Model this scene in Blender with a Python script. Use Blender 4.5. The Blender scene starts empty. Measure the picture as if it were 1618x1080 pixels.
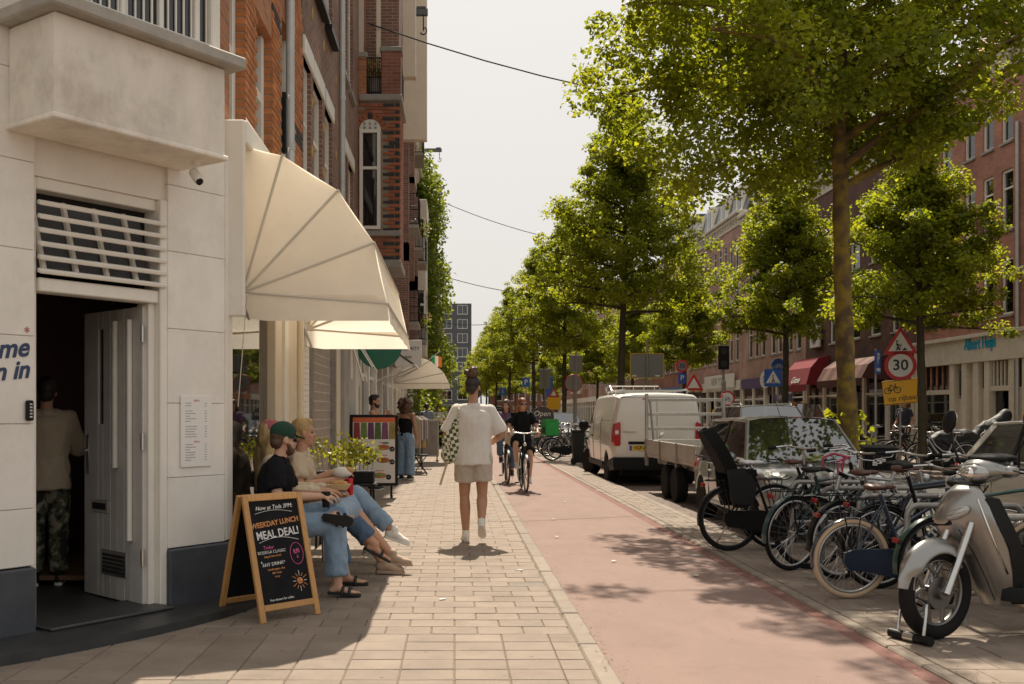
import bpy, bmesh, math, random
import numpy as np
from mathutils import Vector, Matrix, Euler, noise
random.seed(7); np.random.seed(7)
SC = bpy.context.scene
C = SC.collection
PI = math.pi
rad = math.radians

# ------------------------------------------------------------------ camera, sky, sun, exposure
F, VX, VY, H = 1650.0, 718.0, 652.0, 1.45          # focal length in photo pixels, vanishing point, eye height
cam_d = bpy.data.cameras.new('camera'); cam = bpy.data.objects.new('camera', cam_d); C.objects.link(cam)
cam.location = (0, 0, H); cam.rotation_euler = (rad(90), 0, 0)
cam_d.sensor_width = 36; cam_d.lens = 36*F/1618
cam_d.shift_x = (809-VX)/1618; cam_d.shift_y = (VY-540)/1618
cam_d.clip_start = .05; cam_d.clip_end = 3000
cam_d.dof.use_dof = True; cam_d.dof.focus_distance = 11.0; cam_d.dof.aperture_fstop = 7.1
SC.camera = cam
SUN_EL, SUN_AZ = 53.0, 2.0                           # azimuth measured from +Y towards +X
w = bpy.data.worlds.new('World'); SC.world = w; w.use_nodes = True
nt = w.node_tree; nt.nodes.clear()
sky = nt.nodes.new('ShaderNodeTexSky'); sky.sky_type = 'NISHITA'; sky.sun_disc = False
sky.sun_elevation = rad(SUN_EL); sky.sun_rotation = rad(SUN_AZ)
sky.air_density = 1.0; sky.dust_density = 6.0; sky.ozone_density = .6; sky.altitude = 0
hz = nt.nodes.new('ShaderNodeMixRGB'); hz.inputs[0].default_value = .8
hz.inputs[2].default_value = (9.9, 9.6, 9.15, 1)    # even summer haze over the whole sky
bg = nt.nodes.new('ShaderNodeBackground'); bg.inputs[1].default_value = .06
wo = nt.nodes.new('ShaderNodeOutputWorld')
nt.links.new(sky.outputs[0], hz.inputs[1]); nt.links.new(hz.outputs[0], bg.inputs[0]); nt.links.new(bg.outputs[0], wo.inputs[0])
sun_d = bpy.data.lights.new('sun', 'SUN'); sun_d.energy = 5.0; sun_d.angle = rad(.55); sun_d.color = (1, .9, .75)
sun = bpy.data.objects.new('sun', sun_d); C.objects.link(sun); sun.location = (4, 30, 40)
sv = Vector((math.sin(rad(SUN_AZ))*math.cos(rad(SUN_EL)), math.cos(rad(SUN_AZ))*math.cos(rad(SUN_EL)), math.sin(rad(SUN_EL))))
sun.rotation_euler = (-sv).to_track_quat('-Z', 'Y').to_euler()
vs = SC.view_settings; vs.view_transform = 'Standard'; vs.look = 'None'; vs.exposure = .55; vs.gamma = 1
SC.render.engine = 'CYCLES'
SC.cycles.max_bounces = 8; SC.cycles.diffuse_bounces = 5; SC.cycles.glossy_bounces = 3
SC.cycles.transmission_bounces = 5; SC.cycles.transparent_max_bounces = 6
SC.cycles.caustics_reflective = False; SC.cycles.caustics_refractive = False
try:
    SC.cycles.use_denoising = True; SC.cycles.denoiser = 'OPENIMAGEDENOISE'
except Exception: pass

def W(px, py, Y):                                    # photo pixel at a known distance -> point
    return Vector(((px-VX)*Y/F, Y, H-(py-VY)*Y/F))
def XW(px, Y): return (px-VX)*Y/F
def ZW(py, Y): return H-(py-VY)*Y/F

# ------------------------------------------------------------------ materials
MATS = {}
def mat(name, col=(.5,.5,.5), rough=.6, metal=0., var=.18, vs=6., bump=0., bs=60., spec=.5, coat=0., trans=0., sheen=0., stretch=None, dirt=0., world=False, speck=0.):
    if name in MATS: return MATS[name]
    m = bpy.data.materials.new(name); m.use_nodes = True; MATS[name] = m
    n = m.node_tree; p = n.nodes['Principled BSDF']
    p.inputs['Base Color'].default_value = (*col, 1); p.inputs['Roughness'].default_value = rough
    p.inputs['Metallic'].default_value = metal
    p.inputs['Specular IOR Level'].default_value = spec
    if coat: p.inputs['Coat Weight'].default_value = coat; p.inputs['Coat Roughness'].default_value = .04
    if sheen: p.inputs['Sheen Weight'].default_value = sheen
    tc = n.nodes.new('ShaderNodeTexCoord'); src = tc.outputs['Object']
    if world: src = n.nodes.new('ShaderNodeNewGeometry').outputs['Position']
    base_src = src
    if stretch:
        mp = n.nodes.new('ShaderNodeMapping'); mp.inputs['Scale'].default_value = stretch
        n.links.new(src, mp.inputs[0]); src = mp.outputs[0]
    colout = None
    if var:
        nz = n.nodes.new('ShaderNodeTexNoise'); nz.inputs['Scale'].default_value = vs; nz.inputs['Detail'].default_value = 6
        nz.inputs['Roughness'].default_value = .65
        n.links.new(src, nz.inputs['Vector'])
        mr = n.nodes.new('ShaderNodeMapRange'); mr.inputs[1].default_value = .25; mr.inputs[2].default_value = .75
        mr.inputs[3].default_value = 1-var; mr.inputs[4].default_value = 1+var
        n.links.new(nz.outputs[0], mr.inputs[0])
        oi = n.nodes.new('ShaderNodeObjectInfo')
        mr2 = n.nodes.new('ShaderNodeMapRange'); mr2.inputs[3].default_value = 1-var*.5; mr2.inputs[4].default_value = 1+var*.5
        n.links.new(oi.outputs['Random'], mr2.inputs[0])
        mu = n.nodes.new('ShaderNodeMath'); mu.operation = 'MULTIPLY'
        n.links.new(mr.outputs[0], mu.inputs[0]); n.links.new(mr2.outputs[0], mu.inputs[1])
        mx = n.nodes.new('ShaderNodeVectorMath'); mx.operation = 'SCALE'; mx.inputs[0].default_value = col
        n.links.new(mu.outputs[0], mx.inputs['Scale']); colout = mx.outputs[0]
    if dirt:
        nd = n.nodes.new('ShaderNodeTexNoise'); nd.inputs['Scale'].default_value = 1.7; nd.inputs['Detail'].default_value = 9; nd.inputs['Roughness'].default_value = .72
        n.links.new(base_src, nd.inputs['Vector'])
        rp = n.nodes.new('ShaderNodeMapRange'); rp.inputs[1].default_value = .5; rp.inputs[2].default_value = .78; rp.inputs[3].default_value = 0; rp.inputs[4].default_value = dirt
        n.links.new(nd.outputs[0], rp.inputs[0])
        mm = n.nodes.new('ShaderNodeMixRGB'); mm.inputs[1].default_value = (*col,1); mm.inputs[2].default_value = (col[0]*.42, col[1]*.36, col[2]*.3, 1)
        if colout: n.links.new(colout, mm.inputs[1])
        n.links.new(rp.outputs[0], mm.inputs[0]); colout = mm.outputs[0]
    if speck:                                        # gum spots and grit
        vo = n.nodes.new('ShaderNodeTexVoronoi'); vo.inputs['Scale'].default_value = 5.5; n.links.new(base_src, vo.inputs['Vector'])
        lt = n.nodes.new('ShaderNodeMapRange'); lt.inputs[1].default_value = .05; lt.inputs[2].default_value = .085; lt.inputs[3].default_value = speck; lt.inputs[4].default_value = 0; n.links.new(vo.outputs['Distance'], lt.inputs[0])
        mk = n.nodes.new('ShaderNodeMixRGB'); mk.inputs[2].default_value = (col[0]*.3, col[1]*.28, col[2]*.27, 1); n.links.new(lt.outputs[0], mk.inputs[0]); n.links.new(colout, mk.inputs[1]); colout = mk.outputs[0]
    if colout: n.links.new(colout, p.inputs['Base Color'])
    if bump:
        nb = n.nodes.new('ShaderNodeTexNoise'); nb.inputs['Scale'].default_value = bs; nb.inputs['Detail'].default_value = 5
        n.links.new(src, nb.inputs['Vector'])
        bp = n.nodes.new('ShaderNodeBump'); bp.inputs['Strength'].default_value = bump; bp.inputs['Distance'].default_value = .01
        n.links.new(nb.outputs[0], bp.inputs['Height']); n.links.new(bp.outputs[0], p.inputs['Normal'])
    if trans:                                        # thin cloth / leaf that lets light through
        out = n.nodes['Material Output']; tr = n.nodes.new('ShaderNodeBsdfTranslucent')
        tr.inputs[0].default_value = (*col,1)
        if colout: n.links.new(colout, tr.inputs[0])
        ms = n.nodes.new('ShaderNodeMixShader'); ms.inputs[0].default_value = trans
        n.links.new(p.outputs[0], ms.inputs[1]); n.links.new(tr.outputs[0], ms.inputs[2]); n.links.new(ms.outputs[0], out.inputs[0])
    return m
def glass_mat(name, tint=(.02,.025,.03), opaque=.35, rough=.02, ior=1.7):
    """window glass: mirror-like by Fresnel, the rest see-through with a little tint"""
    if name in MATS: return MATS[name]
    m = bpy.data.materials.new(name); m.use_nodes = True; MATS[name] = m
    n = m.node_tree; n.nodes.clear(); out = n.nodes.new('ShaderNodeOutputMaterial')
    g = n.nodes.new('ShaderNodeBsdfGlossy'); g.inputs['Roughness'].default_value = rough; g.inputs[0].default_value = (.95,.95,.95,1)
    t = n.nodes.new('ShaderNodeBsdfTransparent'); t.inputs[0].default_value = (.85,.88,.86,1)
    d = n.nodes.new('ShaderNodeBsdfDiffuse'); d.inputs[0].default_value = (*tint,1)
    m1 = n.nodes.new('ShaderNodeMixShader'); m1.inputs[0].default_value = opaque
    n.links.new(t.outputs[0], m1.inputs[1]); n.links.new(d.outputs[0], m1.inputs[2])
    fr = n.nodes.new('ShaderNodeFresnel'); fr.inputs[0].default_value = ior
    m2 = n.nodes.new('ShaderNodeMixShader'); n.links.new(fr.outputs[0], m2.inputs[0])
    n.links.new(m1.outputs[0], m2.inputs[1]); n.links.new(g.outputs[0], m2.inputs[2]); n.links.new(m2.outputs[0], out.inputs[0])
    return m
def brick_mat(name, c1, c2, mortar, sx=4.55, bump=.5, dark=.25):
    """small-scale brickwork for walls too far off to tell bricks apart (u = x+y, v = z, in metres)"""
    if name in MATS: return MATS[name]
    m = bpy.data.materials.new(name); m.use_nodes = True; MATS[name] = m
    n = m.node_tree; p = n.nodes['Principled BSDF']; p.inputs['Roughness'].default_value = .85; p.inputs['Specular IOR Level'].default_value = .25
    g = n.nodes.new('ShaderNodeNewGeometry'); s = n.nodes.new('ShaderNodeSeparateXYZ'); n.links.new(g.outputs['Position'], s.inputs[0])
    a = n.nodes.new('ShaderNodeMath'); a.operation = 'ADD'; n.links.new(s.outputs[0], a.inputs[0]); n.links.new(s.outputs[1], a.inputs[1])
    cv = n.nodes.new('ShaderNodeCombineXYZ'); n.links.new(a.outputs[0], cv.inputs[0]); n.links.new(s.outputs[2], cv.inputs[1])
    b = n.nodes.new('ShaderNodeTexBrick'); n.links.new(cv.outputs[0], b.inputs['Vector'])
    b.inputs['Color1'].default_value = (*c1,1); b.inputs['Color2'].default_value = (*c2,1); b.inputs['Mortar'].default_value = (*mortar,1)
    b.inputs['Scale'].default_value = 1; b.inputs['Brick Width'].default_value = .22; b.inputs['Row Height'].default_value = .0635
    b.inputs['Mortar Size'].default_value = .006; b.inputs['Bias'].default_value = -.1
    nz = n.nodes.new('ShaderNodeTexNoise'); nz.inputs['Scale'].default_value = 1.1; nz.inputs['Detail'].default_value = 8; n.links.new(g.outputs['Position'], nz.inputs['Vector'])
    mr = n.nodes.new('ShaderNodeMapRange'); mr.inputs[1].default_value = .3; mr.inputs[2].default_value = .7; mr.inputs[3].default_value = 1-dark; mr.inputs[4].default_value = 1+dark
    n.links.new(nz.outputs[0], mr.inputs[0])
    sc = n.nodes.new('ShaderNodeVectorMath'); sc.operation = 'SCALE'; n.links.new(b.outputs[0], sc.inputs[0]); n.links.new(mr.outputs[0], sc.inputs['Scale'])
    n.links.new(sc.outputs[0], p.inputs['Base Color'])
    bp = n.nodes.new('ShaderNodeBump'); bp.inputs['Strength'].default_value = bump; bp.inputs['Distance'].default_value = .006; bp.invert = True
    n.links.new(b.outputs['Fac'], bp.inputs['Height']); n.links.new(bp.outputs[0], p.inputs['Normal'])
    return m
def leaf_mat(name, dark, light, trans=.45):
    if name in MATS: return MATS[name]
    m = bpy.data.materials.new(name); m.use_nodes = True; MATS[name] = m
    n = m.node_tree; p = n.nodes['Principled BSDF']; p.inputs['Roughness'].default_value = .5; p.inputs['Specular IOR Level'].default_value = .35
    at = n.nodes.new('ShaderNodeAttribute'); at.attribute_name = 'tone'
    mx = n.nodes.new('ShaderNodeMixRGB'); mx.inputs[1].default_value = (*dark,1); mx.inputs[2].default_value = (*light,1)
    n.links.new(at.outputs['Fac'], mx.inputs[0]); n.links.new(mx.outputs[0], p.inputs['Base Color'])
    tr = n.nodes.new('ShaderNodeBsdfTranslucent')
    tl = n.nodes.new('ShaderNodeMixRGB'); tl.blend_type = 'MULTIPLY'; tl.inputs[0].default_value = 1; tl.inputs[2].default_value = (1.9,1.75,.75,1)
    n.links.new(mx.outputs[0], tl.inputs[1]); n.links.new(tl.outputs[0], tr.inputs[0])
    ms = n.nodes.new('ShaderNodeMixShader'); ms.inputs[0].default_value = trans
    n.links.new(p.outputs[0], ms.inputs[1]); n.links.new(tr.outputs[0], ms.inputs[2]); n.links.new(ms.outputs[0], n.nodes['Material Output'].inputs[0])
    return m

# ------------------------------------------------------------------ mesh collector
def frame(d, up=(0,0,1)):
    x = Vector(d).normalized(); u = Vector(up)
    if abs(x.dot(u)) > .98: u = Vector((0,1,0))
    y = u.cross(x).normalized(); z = x.cross(y)
    return Matrix((x, y, z)).transposed()
class B:
    def __init__(s, m=None): s.v = []; s.f = []; s.m = m
    def add(s, vs, fs):
        o = len(s.v)
        if s.m is not None: s.v += [tuple(s.m @ Vector(p)) for p in vs]
        else: s.v += [tuple(p) for p in vs]
        s.f += [tuple(i+o for i in f) for f in fs]; return s
    def box(s, c, d, ch=0., rz=0., R=None):
        hx, hy, hz = d[0]/2, d[1]/2, d[2]/2
        R = R if R is not None else (Matrix.Rotation(rz, 3, 'Z') if rz else None)
        if ch <= 0:
            vs = [(x,y,z) for x in (-hx,hx) for y in (-hy,hy) for z in (-hz,hz)]
            fs = [(0,1,3,2),(4,6,7,5),(0,4,5,1),(2,3,7,6),(0,2,6,4),(1,5,7,3)]
        else:
            ch = min(ch, hx*.9, hy*.9, hz*.9)
            vs = []; idx = {}
            for sx in (-1,1):
                for sy in (-1,1):
                    for sz in (-1,1):
                        k = (sx,sy,sz); idx[k] = len(vs)
                        vs += [(sx*hx, sy*(hy-ch), sz*(hz-ch)), (sx*(hx-ch), sy*hy, sz*(hz-ch)), (sx*(hx-ch), sy*(hy-ch), sz*hz)]
            fs = []
            def q(a, cs): fs.append(tuple(idx[k]+a for k in cs))
            for t in (-1,1):
                r = lambda L: L if t > 0 else L[::-1]
                q(0, r([(t,-1,-1),(t,1,-1),(t,1,1),(t,-1,1)])); q(1, r([(-1,t,-1),(-1,t,1),(1,t,1),(1,t,-1)])); q(2, r([(-1,-1,t),(1,-1,t),(1,1,t),(-1,1,t)]))
            for a in (-1,1):
                for b in (-1,1):
                    A = [(idx[(a,b,-1)]+0), (idx[(a,b,-1)]+1), (idx[(a,b,1)]+1), (idx[(a,b,1)]+0)]; fs.append(tuple(A if a*b > 0 else A[::-1]))
                    A = [(idx[(a,-1,b)]+0), (idx[(a,1,b)]+0), (idx[(a,1,b)]+2), (idx[(a,-1,b)]+2)]; fs.append(tuple(A if a*b > 0 else A[::-1]))
                    A = [(idx[(-1,a,b)]+1), (idx[(-1,a,b)]+2), (idx[(1,a,b)]+2), (idx[(1,a,b)]+1)]; fs.append(tuple(A if a*b > 0 else A[::-1]))
            for k in idx:
                t = (idx[k], idx[k]+1, idx[k]+2); fs.append(t if k[0]*k[1]*k[2] > 0 else t[::-1])
        if R is not None: vs = [tuple(R @ Vector(p)) for p in vs]
        return s.add([(p[0]+c[0], p[1]+c[1], p[2]+c[2]) for p in vs], fs)
    def bb(s, x0,x1,y0,y1,z0,z1, ch=0.): return s.box(((x0+x1)/2,(y0+y1)/2,(z0+z1)/2), (abs(x1-x0),abs(y1-y0),abs(z1-z0)), ch)
    def beam(s, p, q, wd, th, ch=0., up=(0,0,1)):    # rectangular bar p -> q, width across, thickness along up
        p, q = Vector(p), Vector(q); d = q-p
        return s.box(tuple((p+q)/2), (d.length, wd, th), ch, R=frame(d, up))
    def tube(s, pts, r, n=8, closed=False, caps=True):
        pts = [Vector(p) for p in pts]; k = len(pts)
        rs = r if isinstance(r, (list,tuple)) else [r]*k
        vs = []; prev = None
        for i in range(k):
            if closed: d = pts[(i+1)%k]-pts[i-1]
            else: d = pts[min(i+1,k-1)]-pts[max(i-1,0)]
            d.normalize()
            if prev is None:
                u = Vector((0,0,1)) if abs(d.z) < .9 else Vector((1,0,0))
                a = d.cross(u).normalized()
            else: a = (prev-d*prev.dot(d)); a = a.normalized() if a.length > 1e-6 else d.orthogonal().normalized()
            prev = a; b = d.cross(a)
            for j in range(n):
                t = 2*PI*j/n; vs.append(pts[i]+(a*math.cos(t)+b*math.sin(t))*rs[i])
        fs = []
        for i in range(k if closed else k-1):
            for j in range(n):
                a0, a1 = i*n+j, i*n+(j+1)%n; b0, b1 = ((i+1)%k)*n+j, ((i+1)%k)*n+(j+1)%n
                fs.append((a0,b0,b1,a1))
        if caps and not closed: fs.append(tuple(range(n))); fs.append(tuple(range((k-1)*n, k*n))[::-1])
        return s.add(vs, fs)
    def lathe(s, prof, n=16, c=(0,0,0), R=None, caps=True):
        vs = []; fs = []; k = len(prof); c = Vector(c)
        for r, z in prof:
            for j in range(n):
                t = 2*PI*j/n; p = Vector((r*math.cos(t), r*math.sin(t), z)); vs.append((R @ p if R is not None else p)+c)
        for i in range(k-1):
            for j in range(n): fs.append((i*n+j, i*n+(j+1)%n, (i+1)*n+(j+1)%n, (i+1)*n+j))
        if caps: fs.append(tuple(range(n))[::-1]); fs.append(tuple(range((k-1)*n, k*n)))
        return s.add(vs, fs)
    def ell(s, c, r, R=None, nu=14, nv=9):
        if not isinstance(r, (tuple,list)): r = (r,r,r)
        vs = []; c = Vector(c); fs = []
        def P(a,b,d):
            p = Vector((a*r[0], b*r[1], d*r[2])); return (R @ p if R is not None else p)+c
        vs.append(P(0,0,-1))
        for i in range(1,nv):
            ph = -PI/2+PI*i/nv
            for j in range(nu): t = 2*PI*j/nu; vs.append(P(math.cos(ph)*math.cos(t), math.cos(ph)*math.sin(t), math.sin(ph)))
        vs.append(P(0,0,1)); e = len(vs)-1
        for j in range(nu): fs.append((0, 1+(j+1)%nu, 1+j)); fs.append((e, e-nu+j, e-nu+(j+1)%nu))
        for i in range(nv-2):
            for j in range(nu): a = 1+i*nu; fs.append((a+j, a+(j+1)%nu, a+nu+(j+1)%nu, a+nu+j))
        return s.add(vs, fs)
    def cap(s, p, r1, q, r2, n=12):                  # tapered capsule
        p, q = Vector(p), Vector(q); d = q-p; L = d.length
        if L < 1e-5: return s.ell(p, r1, nu=n)
        x = d/L; a = x.orthogonal().normalized(); R = Matrix((a, x.cross(a), x)).transposed()
        pr = []
        for i in range(5): t = PI/2*(i/4); pr.append((max(1e-4, r1*math.sin(t)), -r1*math.cos(t)))
        for i in range(5): t = PI/2*(i/4); pr.append((max(1e-4, r2*math.cos(t)), L+r2*math.sin(t)))
        return s.lathe(pr, n, p, R)
    def prism(s, poly, a, b, ax='y'):                # polygon in the other two axes, extruded along ax
        k = len(poly)
        def P(u,v,t): return {'y':(u,t,v), 'x':(t,u,v), 'z':(u,v,t)}[ax]
        vs = [P(u,v,a) for u,v in poly]+[P(u,v,b) for u,v in poly]
        fs = [(i,(i+1)%k,k+(i+1)%k,k+i) for i in range(k)]+[tuple(range(k))[::-1], tuple(range(k,2*k))]
        return s.add(vs, fs)
    def loft(s, rings, closed=True, caps=True):
        n = len(rings[0]); vs = [p for r in rings for p in r]; fs = []
        for i in range(len(rings)-1):
            for j in range(n if closed else n-1): fs.append((i*n+j, i*n+(j+1)%n, (i+1)*n+(j+1)%n, (i+1)*n+j))
        if caps: fs.append(tuple(range(n))[::-1]); fs.append(tuple(range(len(vs)-n, len(vs))))
        return s.add(vs, fs)
    def torus(s, c, R0, r, n=36, k=8, axis='y', sq=1.):
        pts = []; vs = []; fs = []
        for i in range(n):
            t = 2*PI*i/n
            for j in range(k):
                u = 2*PI*j/k; q = R0+r*math.cos(u); h = r*sq*math.sin(u)
                p = {'y':(q*math.cos(t), h, q*math.sin(t)), 'z':(q*math.cos(t), q*math.sin(t), h), 'x':(h, q*math.cos(t), q*math.sin(t))}[axis]
                vs.append((p[0]+c[0], p[1]+c[1], p[2]+c[2]))
        for i in range(n):
            for j in range(k): fs.append((i*k+j, i*k+(j+1)%k, ((i+1)%n)*k+(j+1)%k, ((i+1)%n)*k+j))
        return s.add(vs, fs)
    def mesh(s, name, smooth=False):
        me = bpy.data.meshes.new(name); me.from_pydata(s.v, [], s.f)
        bm = bmesh.new(); bm.from_mesh(me); bmesh.ops.recalc_face_normals(bm, faces=bm.faces); bm.to_mesh(me); bm.free()
        if smooth:
            me.polygons.foreach_set('use_smooth', [True]*len(me.polygons))
            if smooth is not True: me.set_sharp_from_angle(angle=rad(smooth))
        me.update(); return me
    def build(s, name, m, parent=None, smooth=False, world=False):
        if world and parent is not None:
            o = parent.location; pv = parent
            while pv.parent: pv = pv.parent; o = o+pv.location
            s.v = [(p[0]-o[0], p[1]-o[1], p[2]-o[2]) for p in s.v]
        return obj(name, s.mesh(name, smooth), m, parent)
def obj(name, me, m=None, parent=None):
    o = bpy.data.objects.new(name, me); C.objects.link(o)
    if m is not None and len(me.materials) == 0: me.materials.append(MATS[m] if isinstance(m, str) else m)
    if parent is not None: o.parent = parent
    return o
def tag(o, label=None, cat=None, group=None, kind=None):
    if label: o['label'] = label
    if cat: o['category'] = cat
    if group: o['group'] = group
    if kind: o['kind'] = kind
    return o
def thing(name, label, cat, loc=(0,0,0), rz=0., group=None):
    o = bpy.data.objects.new(name, None); C.objects.link(o); o.empty_display_size = .1
    o.location = loc; o.rotation_euler = (0,0,rz); return tag(o, label, cat, group)
def struct(o): o['kind'] = 'structure'; return o
def dup(root, loc=None, rz=None, label=None, group=None, parent=None):
    r = root.copy(); C.objects.link(r); r.parent = parent
    if loc is not None: r.location = loc
    if rz is not None: r.rotation_euler = (root.rotation_euler[0], root.rotation_euler[1], rz)
    if label: r['label'] = label
    if group: r['group'] = group
    for ch in list(root.children):
        dup(ch, parent=r)
    return r
def piece(name, me, loc, parent, rz=0., sc=None, rot=None):
    o = bpy.data.objects.new(name, me); C.objects.link(o); o.parent = parent; o.location = loc
    o.rotation_euler = rot if rot else (0,0,rz)
    if sc: o.scale = sc
    return o
def text(s, size, m, parent=None, M4=None, name='lettering', depth=.002, shear=0., align='CENTER', bold=0., sx=1., font=None):
    """flat lettering turned into a mesh; lies in local XZ, reads along +X, faces -Y"""
    cu = bpy.data.curves.new('t', 'FONT'); cu.body = s; cu.size = size; cu.extrude = depth; cu.shear = shear
    cu.align_x = align; cu.align_y = 'CENTER'; cu.offset = bold; cu.resolution_u = 3
    t = bpy.data.objects.new('t', cu); me = ev_mesh(t); bpy.data.curves.remove(cu)
    X = Matrix.Rotation(PI/2, 4, 'X') @ Matrix.Diagonal((sx,1,1,1))
    me.transform((M4 if M4 is not None else Matrix()) @ X)
    return obj(name, me, m, parent)
SCR = bpy.data.scenes.new('scratch')
def ev_mesh(o):
    SCR.collection.objects.link(o); SCR.view_layers[0].update()
    dg = SCR.view_layers[0].depsgraph; dg.update()
    me = bpy.data.meshes.new_from_object(o.evaluated_get(dg), depsgraph=dg)
    SCR.collection.objects.unlink(o); bpy.data.objects.remove(o); return me
def remesh(b, voxel, name, m, parent, sm=4, amp=0., sc=9., stretch=(1,1,.45), amp2=0., fac=.5):
    """closed shapes melted into one continuous surface; amp adds cloth folds / hair relief"""
    me = b.mesh('tmp'); o = bpy.data.objects.new('tmp', me)
    r = o.modifiers.new('r', 'REMESH'); r.mode = 'VOXEL'; r.voxel_size = voxel
    s = o.modifiers.new('s', 'SMOOTH'); s.iterations = sm; s.factor = fac
    out = ev_mesh(o); bpy.data.meshes.remove(me); out.name = name
    if amp:
        N = len(out.vertices); off = Vector((random.uniform(0,50), random.uniform(0,50), random.uniform(0,50)))
        out.update(); cs = []
        for v in out.vertices:
            p = Vector((v.co.x*stretch[0], v.co.y*stretch[1], v.co.z*stretch[2]))*sc+off
            h = (1-2*abs(noise.noise(p)))*amp+(noise.noise(p*3.1)*amp2 if amp2 else 0)
            cs.append(v.co+v.normal*h)
        out.vertices.foreach_set('co', [c for p in cs for c in p])
    out.polygons.foreach_set('use_smooth', [True]*len(out.polygons)); out.update()
    out.materials.clear()
    return obj(name, out, m, parent)
def boolcut(me, cutters):
    o = bpy.data.objects.new('tmp', me); cs = []
    for i, cb in enumerate(cutters):
        cm = cb.mesh('cut'); co = bpy.data.objects.new('cut', cm); SCR.collection.objects.link(co); cs.append(co)
        d = o.modifiers.new('b', 'BOOLEAN'); d.operation = 'DIFFERENCE'; d.object = co; d.solver = 'EXACT'
    out = ev_mesh(o)
    for c in cs: bpy.data.objects.remove(c)
    return out
# ------------------------------------------------------------------ materials used all over
mat('sand', (.15,.115,.08), .95, var=.3, vs=14, bump=.4)
mat('tile', (.245,.194,.153), .85, var=.16, vs=3, bump=.35, bs=110, spec=.3, dirt=.45, world=True, speck=.6)
mat('tile_grey', (.19,.16,.13), .85, var=.14, vs=7, bump=.25, bs=140, spec=.3, dirt=.5, world=True)
mat('kerb', (.25,.205,.165), .85, var=.14, vs=8, bump=.2, bs=120, spec=.3, dirt=.4, world=True)
mat('kerb_pale', (.42,.375,.315), .85, var=.1, vs=8, bump=.2, bs=120, spec=.3)
mat('red_asphalt', (.262,.180,.150), .9, var=.09, vs=2.6, bump=.6, bs=230, spec=.3, dirt=.3, stretch=(1,.3,1), world=True, speck=.4)
mat('red_edge', (.22,.112,.092), .9, var=.16, vs=5, bump=.5, bs=260, spec=.3)
mat('asphalt', (.075,.07,.065), .9, var=.25, vs=1.2, bump=.4, bs=240, spec=.3)
mat('litter', (.75,.72,.66), .8, var=.1)
brick_mat('clinker', (.16,.12,.1), (.22,.17,.14), (.09,.075,.06), bump=.4)
for nm, vv in (('clinker', None),):                   # paving brick: map over the ground plane instead of a wall
    n = MATS[nm].node_tree; s = [x for x in n.nodes if x.type == 'SEPXYZ'][0]; cv = [x for x in n.nodes if x.type == 'COMBXYZ'][0]
    for l in list(cv.inputs[0].links)+list(cv.inputs[1].links): n.links.remove(l)
    n.links.new(s.outputs[0], cv.inputs[1]); n.links.new(s.outputs[1], cv.inputs[0])
def paving_mat(name, c, mortar, bw, rh):
    brick_mat(name, c, tuple(x*.82 for x in c), mortar, bump=.35, dark=.16); n = MATS[name].node_tree
    b = [x for x in n.nodes if x.type == 'TEX_BRICK'][0]; b.inputs['Brick Width'].default_value = bw; b.inputs['Row Height'].default_value = rh
    s = [x for x in n.nodes if x.type == 'SEPXYZ'][0]; cv = [x for x in n.nodes if x.type == 'COMBXYZ'][0]
    for l in list(cv.inputs[0].links)+list(cv.inputs[1].links): n.links.remove(l)
    n.links.new(s.outputs[0], cv.inputs[0]); n.links.new(s.outputs[1], cv.inputs[1])
paving_mat('paving', (.25,.2,.158), (.2,.16,.12), .305, .235)
mat('white_paint', (.80,.755,.68), .6, var=.08, vs=4, bump=.22, bs=18, dirt=.3, stretch=(1,1,.5))
mat('white_frame', (.78,.735,.65), .45, var=.05, vs=5, dirt=.2)
mat('cream', (.66,.57,.43), .5, var=.06, vs=4, dirt=.2)
mat('dark_base', (.05,.055,.065), .55, var=.25, vs=6, dirt=.3)
mat('black_stone', (.035,.035,.035), .45, var=.35, vs=5, bump=.2, bs=30)
mat('plaster', (.80,.73,.63), .75, var=.16, vs=3.5, bump=.35, bs=16, dirt=.75, stretch=(1,1,.4))
mat('ledge', (.42,.385,.33), .8, var=.18, vs=5, bump=.3, bs=30, dirt=.5)
mat('black_metal', (.009,.009,.0095), .45, var=.2, spec=.22)
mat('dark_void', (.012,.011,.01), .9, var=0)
mat('steel', (.55,.54,.52), .28, 1., var=.12, vs=12)
mat('galvanised', (.33,.31,.285), .5, .7, var=.2, vs=10)
mat('zinc_pipe', (.5,.5,.48), .5, .3, var=.12, vs=4)
mat('rubber', (.013,.012,.012), .8, var=.2, spec=.15)
mat('wood_pale', (.5,.26,.085), .5, var=.2, vs=9, stretch=(6,6,.7), bump=.15)
mat('wood_dark', (.16,.09,.05), .6, var=.3, vs=9, stretch=(1,1,6))
mat('slate', (.07,.072,.078), .6, var=.2, vs=6)
glass_mat('glass'); glass_mat('glass_dark', (.012,.013,.014), .85); glass_mat('car_glass', (.02,.024,.026), .6, ior=3.0)
mat('curtain', (.55,.52,.46), .9, var=.15, stretch=(30,30,.5), vs=3)

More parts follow.
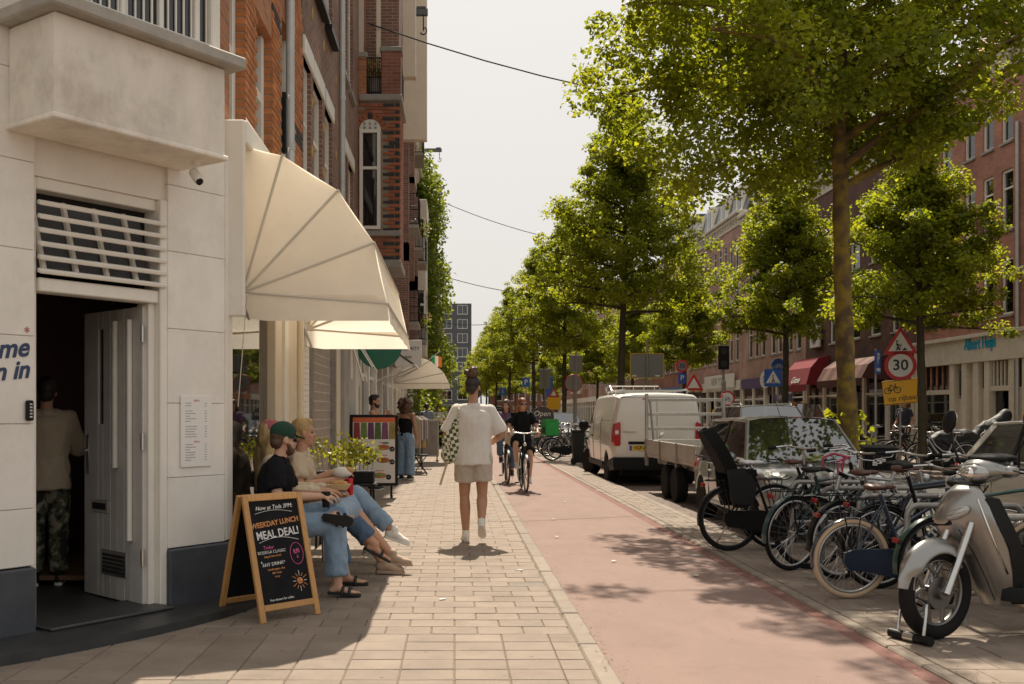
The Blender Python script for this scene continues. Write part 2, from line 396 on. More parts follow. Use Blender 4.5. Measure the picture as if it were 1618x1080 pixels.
# ------------------------------------------------------------------ ground
g = B(); g.add([(-600,-60,-.10),(700,-60,-.10),(700,1500,-.10),(-600,1500,-.10)], [(0,1,2,3)])
struct(g.build('ground', 'asphalt'))
XL, XR = .905, 2.685
def sheet(name, x0, x1, y0, y1, z, m, base=-.3):
    b = B(); b.bb(x0, x1, y0, y1, base, z); return struct(b.build(name, m))
road = sheet('road', 6.7, 11.0, -20, 320, -.085, 'asphalt')
path = sheet('bike_path', XL, XR-.12, -10, 320, -.012, 'red_asphalt')
edge = B(); edge.bb(XR-.12, XR, -10, 320, -.3, -.013); edge.build('path_edge', 'red_edge', path)
sidewalk = sheet('sidewalk', -9, XL-.13, -10, 60, -.007, 'sand')
sheet('far_sidewalk', -9, XL-.13, 60, 320, 0, 'paving')
bike_area = sheet('bike_parking_paving', XR+.1, 6.55, -6, 11.6, -.007, 'sand')
strip = sheet('buffer_strip', XR+.1, 3.2, 11.6, 60, -.007, 'sand')
sheet('buffer_paving', XR+.1, 3.2, 60, 320, 0, 'paving')
parking = sheet('parking_bay', 3.33, 5.35, 11.75, 320, -.075, 'clinker')
tree_strip = sheet('tree_strip_paving', 5.48, 6.55, 11.6, 320, -.004, 'paving')
sheet('far_parking_bay', 11.15, 12.6, -20, 320, -.06, 'clinker')
sheet('opposite_sidewalk', 12.75, 17, -20, 320, .0, 'paving')
# kerb stones, each its own stone near the camera
def kerbs(name, x0, x1, y0, y1, L, top, parent, m='kerb', limit=60.):
    me = B().box((0,0,0), (x1-x0-.004, L-.008, .2), .012).mesh(name); me.materials.append(MATS[m]); k = 0; y = y0
    while y < min(y1, limit):
        piece(name, me, ((x0+x1)/2, y+L/2, top-.1+random.uniform(-.003,.003)), parent); y += L
    if y < y1: b = B(); b.bb(x0, x1, y, y1, -.3, top-.001); b.build(name, m, parent)
kerbs('kerb_stone', XL-.13, XL, 5.55, 320, 1.0, .004, sidewalk)
kerbs('kerb_stone', XR, XR+.1, 3.0, 320, .5, .002, bike_area, 'kerb', 24)
kerbs('kerb_stone', 3.2, 3.33, 11.6, 320, 1.0, .0, strip, 'kerb', 40)
kerbs('kerb_stone', 5.35, 5.48, 11.6, 320, 1.0, .0, tree_strip, 'kerb', 40)
for x0, x1 in ((6.55,6.7), (11.0,11.15), (12.6,12.75)):
    b = B(); b.bb(x0, x1, -20, 320, -.3, .004, .01); struct(b.build('kerb', 'kerb'))
b = B(); b.bb(2.785, 6.5, 11.46, 11.6, -.3, .003, .01); b.build('kerb_end', 'kerb', bike_area)
pk = B(); pk.bb(XL-.13, XL+.003, 4.5, 5.548, -.2, .006, .012); pk.build('kerb_stone', 'kerb_pale', sidewalk)

def paving(parent, x0, x1, y0, y1, tw, td, inside, n_obj, m, stack_below=-99, name='paving_slab'):
    me = [B().box((0,0,0), (tw-.006, td-.006, .05), .005).mesh(name) for _ in range(1)]
    for q in me: q.materials.append(MATS[m])
    meg = me[0].copy(); meg.materials.clear(); meg.materials.append(MATS['tile_grey'])
    rest = B(); cnt = 0; j = 0; y = y0
    while y < y1:
        off = 0 if y < stack_below else (tw/2)*(j % 2)
        x = x0-off
        while x < x1-.01:
            a, c = max(x, x0), min(x+tw, x1)
            if c-a > .05 and inside((a+c)/2, y+td/2):
                z = -.0245+random.uniform(-.0015,.0015)
                if cnt < n_obj:
                    o = piece(name, meg if random.random() < .02 else me[0], ((a+c)/2, y+td/2, z), parent, rot=(random.uniform(-.006,.006), random.uniform(-.006,.006), random.uniform(-.006,.006)), sc=((c-a-.006)/(tw-.006),1,1)); cnt += 1
                else: rest.box(((a+c)/2, y+td/2, z), (c-a-.006, td-.006, .05))
            x += tw
        y += td; j += 1
    if rest.v: rest.build(name+'s', m, parent)['kind'] = 'stuff'
def in_walk(x, y):
    return x > (-1.74 if y > 7.9 else -1.75-1.15*(7.96-y)*.74-.4)
paving(sidewalk, -3.355, XL-.134, 5.2, 60, .305, .235, in_walk, 290, 'tile', 6.5)
paving(bike_area, XR+.104, 6.5, 5.3, 11.45, .305, .30, lambda x,y: True, 230, 'tile')
paving(strip, XR+.104, 3.19, 11.7, 60, .2, .3, lambda x,y: True, 60, 'tile')
for i, (x, y) in enumerate(((1.55,10.2),(2.15,9.3),(1.35,14.2),(1.8,17.0),(2.45,10.6),(.6,9.6),(-.1,8.1),(1.2,12.2))):
    a = random.uniform(0,6); b = B(); pts = [(x+math.cos(a+t)*r_, y+math.sin(a+t)*r_*.7) for t, r_ in ((0,.045),(1.3,.025),(2.6,.05),(4.1,.022))]
    b.prism(pts, .004, .009, 'z'); tag(b.build('paper_scrap', 'litter'), ['pale scrap lying on the red path near the kerb','pale scrap on the right side of the red path','small pale scrap on the path before the walking man','small scrap on the path near the cyclists','scrap at the right edge of the red path','tiny pale scrap on the slabs near the kerb','tiny scrap on the sunlit slabs beside the shade','small scrap on the path right of the walking man'][i], 'litter', 'paper scraps')
# leaf litter and sand against the kerb line: nobody could count it
lb = B()
for i in range(420):
    x = random.choice((XL+random.gauss(.02,.03), XR+random.gauss(.03,.12), random.uniform(2.8,5.5))); y = 5.6+random.random()**1.6*16
    a = random.uniform(0,6); r = random.uniform(.006,.016); z = .008+random.random()*.004
    lb.add([(x+r*math.cos(a), y+r*math.sin(a), z), (x-r*.5*math.sin(a), y+r*.5*math.cos(a), z+.003), (x-r*math.cos(a), y-r*math.sin(a), z), (x+r*.5*math.sin(a), y-r*.5*math.cos(a), z+.002)], [(0,1,2,3)])
mat('dry_leaf', (.2,.15,.06), .8, var=.4)
tag(lb.build('leaf_litter', 'dry_leaf'), 'dry crumbs and small leaves lying along the kerb', 'litter', kind='stuff')
# ------------------------------------------------------------------ corner shop on the left
FX = -1.75                                             # street facade plane of the left-hand row
Q0 = Vector((-2.685, 6.68, 0)); UA = math.atan2(.807, .59)
CM = Matrix.Rotation(UA, 4, 'Z')                       # chamfer frame: x along the wall, -y outwards; relative to Q0
mat('brick_orange', (.42,.17,.07), .85, var=.35, vs=9, bump=.5, bs=60, spec=.2, world=True)
mat('brick_black', (.05,.045,.045), .8, var=.3, vs=9, bump=.4, bs=60, spec=.3, world=True)
mat('brick_red', (.33,.12,.065), .85, var=.3, vs=9, bump=.4, bs=60, spec=.2, world=True)
mat('brick_yellow', (.45,.28,.06), .8, var=.3, vs=9)
mat('mortar', (.28,.23,.18), .95, var=.2, vs=20)
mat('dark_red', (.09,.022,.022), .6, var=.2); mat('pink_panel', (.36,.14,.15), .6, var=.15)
mat('door_paint', (.56,.525,.48), .5, var=.09, vs=5, dirt=.3)
mat('awning', (.89,.83,.73), .8, var=.07, vs=2, trans=.62, spec=.2)
mat('awning_rib', (.62,.56,.46), .5, var=.05)
mat('navy_print', (.03,.05,.12), .6, var=0); mat('grey_print', (.3,.29,.3), .7, var=0); mat('red_print', (.45,.06,.05), .6, var=0)
shop = thing('corner_shop', 'white painted corner shop with open door and bay window above', 'building', Q0)
# rusticated white blocks, each a block of its own: wall left of the door, lintel zone, pillar
def blocks(s0, s1, zs, y0=0., y1=.34):
    for a, c in zip(zs, zs[1:]):
        b = B(CM); b.box(((s0+s1)/2, (y0+y1)/2, (a+c)/2), (s1-s0, y1-y0, c-a-.003), .004); b.build('wall_block', 'white_paint', shop)
blocks(-.62, 0, [.474,.84,1.38,1.94,2.49,3.05,3.62,4.2]); blocks(-1.9, -.626, [.474,1.1,1.66,2.2,2.76,3.3,3.9])
blocks(1.05, 1.585, [.47,.98,1.52,2.06,2.62,3.1,3.65])
b = B(CM); b.box((-.95,.15,.232), (1.88,.38,.468), .01); b.box((1.318,.15,.232), (.56,.385,.468), .01); b.build('plinth', 'dark_base', shop)
b = B(CM); b.bb(-.0,1.05,.03,.34,2.98,3.66); b.build('lintel', 'white_paint', shop)
b = B(CM); b.bb(-1.9,-.62,.02,.34,3.9,4.2); b.build('wall_fill', 'white_paint', shop); b = B(CM); b.bb(1.05,1.585,.02,.34,3.65,4.2); b.build('wall_fill', 'white_paint', shop)
# door case and louvre
fr = B(CM); fr.bb(.0,.045,.05,.2,.06,2.98,.006); fr.bb(.985,1.05,.0,.22,.06,2.98,.008); fr.bb(.045,.985,.05,.2,2.90,2.98,.006); fr.bb(.045,.985,.02,.16,2.235,2.325,.008); fr.bb(.93,.985,.06,.2,.06,2.235,.006)
fr.build('door_frame', 'white_frame', shop)
lv = B(CM); lv.bb(.045,.985,.18,.2,2.325,2.90); lv.build('vent_back', 'dark_void', shop)
for k in range(6):
    b = B(CM); b.box((.53, .0, 2.365+k*.088), (1.0, .05, .03), .006, R=Matrix.Rotation(.3,3,'X')); b.build('louvre_slat', 'white_frame', shop)
for k in range(4):                                     # tilted fanlight behind the slats
    b = B(CM); x = .1+k*.24; b.beam((x,.05,2.36), (x-.03,.17,2.86), .035, .03, .004); b.build('fanlight_bar', 'white_frame', shop)
b = B(CM); b.add([(.06,.072,2.36),(.96,.072,2.36),(.93,.176,2.86),(.03,.176,2.86)], [(0,1,2,3)]); b.build('fanlight_pane', 'slate', shop)
# the room seen through the doorway
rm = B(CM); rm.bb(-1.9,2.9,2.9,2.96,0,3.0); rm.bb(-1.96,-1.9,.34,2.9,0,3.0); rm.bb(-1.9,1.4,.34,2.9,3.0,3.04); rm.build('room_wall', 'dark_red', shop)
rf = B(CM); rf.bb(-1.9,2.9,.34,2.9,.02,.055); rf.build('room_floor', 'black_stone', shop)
mp = B(CM); mp.bb(-1.0,.7,2.86,2.898,1.62,2.5); mp.build('price_board', 'slate', shop)
for k in range(9):
    b = B(CM); b.bb(-.92,.62,2.852,2.858,1.7+k*.085,1.715+k*.085); b.build('price_line', 'red_print' if k%3 else 'pink_panel', shop)
b = B(CM); b.bb(-1.2,1.2,2.84,2.89,2.56,2.95); b.build('counter_panel', 'pink_panel', shop)
b = B(CM); b.bb(-1.0,1.2,2.25,2.75,.06,.9); b.build('counter', 'white_frame', shop)
# door leaf swung inwards on its right-hand jamb
dr = thing('entrance_door', 'grey painted shop door with vertical glass slots standing open', 'door', Q0+CM.to_3x3() @ Vector((.93,.1,.065)), rad(136))
DW, DH = .88, 2.15                                     # leaf runs along +x from the hinge; its visible face is +y
def dbox(nm, x0,x1,z0,z1, y0=-.022,y1=.022, m='door_paint', ch=.004): b = B(); b.bb(x0,x1,y0,y1,z0,z1,ch); return b.build(nm, m, dr)
slots = [(.16,.26,.62), (.37,.47,1.02), (.58,.66,1.3)]
xs = [0, .16,.26,.37,.47,.58,.66, DW]
for i in range(0,7,2): dbox('stile', xs[i], xs[i+1], 0, DH)
for x0,x1,zb in slots:
    dbox('rail', x0, x1, 0, zb, -.0215, .0215); dbox('rail', x0, x1, 2.02, DH, -.0215, .0215); dbox('pane', x0, x1, zb, 2.02, -.004, .004, 'glass_dark', 0)
for x, z0 in ((.145,.46), (.355,.98)):
    b = B(); b.tube([(x,.045,z0),(x,.045,2.06)], .021, 12); b.tube([(x+.02,.03,z0),(x+.02,.03,2.06)], .012, 8); b.build('moulding', 'white_frame', dr, 40)
lb_ = B(); lb_.bb(.50,.76,.0,.03,.63,.73,.006); o = lb_.build('letter_plate', 'steel', dr); b = B(); b.bb(.53,.73,.03,.034,.655,.705); b.build('letter_slot', 'dark_void', o)
vt = B(); vt.bb(.22,.60,.0,.03,.17,.36,.006); o = vt.build('vent_grille', 'steel', dr)
for k in range(5): b = B(); b.bb(.25,.57,.031,.036,.195+k*.03,.213+k*.03); b.build('vent_slot', 'dark_void', o)
b = B(); b.bb(.79,.83,.02,.035,.92,1.22,.004); b.tube([(.81,.03,1.1),(.81,.08,1.1),(.73,.085,1.1)], .011, 8); b.build('handle', 'steel', dr, 40)
for z in (.35,1.18,1.95): b = B(); b.tube([(-.012,.03,z-.06),(-.012,.03,z+.06)], .014, 8); b.build('hinge', 'steel', dr, 40)
# curved stone step
st = B(CM); pts = [(-1.5,.36)]+[(.2+1.72*math.cos(t), -.02-.52*math.sin(t)) for t in [PI-PI*k/24 for k in range(25)]]+[(1.58,.1),(1.05,.1),(1.05,.36)]
st.prism(pts, -.05, .058, 'z'); st.build('door_step', 'black_stone', shop)
st = B(CM); st.bb(.03,1.0,-.14,.34,.058,.082,.008); st.build('threshold', 'black_stone', shop)
# bay box above the door
def bay(): return B(CM)
b = bay(); b.bb(-.18,1.15,-.5,.0,3.24,3.86,.012); bayb = b.build('bay_box', 'plaster', shop)
b = bay(); b.bb(-.20,1.17,-.515,-.0,3.215,3.25,.008); b.build('bay_soffit', 'plaster', bayb)
b = bay(); b.bb(-.27,1.26,-.6,.0,3.86,3.945,.012); b.build('bay_ledge', 'ledge', bayb)
b = bay(); b.bb(.05,1.08,-.44,-.38,3.945,3.985,.01); b.bb(.03,1.1,-.46,-.40,3.985,4.01,.006); b.bb(-.18,.05,-.44,0,3.945,5.6); b.bb(1.08,1.16,-.44,0,3.945,5.6,.01); b.bb(.05,1.08,-.42,-.36,5.3,5.6)
for k in range(4): b.bb(.05+k*.30,.085+k*.30,-.42,-.36,4.01,5.3,.004)
bw = b.build('bay_window', 'white_frame', shop); b = bay(); b.bb(.05,1.08,-.385,-.375,4.01,5.3); b.build('bay_pane', 'glass_dark', bw)
for k in range(16): b = bay(); b.bb(.07+k*.066,.082+k*.066,-.40,-.388,4.0,4.35); b.build('bay_bar', 'white_frame', bw)
b = bay(); b.bb(-.18,1.16,-.40,0,5.6,5.75); b.build('bay_roof', 'ledge', bw)
# security camera under the bay
sc_ = thing('security_camera', 'small white security camera under the bay box', 'camera', Q0+CM.to_3x3() @ Vector((1.02,-.34,3.215)), UA)
b = B(); b.lathe([(.03,-.03),(.03,0)], 12); b.tube([(0,0,-.02),(0,0,-.06)], .01); b.build('mount', 'white_frame', sc_, 40)
b = B(); b.cap((.0,.02,-.085), .036, (.0,-.02,-.13), .036); b.build('housing', 'white_frame', sc_, True); b = B(); b.lathe([(.026,0),(.026,.012)], 12, (0,-.036,-.15), Matrix.Rotation(rad(130),3,'X')); b.build('lens', 'black_metal', sc_)
# orange brickwork on the upper storey: real bricks where they can be told apart
wallu = B(); o_ = Q0
b = B(CM); b.bb(-1.9,-.2,.05,.34,4.2,13); b.bb(-.2,1.6,.05,.34,5.75,13); b.build('upper_wall', brick_mat('brick_orange_far', (.42,.17,.07), (.3,.11,.05), (.3,.25,.2)), shop)
bk = B().box((0,0,0), (.208,.102,.054), .004).mesh('brick'); bk.materials.append(MATS['brick_orange']); bkb = bk.copy(); bkb.materials.clear(); bkb.materials.append(MATS['brick_black'])
bks = B().box((0,0,0), (.098,.102,.054), .004).mesh('brick'); bks.materials.append(MATS['brick_orange'])
for r in range(14):                                    # patch left of the bay
    for k in range(5):
        x = -.31-k*.218-(.109 if r % 2 else 0); p = CM @ Vector((x, .045, 4.23+r*.0635)); piece('brick', bk, p, shop, UA)
up = thing('brick_upper_house', 'orange brick upper facade with white window frames above the cream awning', 'building', (FX-.2, 8.0, 3.4))
def pier(y0, y1, z0, z1, mesh=bk, x=FX, parent=up, black=()):
    """brick pier: courses of whole bricks along the street with a 0.1 m return into the window reveal"""
    o = parent.location; r = 0; z = z0
    while z < z1:
        y = y0+(.0 if r % 2 else .109-.0)
        if r % 2 == 0: piece('brick', bks, (x-.05-o.x, y0+.05-o.y, z+.03-o.z), parent, PI/2)
        while y+.1 < y1+.02:
            piece('brick', bkb if r in black else mesh, (x-.05-o.x+random.uniform(-.002,.002), y+.109-.005-o.y, z+.03-o.z), parent, PI/2); y += .218
        z += .0635; r += 1
    b = B(); b.bb(x-.2, x-.012, y0+.006, y1+.09, z0, z1); b.build('mortar_core', 'mortar', parent, world=True)
pier(8.75, 9.19, 3.5, 5.05); pier(10.06, 10.57, 3.5, 5.5, black=(28,29)); pier(11.45, 12.0, 3.5, 6.1, black=(15,16,17))
def wp(nm, m, *a, par=up, ch=0.): b = B(); b.bb(*a, ch); return b.build(nm, m, par, world=True)
wp('upper_wall', 'brick_orange_far', FX-.3, FX-.011, 7.98, 12.0, 6.1, 13); wp('side_wall', 'brick_orange_far', FX-.3, FX-.05, 7.98, 8.35, 3.7, 6.1)
wp('brick_band', 'brick_orange_far', FX-.3, FX-.012, 8.3, 10.1, 5.05, 6.1); wp('brick_band', 'brick_orange_far', FX-.3, FX-.013, 10.1, 11.45, 5.5, 6.1)
for y0, y1, zt in ((8.38,8.75,5.05), (9.28,10.06,5.05), (10.72,11.45,5.5)):
    f = B(); f.bb(FX-.16, FX-.085, y0, y0+.1, 3.4, zt, .006); f.bb(FX-.16, FX-.085, y1-.1, y1, 3.4, zt, .006); f.bb(FX-.16, FX-.09, y0+.1, y1-.1, 4.4, 4.48); f.bb(FX-.16, FX-.09, y0+.1, y1-.1, 3.4, 3.5)
    f = f.build('window_frame', 'white_frame', up, world=True); wp('window_pane', 'glass_dark', FX-.15, FX-.14, y0+.09, y1-.09, 3.45, zt)
    f.name = 'window_frame'
wp('room_back', 'dark_void', FX-.5, FX-.4, 8.0, 12.0, 3.4, 13)
pp = thing('drain_pipe', 'grey zinc drain pipe running up the orange brick facade', 'pipe', (FX+.03, 10.93, 3.3), group='facade drain pipes')
b = B(); b.tube([(0,0,0),(0,0,9.7)], .048, 12); b.build('pipe', 'zinc_pipe', pp, 40)
for z in (.9,2.9): b = B(); b.lathe([(.056,0),(.056,.07)], 12, (0,0,z)); b.bb(-.09,.0,-.02,.02,z+.02,z+.05); b.build('bracket', 'zinc_pipe', pp)
wl = thing('wall_lamp', 'slim black wall lamp fixed between pier and drain pipe', 'lamp', (FX+.01, 10.66, 4.1)); b = B(); b.bb(-.02,.03,-.04,.04,0,.62,.01); b.build('body', 'black_metal', wl)
for z in (.02,.56): b = B(); b.ell((.04,0,z+.02), .022); b.build('bulb_cap', 'steel', wl, True)
# ground floor along the street
gf = thing('shopfront', 'cream shopfront with large window under the cream awning', 'shopfront', (FX-.1, 8.0, 0))
def gp(nm, m, *a, ch=.006, par=gf): b = B(); b.bb(*a, ch); return b.build(nm, m, par, world=True)
gp('pillar', 'white_paint', FX-.3, FX+.005, 7.99, 8.22, .47, 3.4); gp('plinth', 'dark_base', FX-.3, FX+.02, 8.0, 12.62, 0, .46)
gp('window_sill', 'cream', FX-.2, FX+.05, 8.22, 10.05, .46, .53); gp('window_head', 'cream', FX-.25, FX+.02, 8.22, 12.6, 2.62, 3.4)
gp('shop_pane', 'glass', FX-.06, FX-.05, 8.24, 10.05, .53, 2.62, ch=0); gp('window_post', 'cream', FX-.15, FX+.03, 10.05, 10.42, .46, 2.62); gp('window_post', 'white_frame', FX-.13, FX+.05, 10.5, 10.72, .46, 2.62); gp('window_post', 'cream', FX-.15, FX+.02, 10.72, 11.35, .46, 2.62)
gp('gap_panel', 'cream', FX-.2, FX-.02, 10.42, 10.5, .46, 2.62); gp('brick_post_core', 'white_paint', FX-.2, FX+.0, 11.35, 12.6, .46, 2.62)
for r in range(33): gp('brick_course', 'white_paint', FX-.05, FX+.012, 11.72, 12.5, .48+r*.065, .54+r*.065, ch=.004)
b = B(); b.tube([(FX+.06,11.45,.4),(FX+.06,11.45,3.2)], .04, 10); b.build('down_pipe', 'cream', gf, 40, world=True)
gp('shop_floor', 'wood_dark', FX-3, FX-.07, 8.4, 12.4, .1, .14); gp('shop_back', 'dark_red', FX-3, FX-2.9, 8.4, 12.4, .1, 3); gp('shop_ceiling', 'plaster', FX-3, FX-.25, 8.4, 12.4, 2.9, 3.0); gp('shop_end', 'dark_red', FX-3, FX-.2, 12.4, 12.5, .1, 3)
# ------------------------------------------------------------------ the big cream awning
aw = thing('dome_awning', 'large cream folding dome awning over the seated group', 'awning', (FX, 8.4, 2.1))
prof = [(-1.70,3.60),(-1.385,3.52),(-.937,3.24),(-.647,2.82),(-.54,2.33)]; piv = (-1.70,2.42)
YA, YB = 8.4, 12.1
def wv(b, nm, m, sm=False): return b.build(nm, m, aw, sm, world=True)
for (a, c) in zip(prof, prof[1:]):                     # front gores, slightly slack
    b = B(); n = 10; rows = []
    for i in range(7):
        t = i/6; row = []
        for j in range(n+1):
            s = j/n; sag = -.025*math.sin(PI*t)*(.4+.6*math.sin(PI*s))
            nx, nz = (c[1]-a[1]), -(c[0]-a[0]); L = math.hypot(nx, nz)
            row.append((a[0]+(c[0]-a[0])*t-nx/L*sag*-1*-1, YA+(YB-YA)*s, a[1]+(c[1]-a[1])*t-nz/L*sag*-1*-1))
        rows.append(row)
    b.loft(rows, closed=False, caps=False); wv(b, 'front_gore', 'awning', True)
for Yv in (YA, YB):
    for (a, c) in zip(prof, prof[1:]):
        b = B(); rows = []
        for i in range(6):
            t = i/5; row = []
            for j in range(7):
                s = j/6; x, z = a[0]+(c[0]-a[0])*s, a[1]+(c[1]-a[1])*s
                row.append((piv[0]+(x-piv[0])*t, Yv+(.02*math.sin(PI*s)*t)*(1 if Yv == YA else -1), piv[1]+(z-piv[1])*t))
            rows.append(row)
        b.loft(rows, closed=False, caps=False); wv(b, 'side_gore', 'awning', True)
    for p in prof: b = B(); b.tube([(piv[0],Yv,piv[1]),(p[0],Yv,p[1])], .011, 8); wv(b, 'rib', 'awning_rib')
    b = B(); b.loft([[(piv[0]-.03+k*(1.19/10), Yv+(-.004 if Yv==YA else .004), 2.40 if k < 10 else 2.34) for k in range(11)], [(piv[0]-.06+k*(1.235/10), Yv+(-.012 if Yv==YA else .012), 2.19+.06*(max(0,2-k)/2)**2) for k in range(11)]], closed=False, caps=False); wv(b, 'side_valance', 'awning')
b = B(); b.loft([[(-.538, YA+(YB-YA)*k/12, 2.33) for k in range(13)], [(-.515+.006*math.sin(k*2.2), YA-.01+(YB-YA+.02)*k/12, 2.165) for k in range(13)]], closed=False, caps=False); wv(b, 'front_valance', 'awning', True)
for p in prof: b = B(); b.tube([(p[0],YA,p[1]),(p[0],YB,p[1])], .012, 8); wv(b, 'cross_rod', 'awning_rib')
b = B(); b.bb(-1.87,-1.63,8.1,8.16,2.2,3.73,.012); wv(b, 'cheek_board', 'white_frame')
b = B(); b.bb(FX-.02,-1.62,8.16,YB+.05,3.56,3.74,.012); wv(b, 'head_box', 'white_frame')
b = B(); b.loft([[(-1.62,8.2,3.66),(-1.62,YB,3.66)],[(-1.70,8.5,3.86),(-1.72,YB,3.86)]], closed=False, caps=False); b.tube([(-1.86,8.16,3.72),(-1.62,8.9,3.55)], .02, 6); wv(b, 'top_flap', 'awning')
for Yv in (YA, YB): b = B(); b.beam((piv[0]-.03,Yv,piv[1]), (piv[0]+.05,Yv,piv[1]-.22), .04, .02); wv(b, 'hinge_arm', 'steel')
cd = B(); cd.tube([(-1.66,8.36,2.4),(-1.72,8.3,1.5)], .004, 5); wv(cd, 'pull_cord', 'cream')
# lettering, keypad, menu on the white wall
T = Matrix.Translation
def ctext(s, sz, m, x, z, tilt=0., **k): return text(s, sz, m, shop, CM @ T((x,-.004,z)) @ Matrix.Rotation(tilt,4,'Y'), **k)
ctext('Welcome', .17, 'navy_print', -.05, 1.865, -.12, align='RIGHT', shear=.35, bold=.004, depth=.001)
ctext('come on in', .16, 'navy_print', -.045, 1.725, -.12, align='RIGHT', shear=.35, bold=.004, depth=.001)
ctext('*', .09, 'red_print', -.055, 1.96, depth=.001)
kp = thing('door_keypad', 'small black entry keypad on the white wall left of the door', 'keypad', Q0+CM.to_3x3() @ Vector((-.045,0,1.4)), UA)
b = B(); b.bb(-.025,.025,-.03,-.001,0,.13,.008); b.build('body', 'black_metal', kp)
for k in range(5): b = B(); b.box((0,-.032,.025+k*.02), (.018,.004,.01)); b.build('button', 'steel', kp)
ms = thing('menu_sign', 'white menu sheet in a rounded plate on the shop pillar', 'sign', Q0+CM.to_3x3() @ Vector((1.3,-.004,1.05)), UA)
b = B(); b.bb(-.145,.145,-.012,-.001,0,.53,.012); b.build('plate', mat('menu_white',(.78,.75,.7),.4,var=.03), ms)
for k in range(24):
    z = .49-k*.019
    if k in (0,16): text('BREAKFAST ALL DAY' if 0 else 'MENU', .02, 'red_print', ms, T((0,-.0125,z)), depth=.0005); continue
    if k in (3,9,15): continue
    for xx, wd in ((-.05,random.uniform(.04,.11)), (.085,.02)):
        b = B(); b.box((xx-(.055-wd/2 if xx<0 else 0),-.0125,z), (wd,.001,.005)); b.build('menu_line', 'grey_print', ms)
# ------------------------------------------------------------------ rows of houses
brick_mat('brick_brown', (.24,.125,.09), (.16,.085,.068), (.32,.27,.22)); brick_mat('brick_redfar', (.3,.12,.08), (.22,.085,.06), (.28,.2,.16))
brick_mat('brick_pink', (.44,.26,.2), (.37,.2,.16), (.4,.33,.27)); brick_mat('brick_dark', (.13,.06,.045), (.09,.045,.035), (.13,.1,.08)); brick_mat('brick_ah', (.42,.19,.135), (.33,.145,.10), (.28,.19,.14))
mat('stone_pale', (.6,.545,.45), .75, var=.1, vs=4, dirt=.3); mat('stone_grey', (.3,.28,.25), .8, var=.15, vs=4, dirt=.4)
mat('roof_slate', (.09,.095,.1), .6, var=.2, vs=8); mat('roof_tile', (.32,.1,.055), .8, var=.3, vs=14)
mat('shop_dark', (.05,.04,.035), .5, var=.3); mat('green_sign', (.01,.13,.075), .45, var=.05); mat('blue_fascia', (.05,.13,.3), .5, var=.1); mat('purple_fascia', (.08,.05,.14), .5, var=.1); mat('white_board', (.7,.67,.6), .5, var=.06)
pass; mat('orange_board', (.45,.17,.05), .5, var=.1); mat('teal_sign', (.0,.33,.55), .4, var=.04)
def gwall(name, m, par, us, zs, holes, P, depth=.14):
    b = B(); ix = {}; vs = []; fs = []
    def vid(u, z, d):
        k = (round(u,4), round(z,4), d)
        if k not in ix: ix[k] = len(vs); vs.append(P(u, z, d))
        return ix[k]
    D = depth
    for i in range(len(us)-1):
        for j in range(len(zs)-1):
            u0,u1,z0,z1 = us[i],us[i+1],zs[j],zs[j+1]
            if (i,j) in holes:
                for (a,c) in (((u0,z0),(u1,z0)),((u1,z0),(u1,z1)),((u1,z1),(u0,z1)),((u0,z1),(u0,z0))):
                    fs.append((vid(*a,0),vid(*c,0),vid(*c,D),vid(*a,D)))
            else: fs.append((vid(u0,z0,0),vid(u1,z0,0),vid(u1,z1,0),vid(u0,z1,0)))
    o4 = [(us[0],zs[0]),(us[-1],zs[0]),(us[-1],zs[-1]),(us[0],zs[-1])]
    for k in range(4): fs.append((vid(*o4[k],0),vid(*o4[(k+1)%4],0),vid(*o4[(k+1)%4],D+.2),vid(*o4[k],D+.2)))
    b.add(vs, fs); return b.build(name, m, par, world=True)
def window(par, P, u0, u1, z0, z1, fm='white_frame', fw=.07, trans=True, sill=True, curtain=None, name='window', mull=0, tz=.68):
    b = B()
    def bx(a0,a1,c0,c1,d0,d1): 
        p, q = P(a0,c0,d0), P(a1,c1,d1); b.bb(min(p[0],q[0]),max(p[0],q[0]),min(p[1],q[1]),max(p[1],q[1]),min(p[2],q[2]),max(p[2],q[2]))
    bx(u0,u0+fw,z0,z1,.05,.135); bx(u1-fw,u1,z0,z1,.05,.135); bx(u0+fw,u1-fw,z0,z0+fw,.052,.135); bx(u0+fw,u1-fw,z1-fw,z1,.052,.135)
    if trans: zt = z0+(z1-z0)*tz; bx(u0+fw,u1-fw,zt,zt+.05,.054,.135)
    for k in range(mull): uc = u0+(u1-u0)*(k+1)/(mull+1); bx(uc-.025,uc+.025,z0+fw,z1-fw,.056,.134)
    f = b.build(name, fm, par, world=True)
    def sub(nm, m, a0,a1,c0,c1,d0,d1):
        b2 = B(); p, q = P(a0,c0,d0), P(a1,c1,d1); b2.bb(min(p[0],q[0]),max(p[0],q[0]),min(p[1],q[1]),max(p[1],q[1]),min(p[2],q[2]),max(p[2],q[2])); return b2.build(nm, m, f, world=True)
    sub('pane', 'glass', u0+fw*.5, u1-fw*.5, z0+fw*.5, z1-fw*.5, .1, .106)
    r = random.random() if curtain is None else curtain
    if r < .45:
        k = random.choice((.3,.5,1.0)); sub('curtain', 'curtain', u0+fw*.6, u1-fw*.6, z1-(z1-z0)*k+fw, z1-fw*.6, .16, .17)
    if sill: sub('sill', 'stone_grey', u0-.04, u1+.04, z0-.07, z0-.002, -.06, .1)
    return f
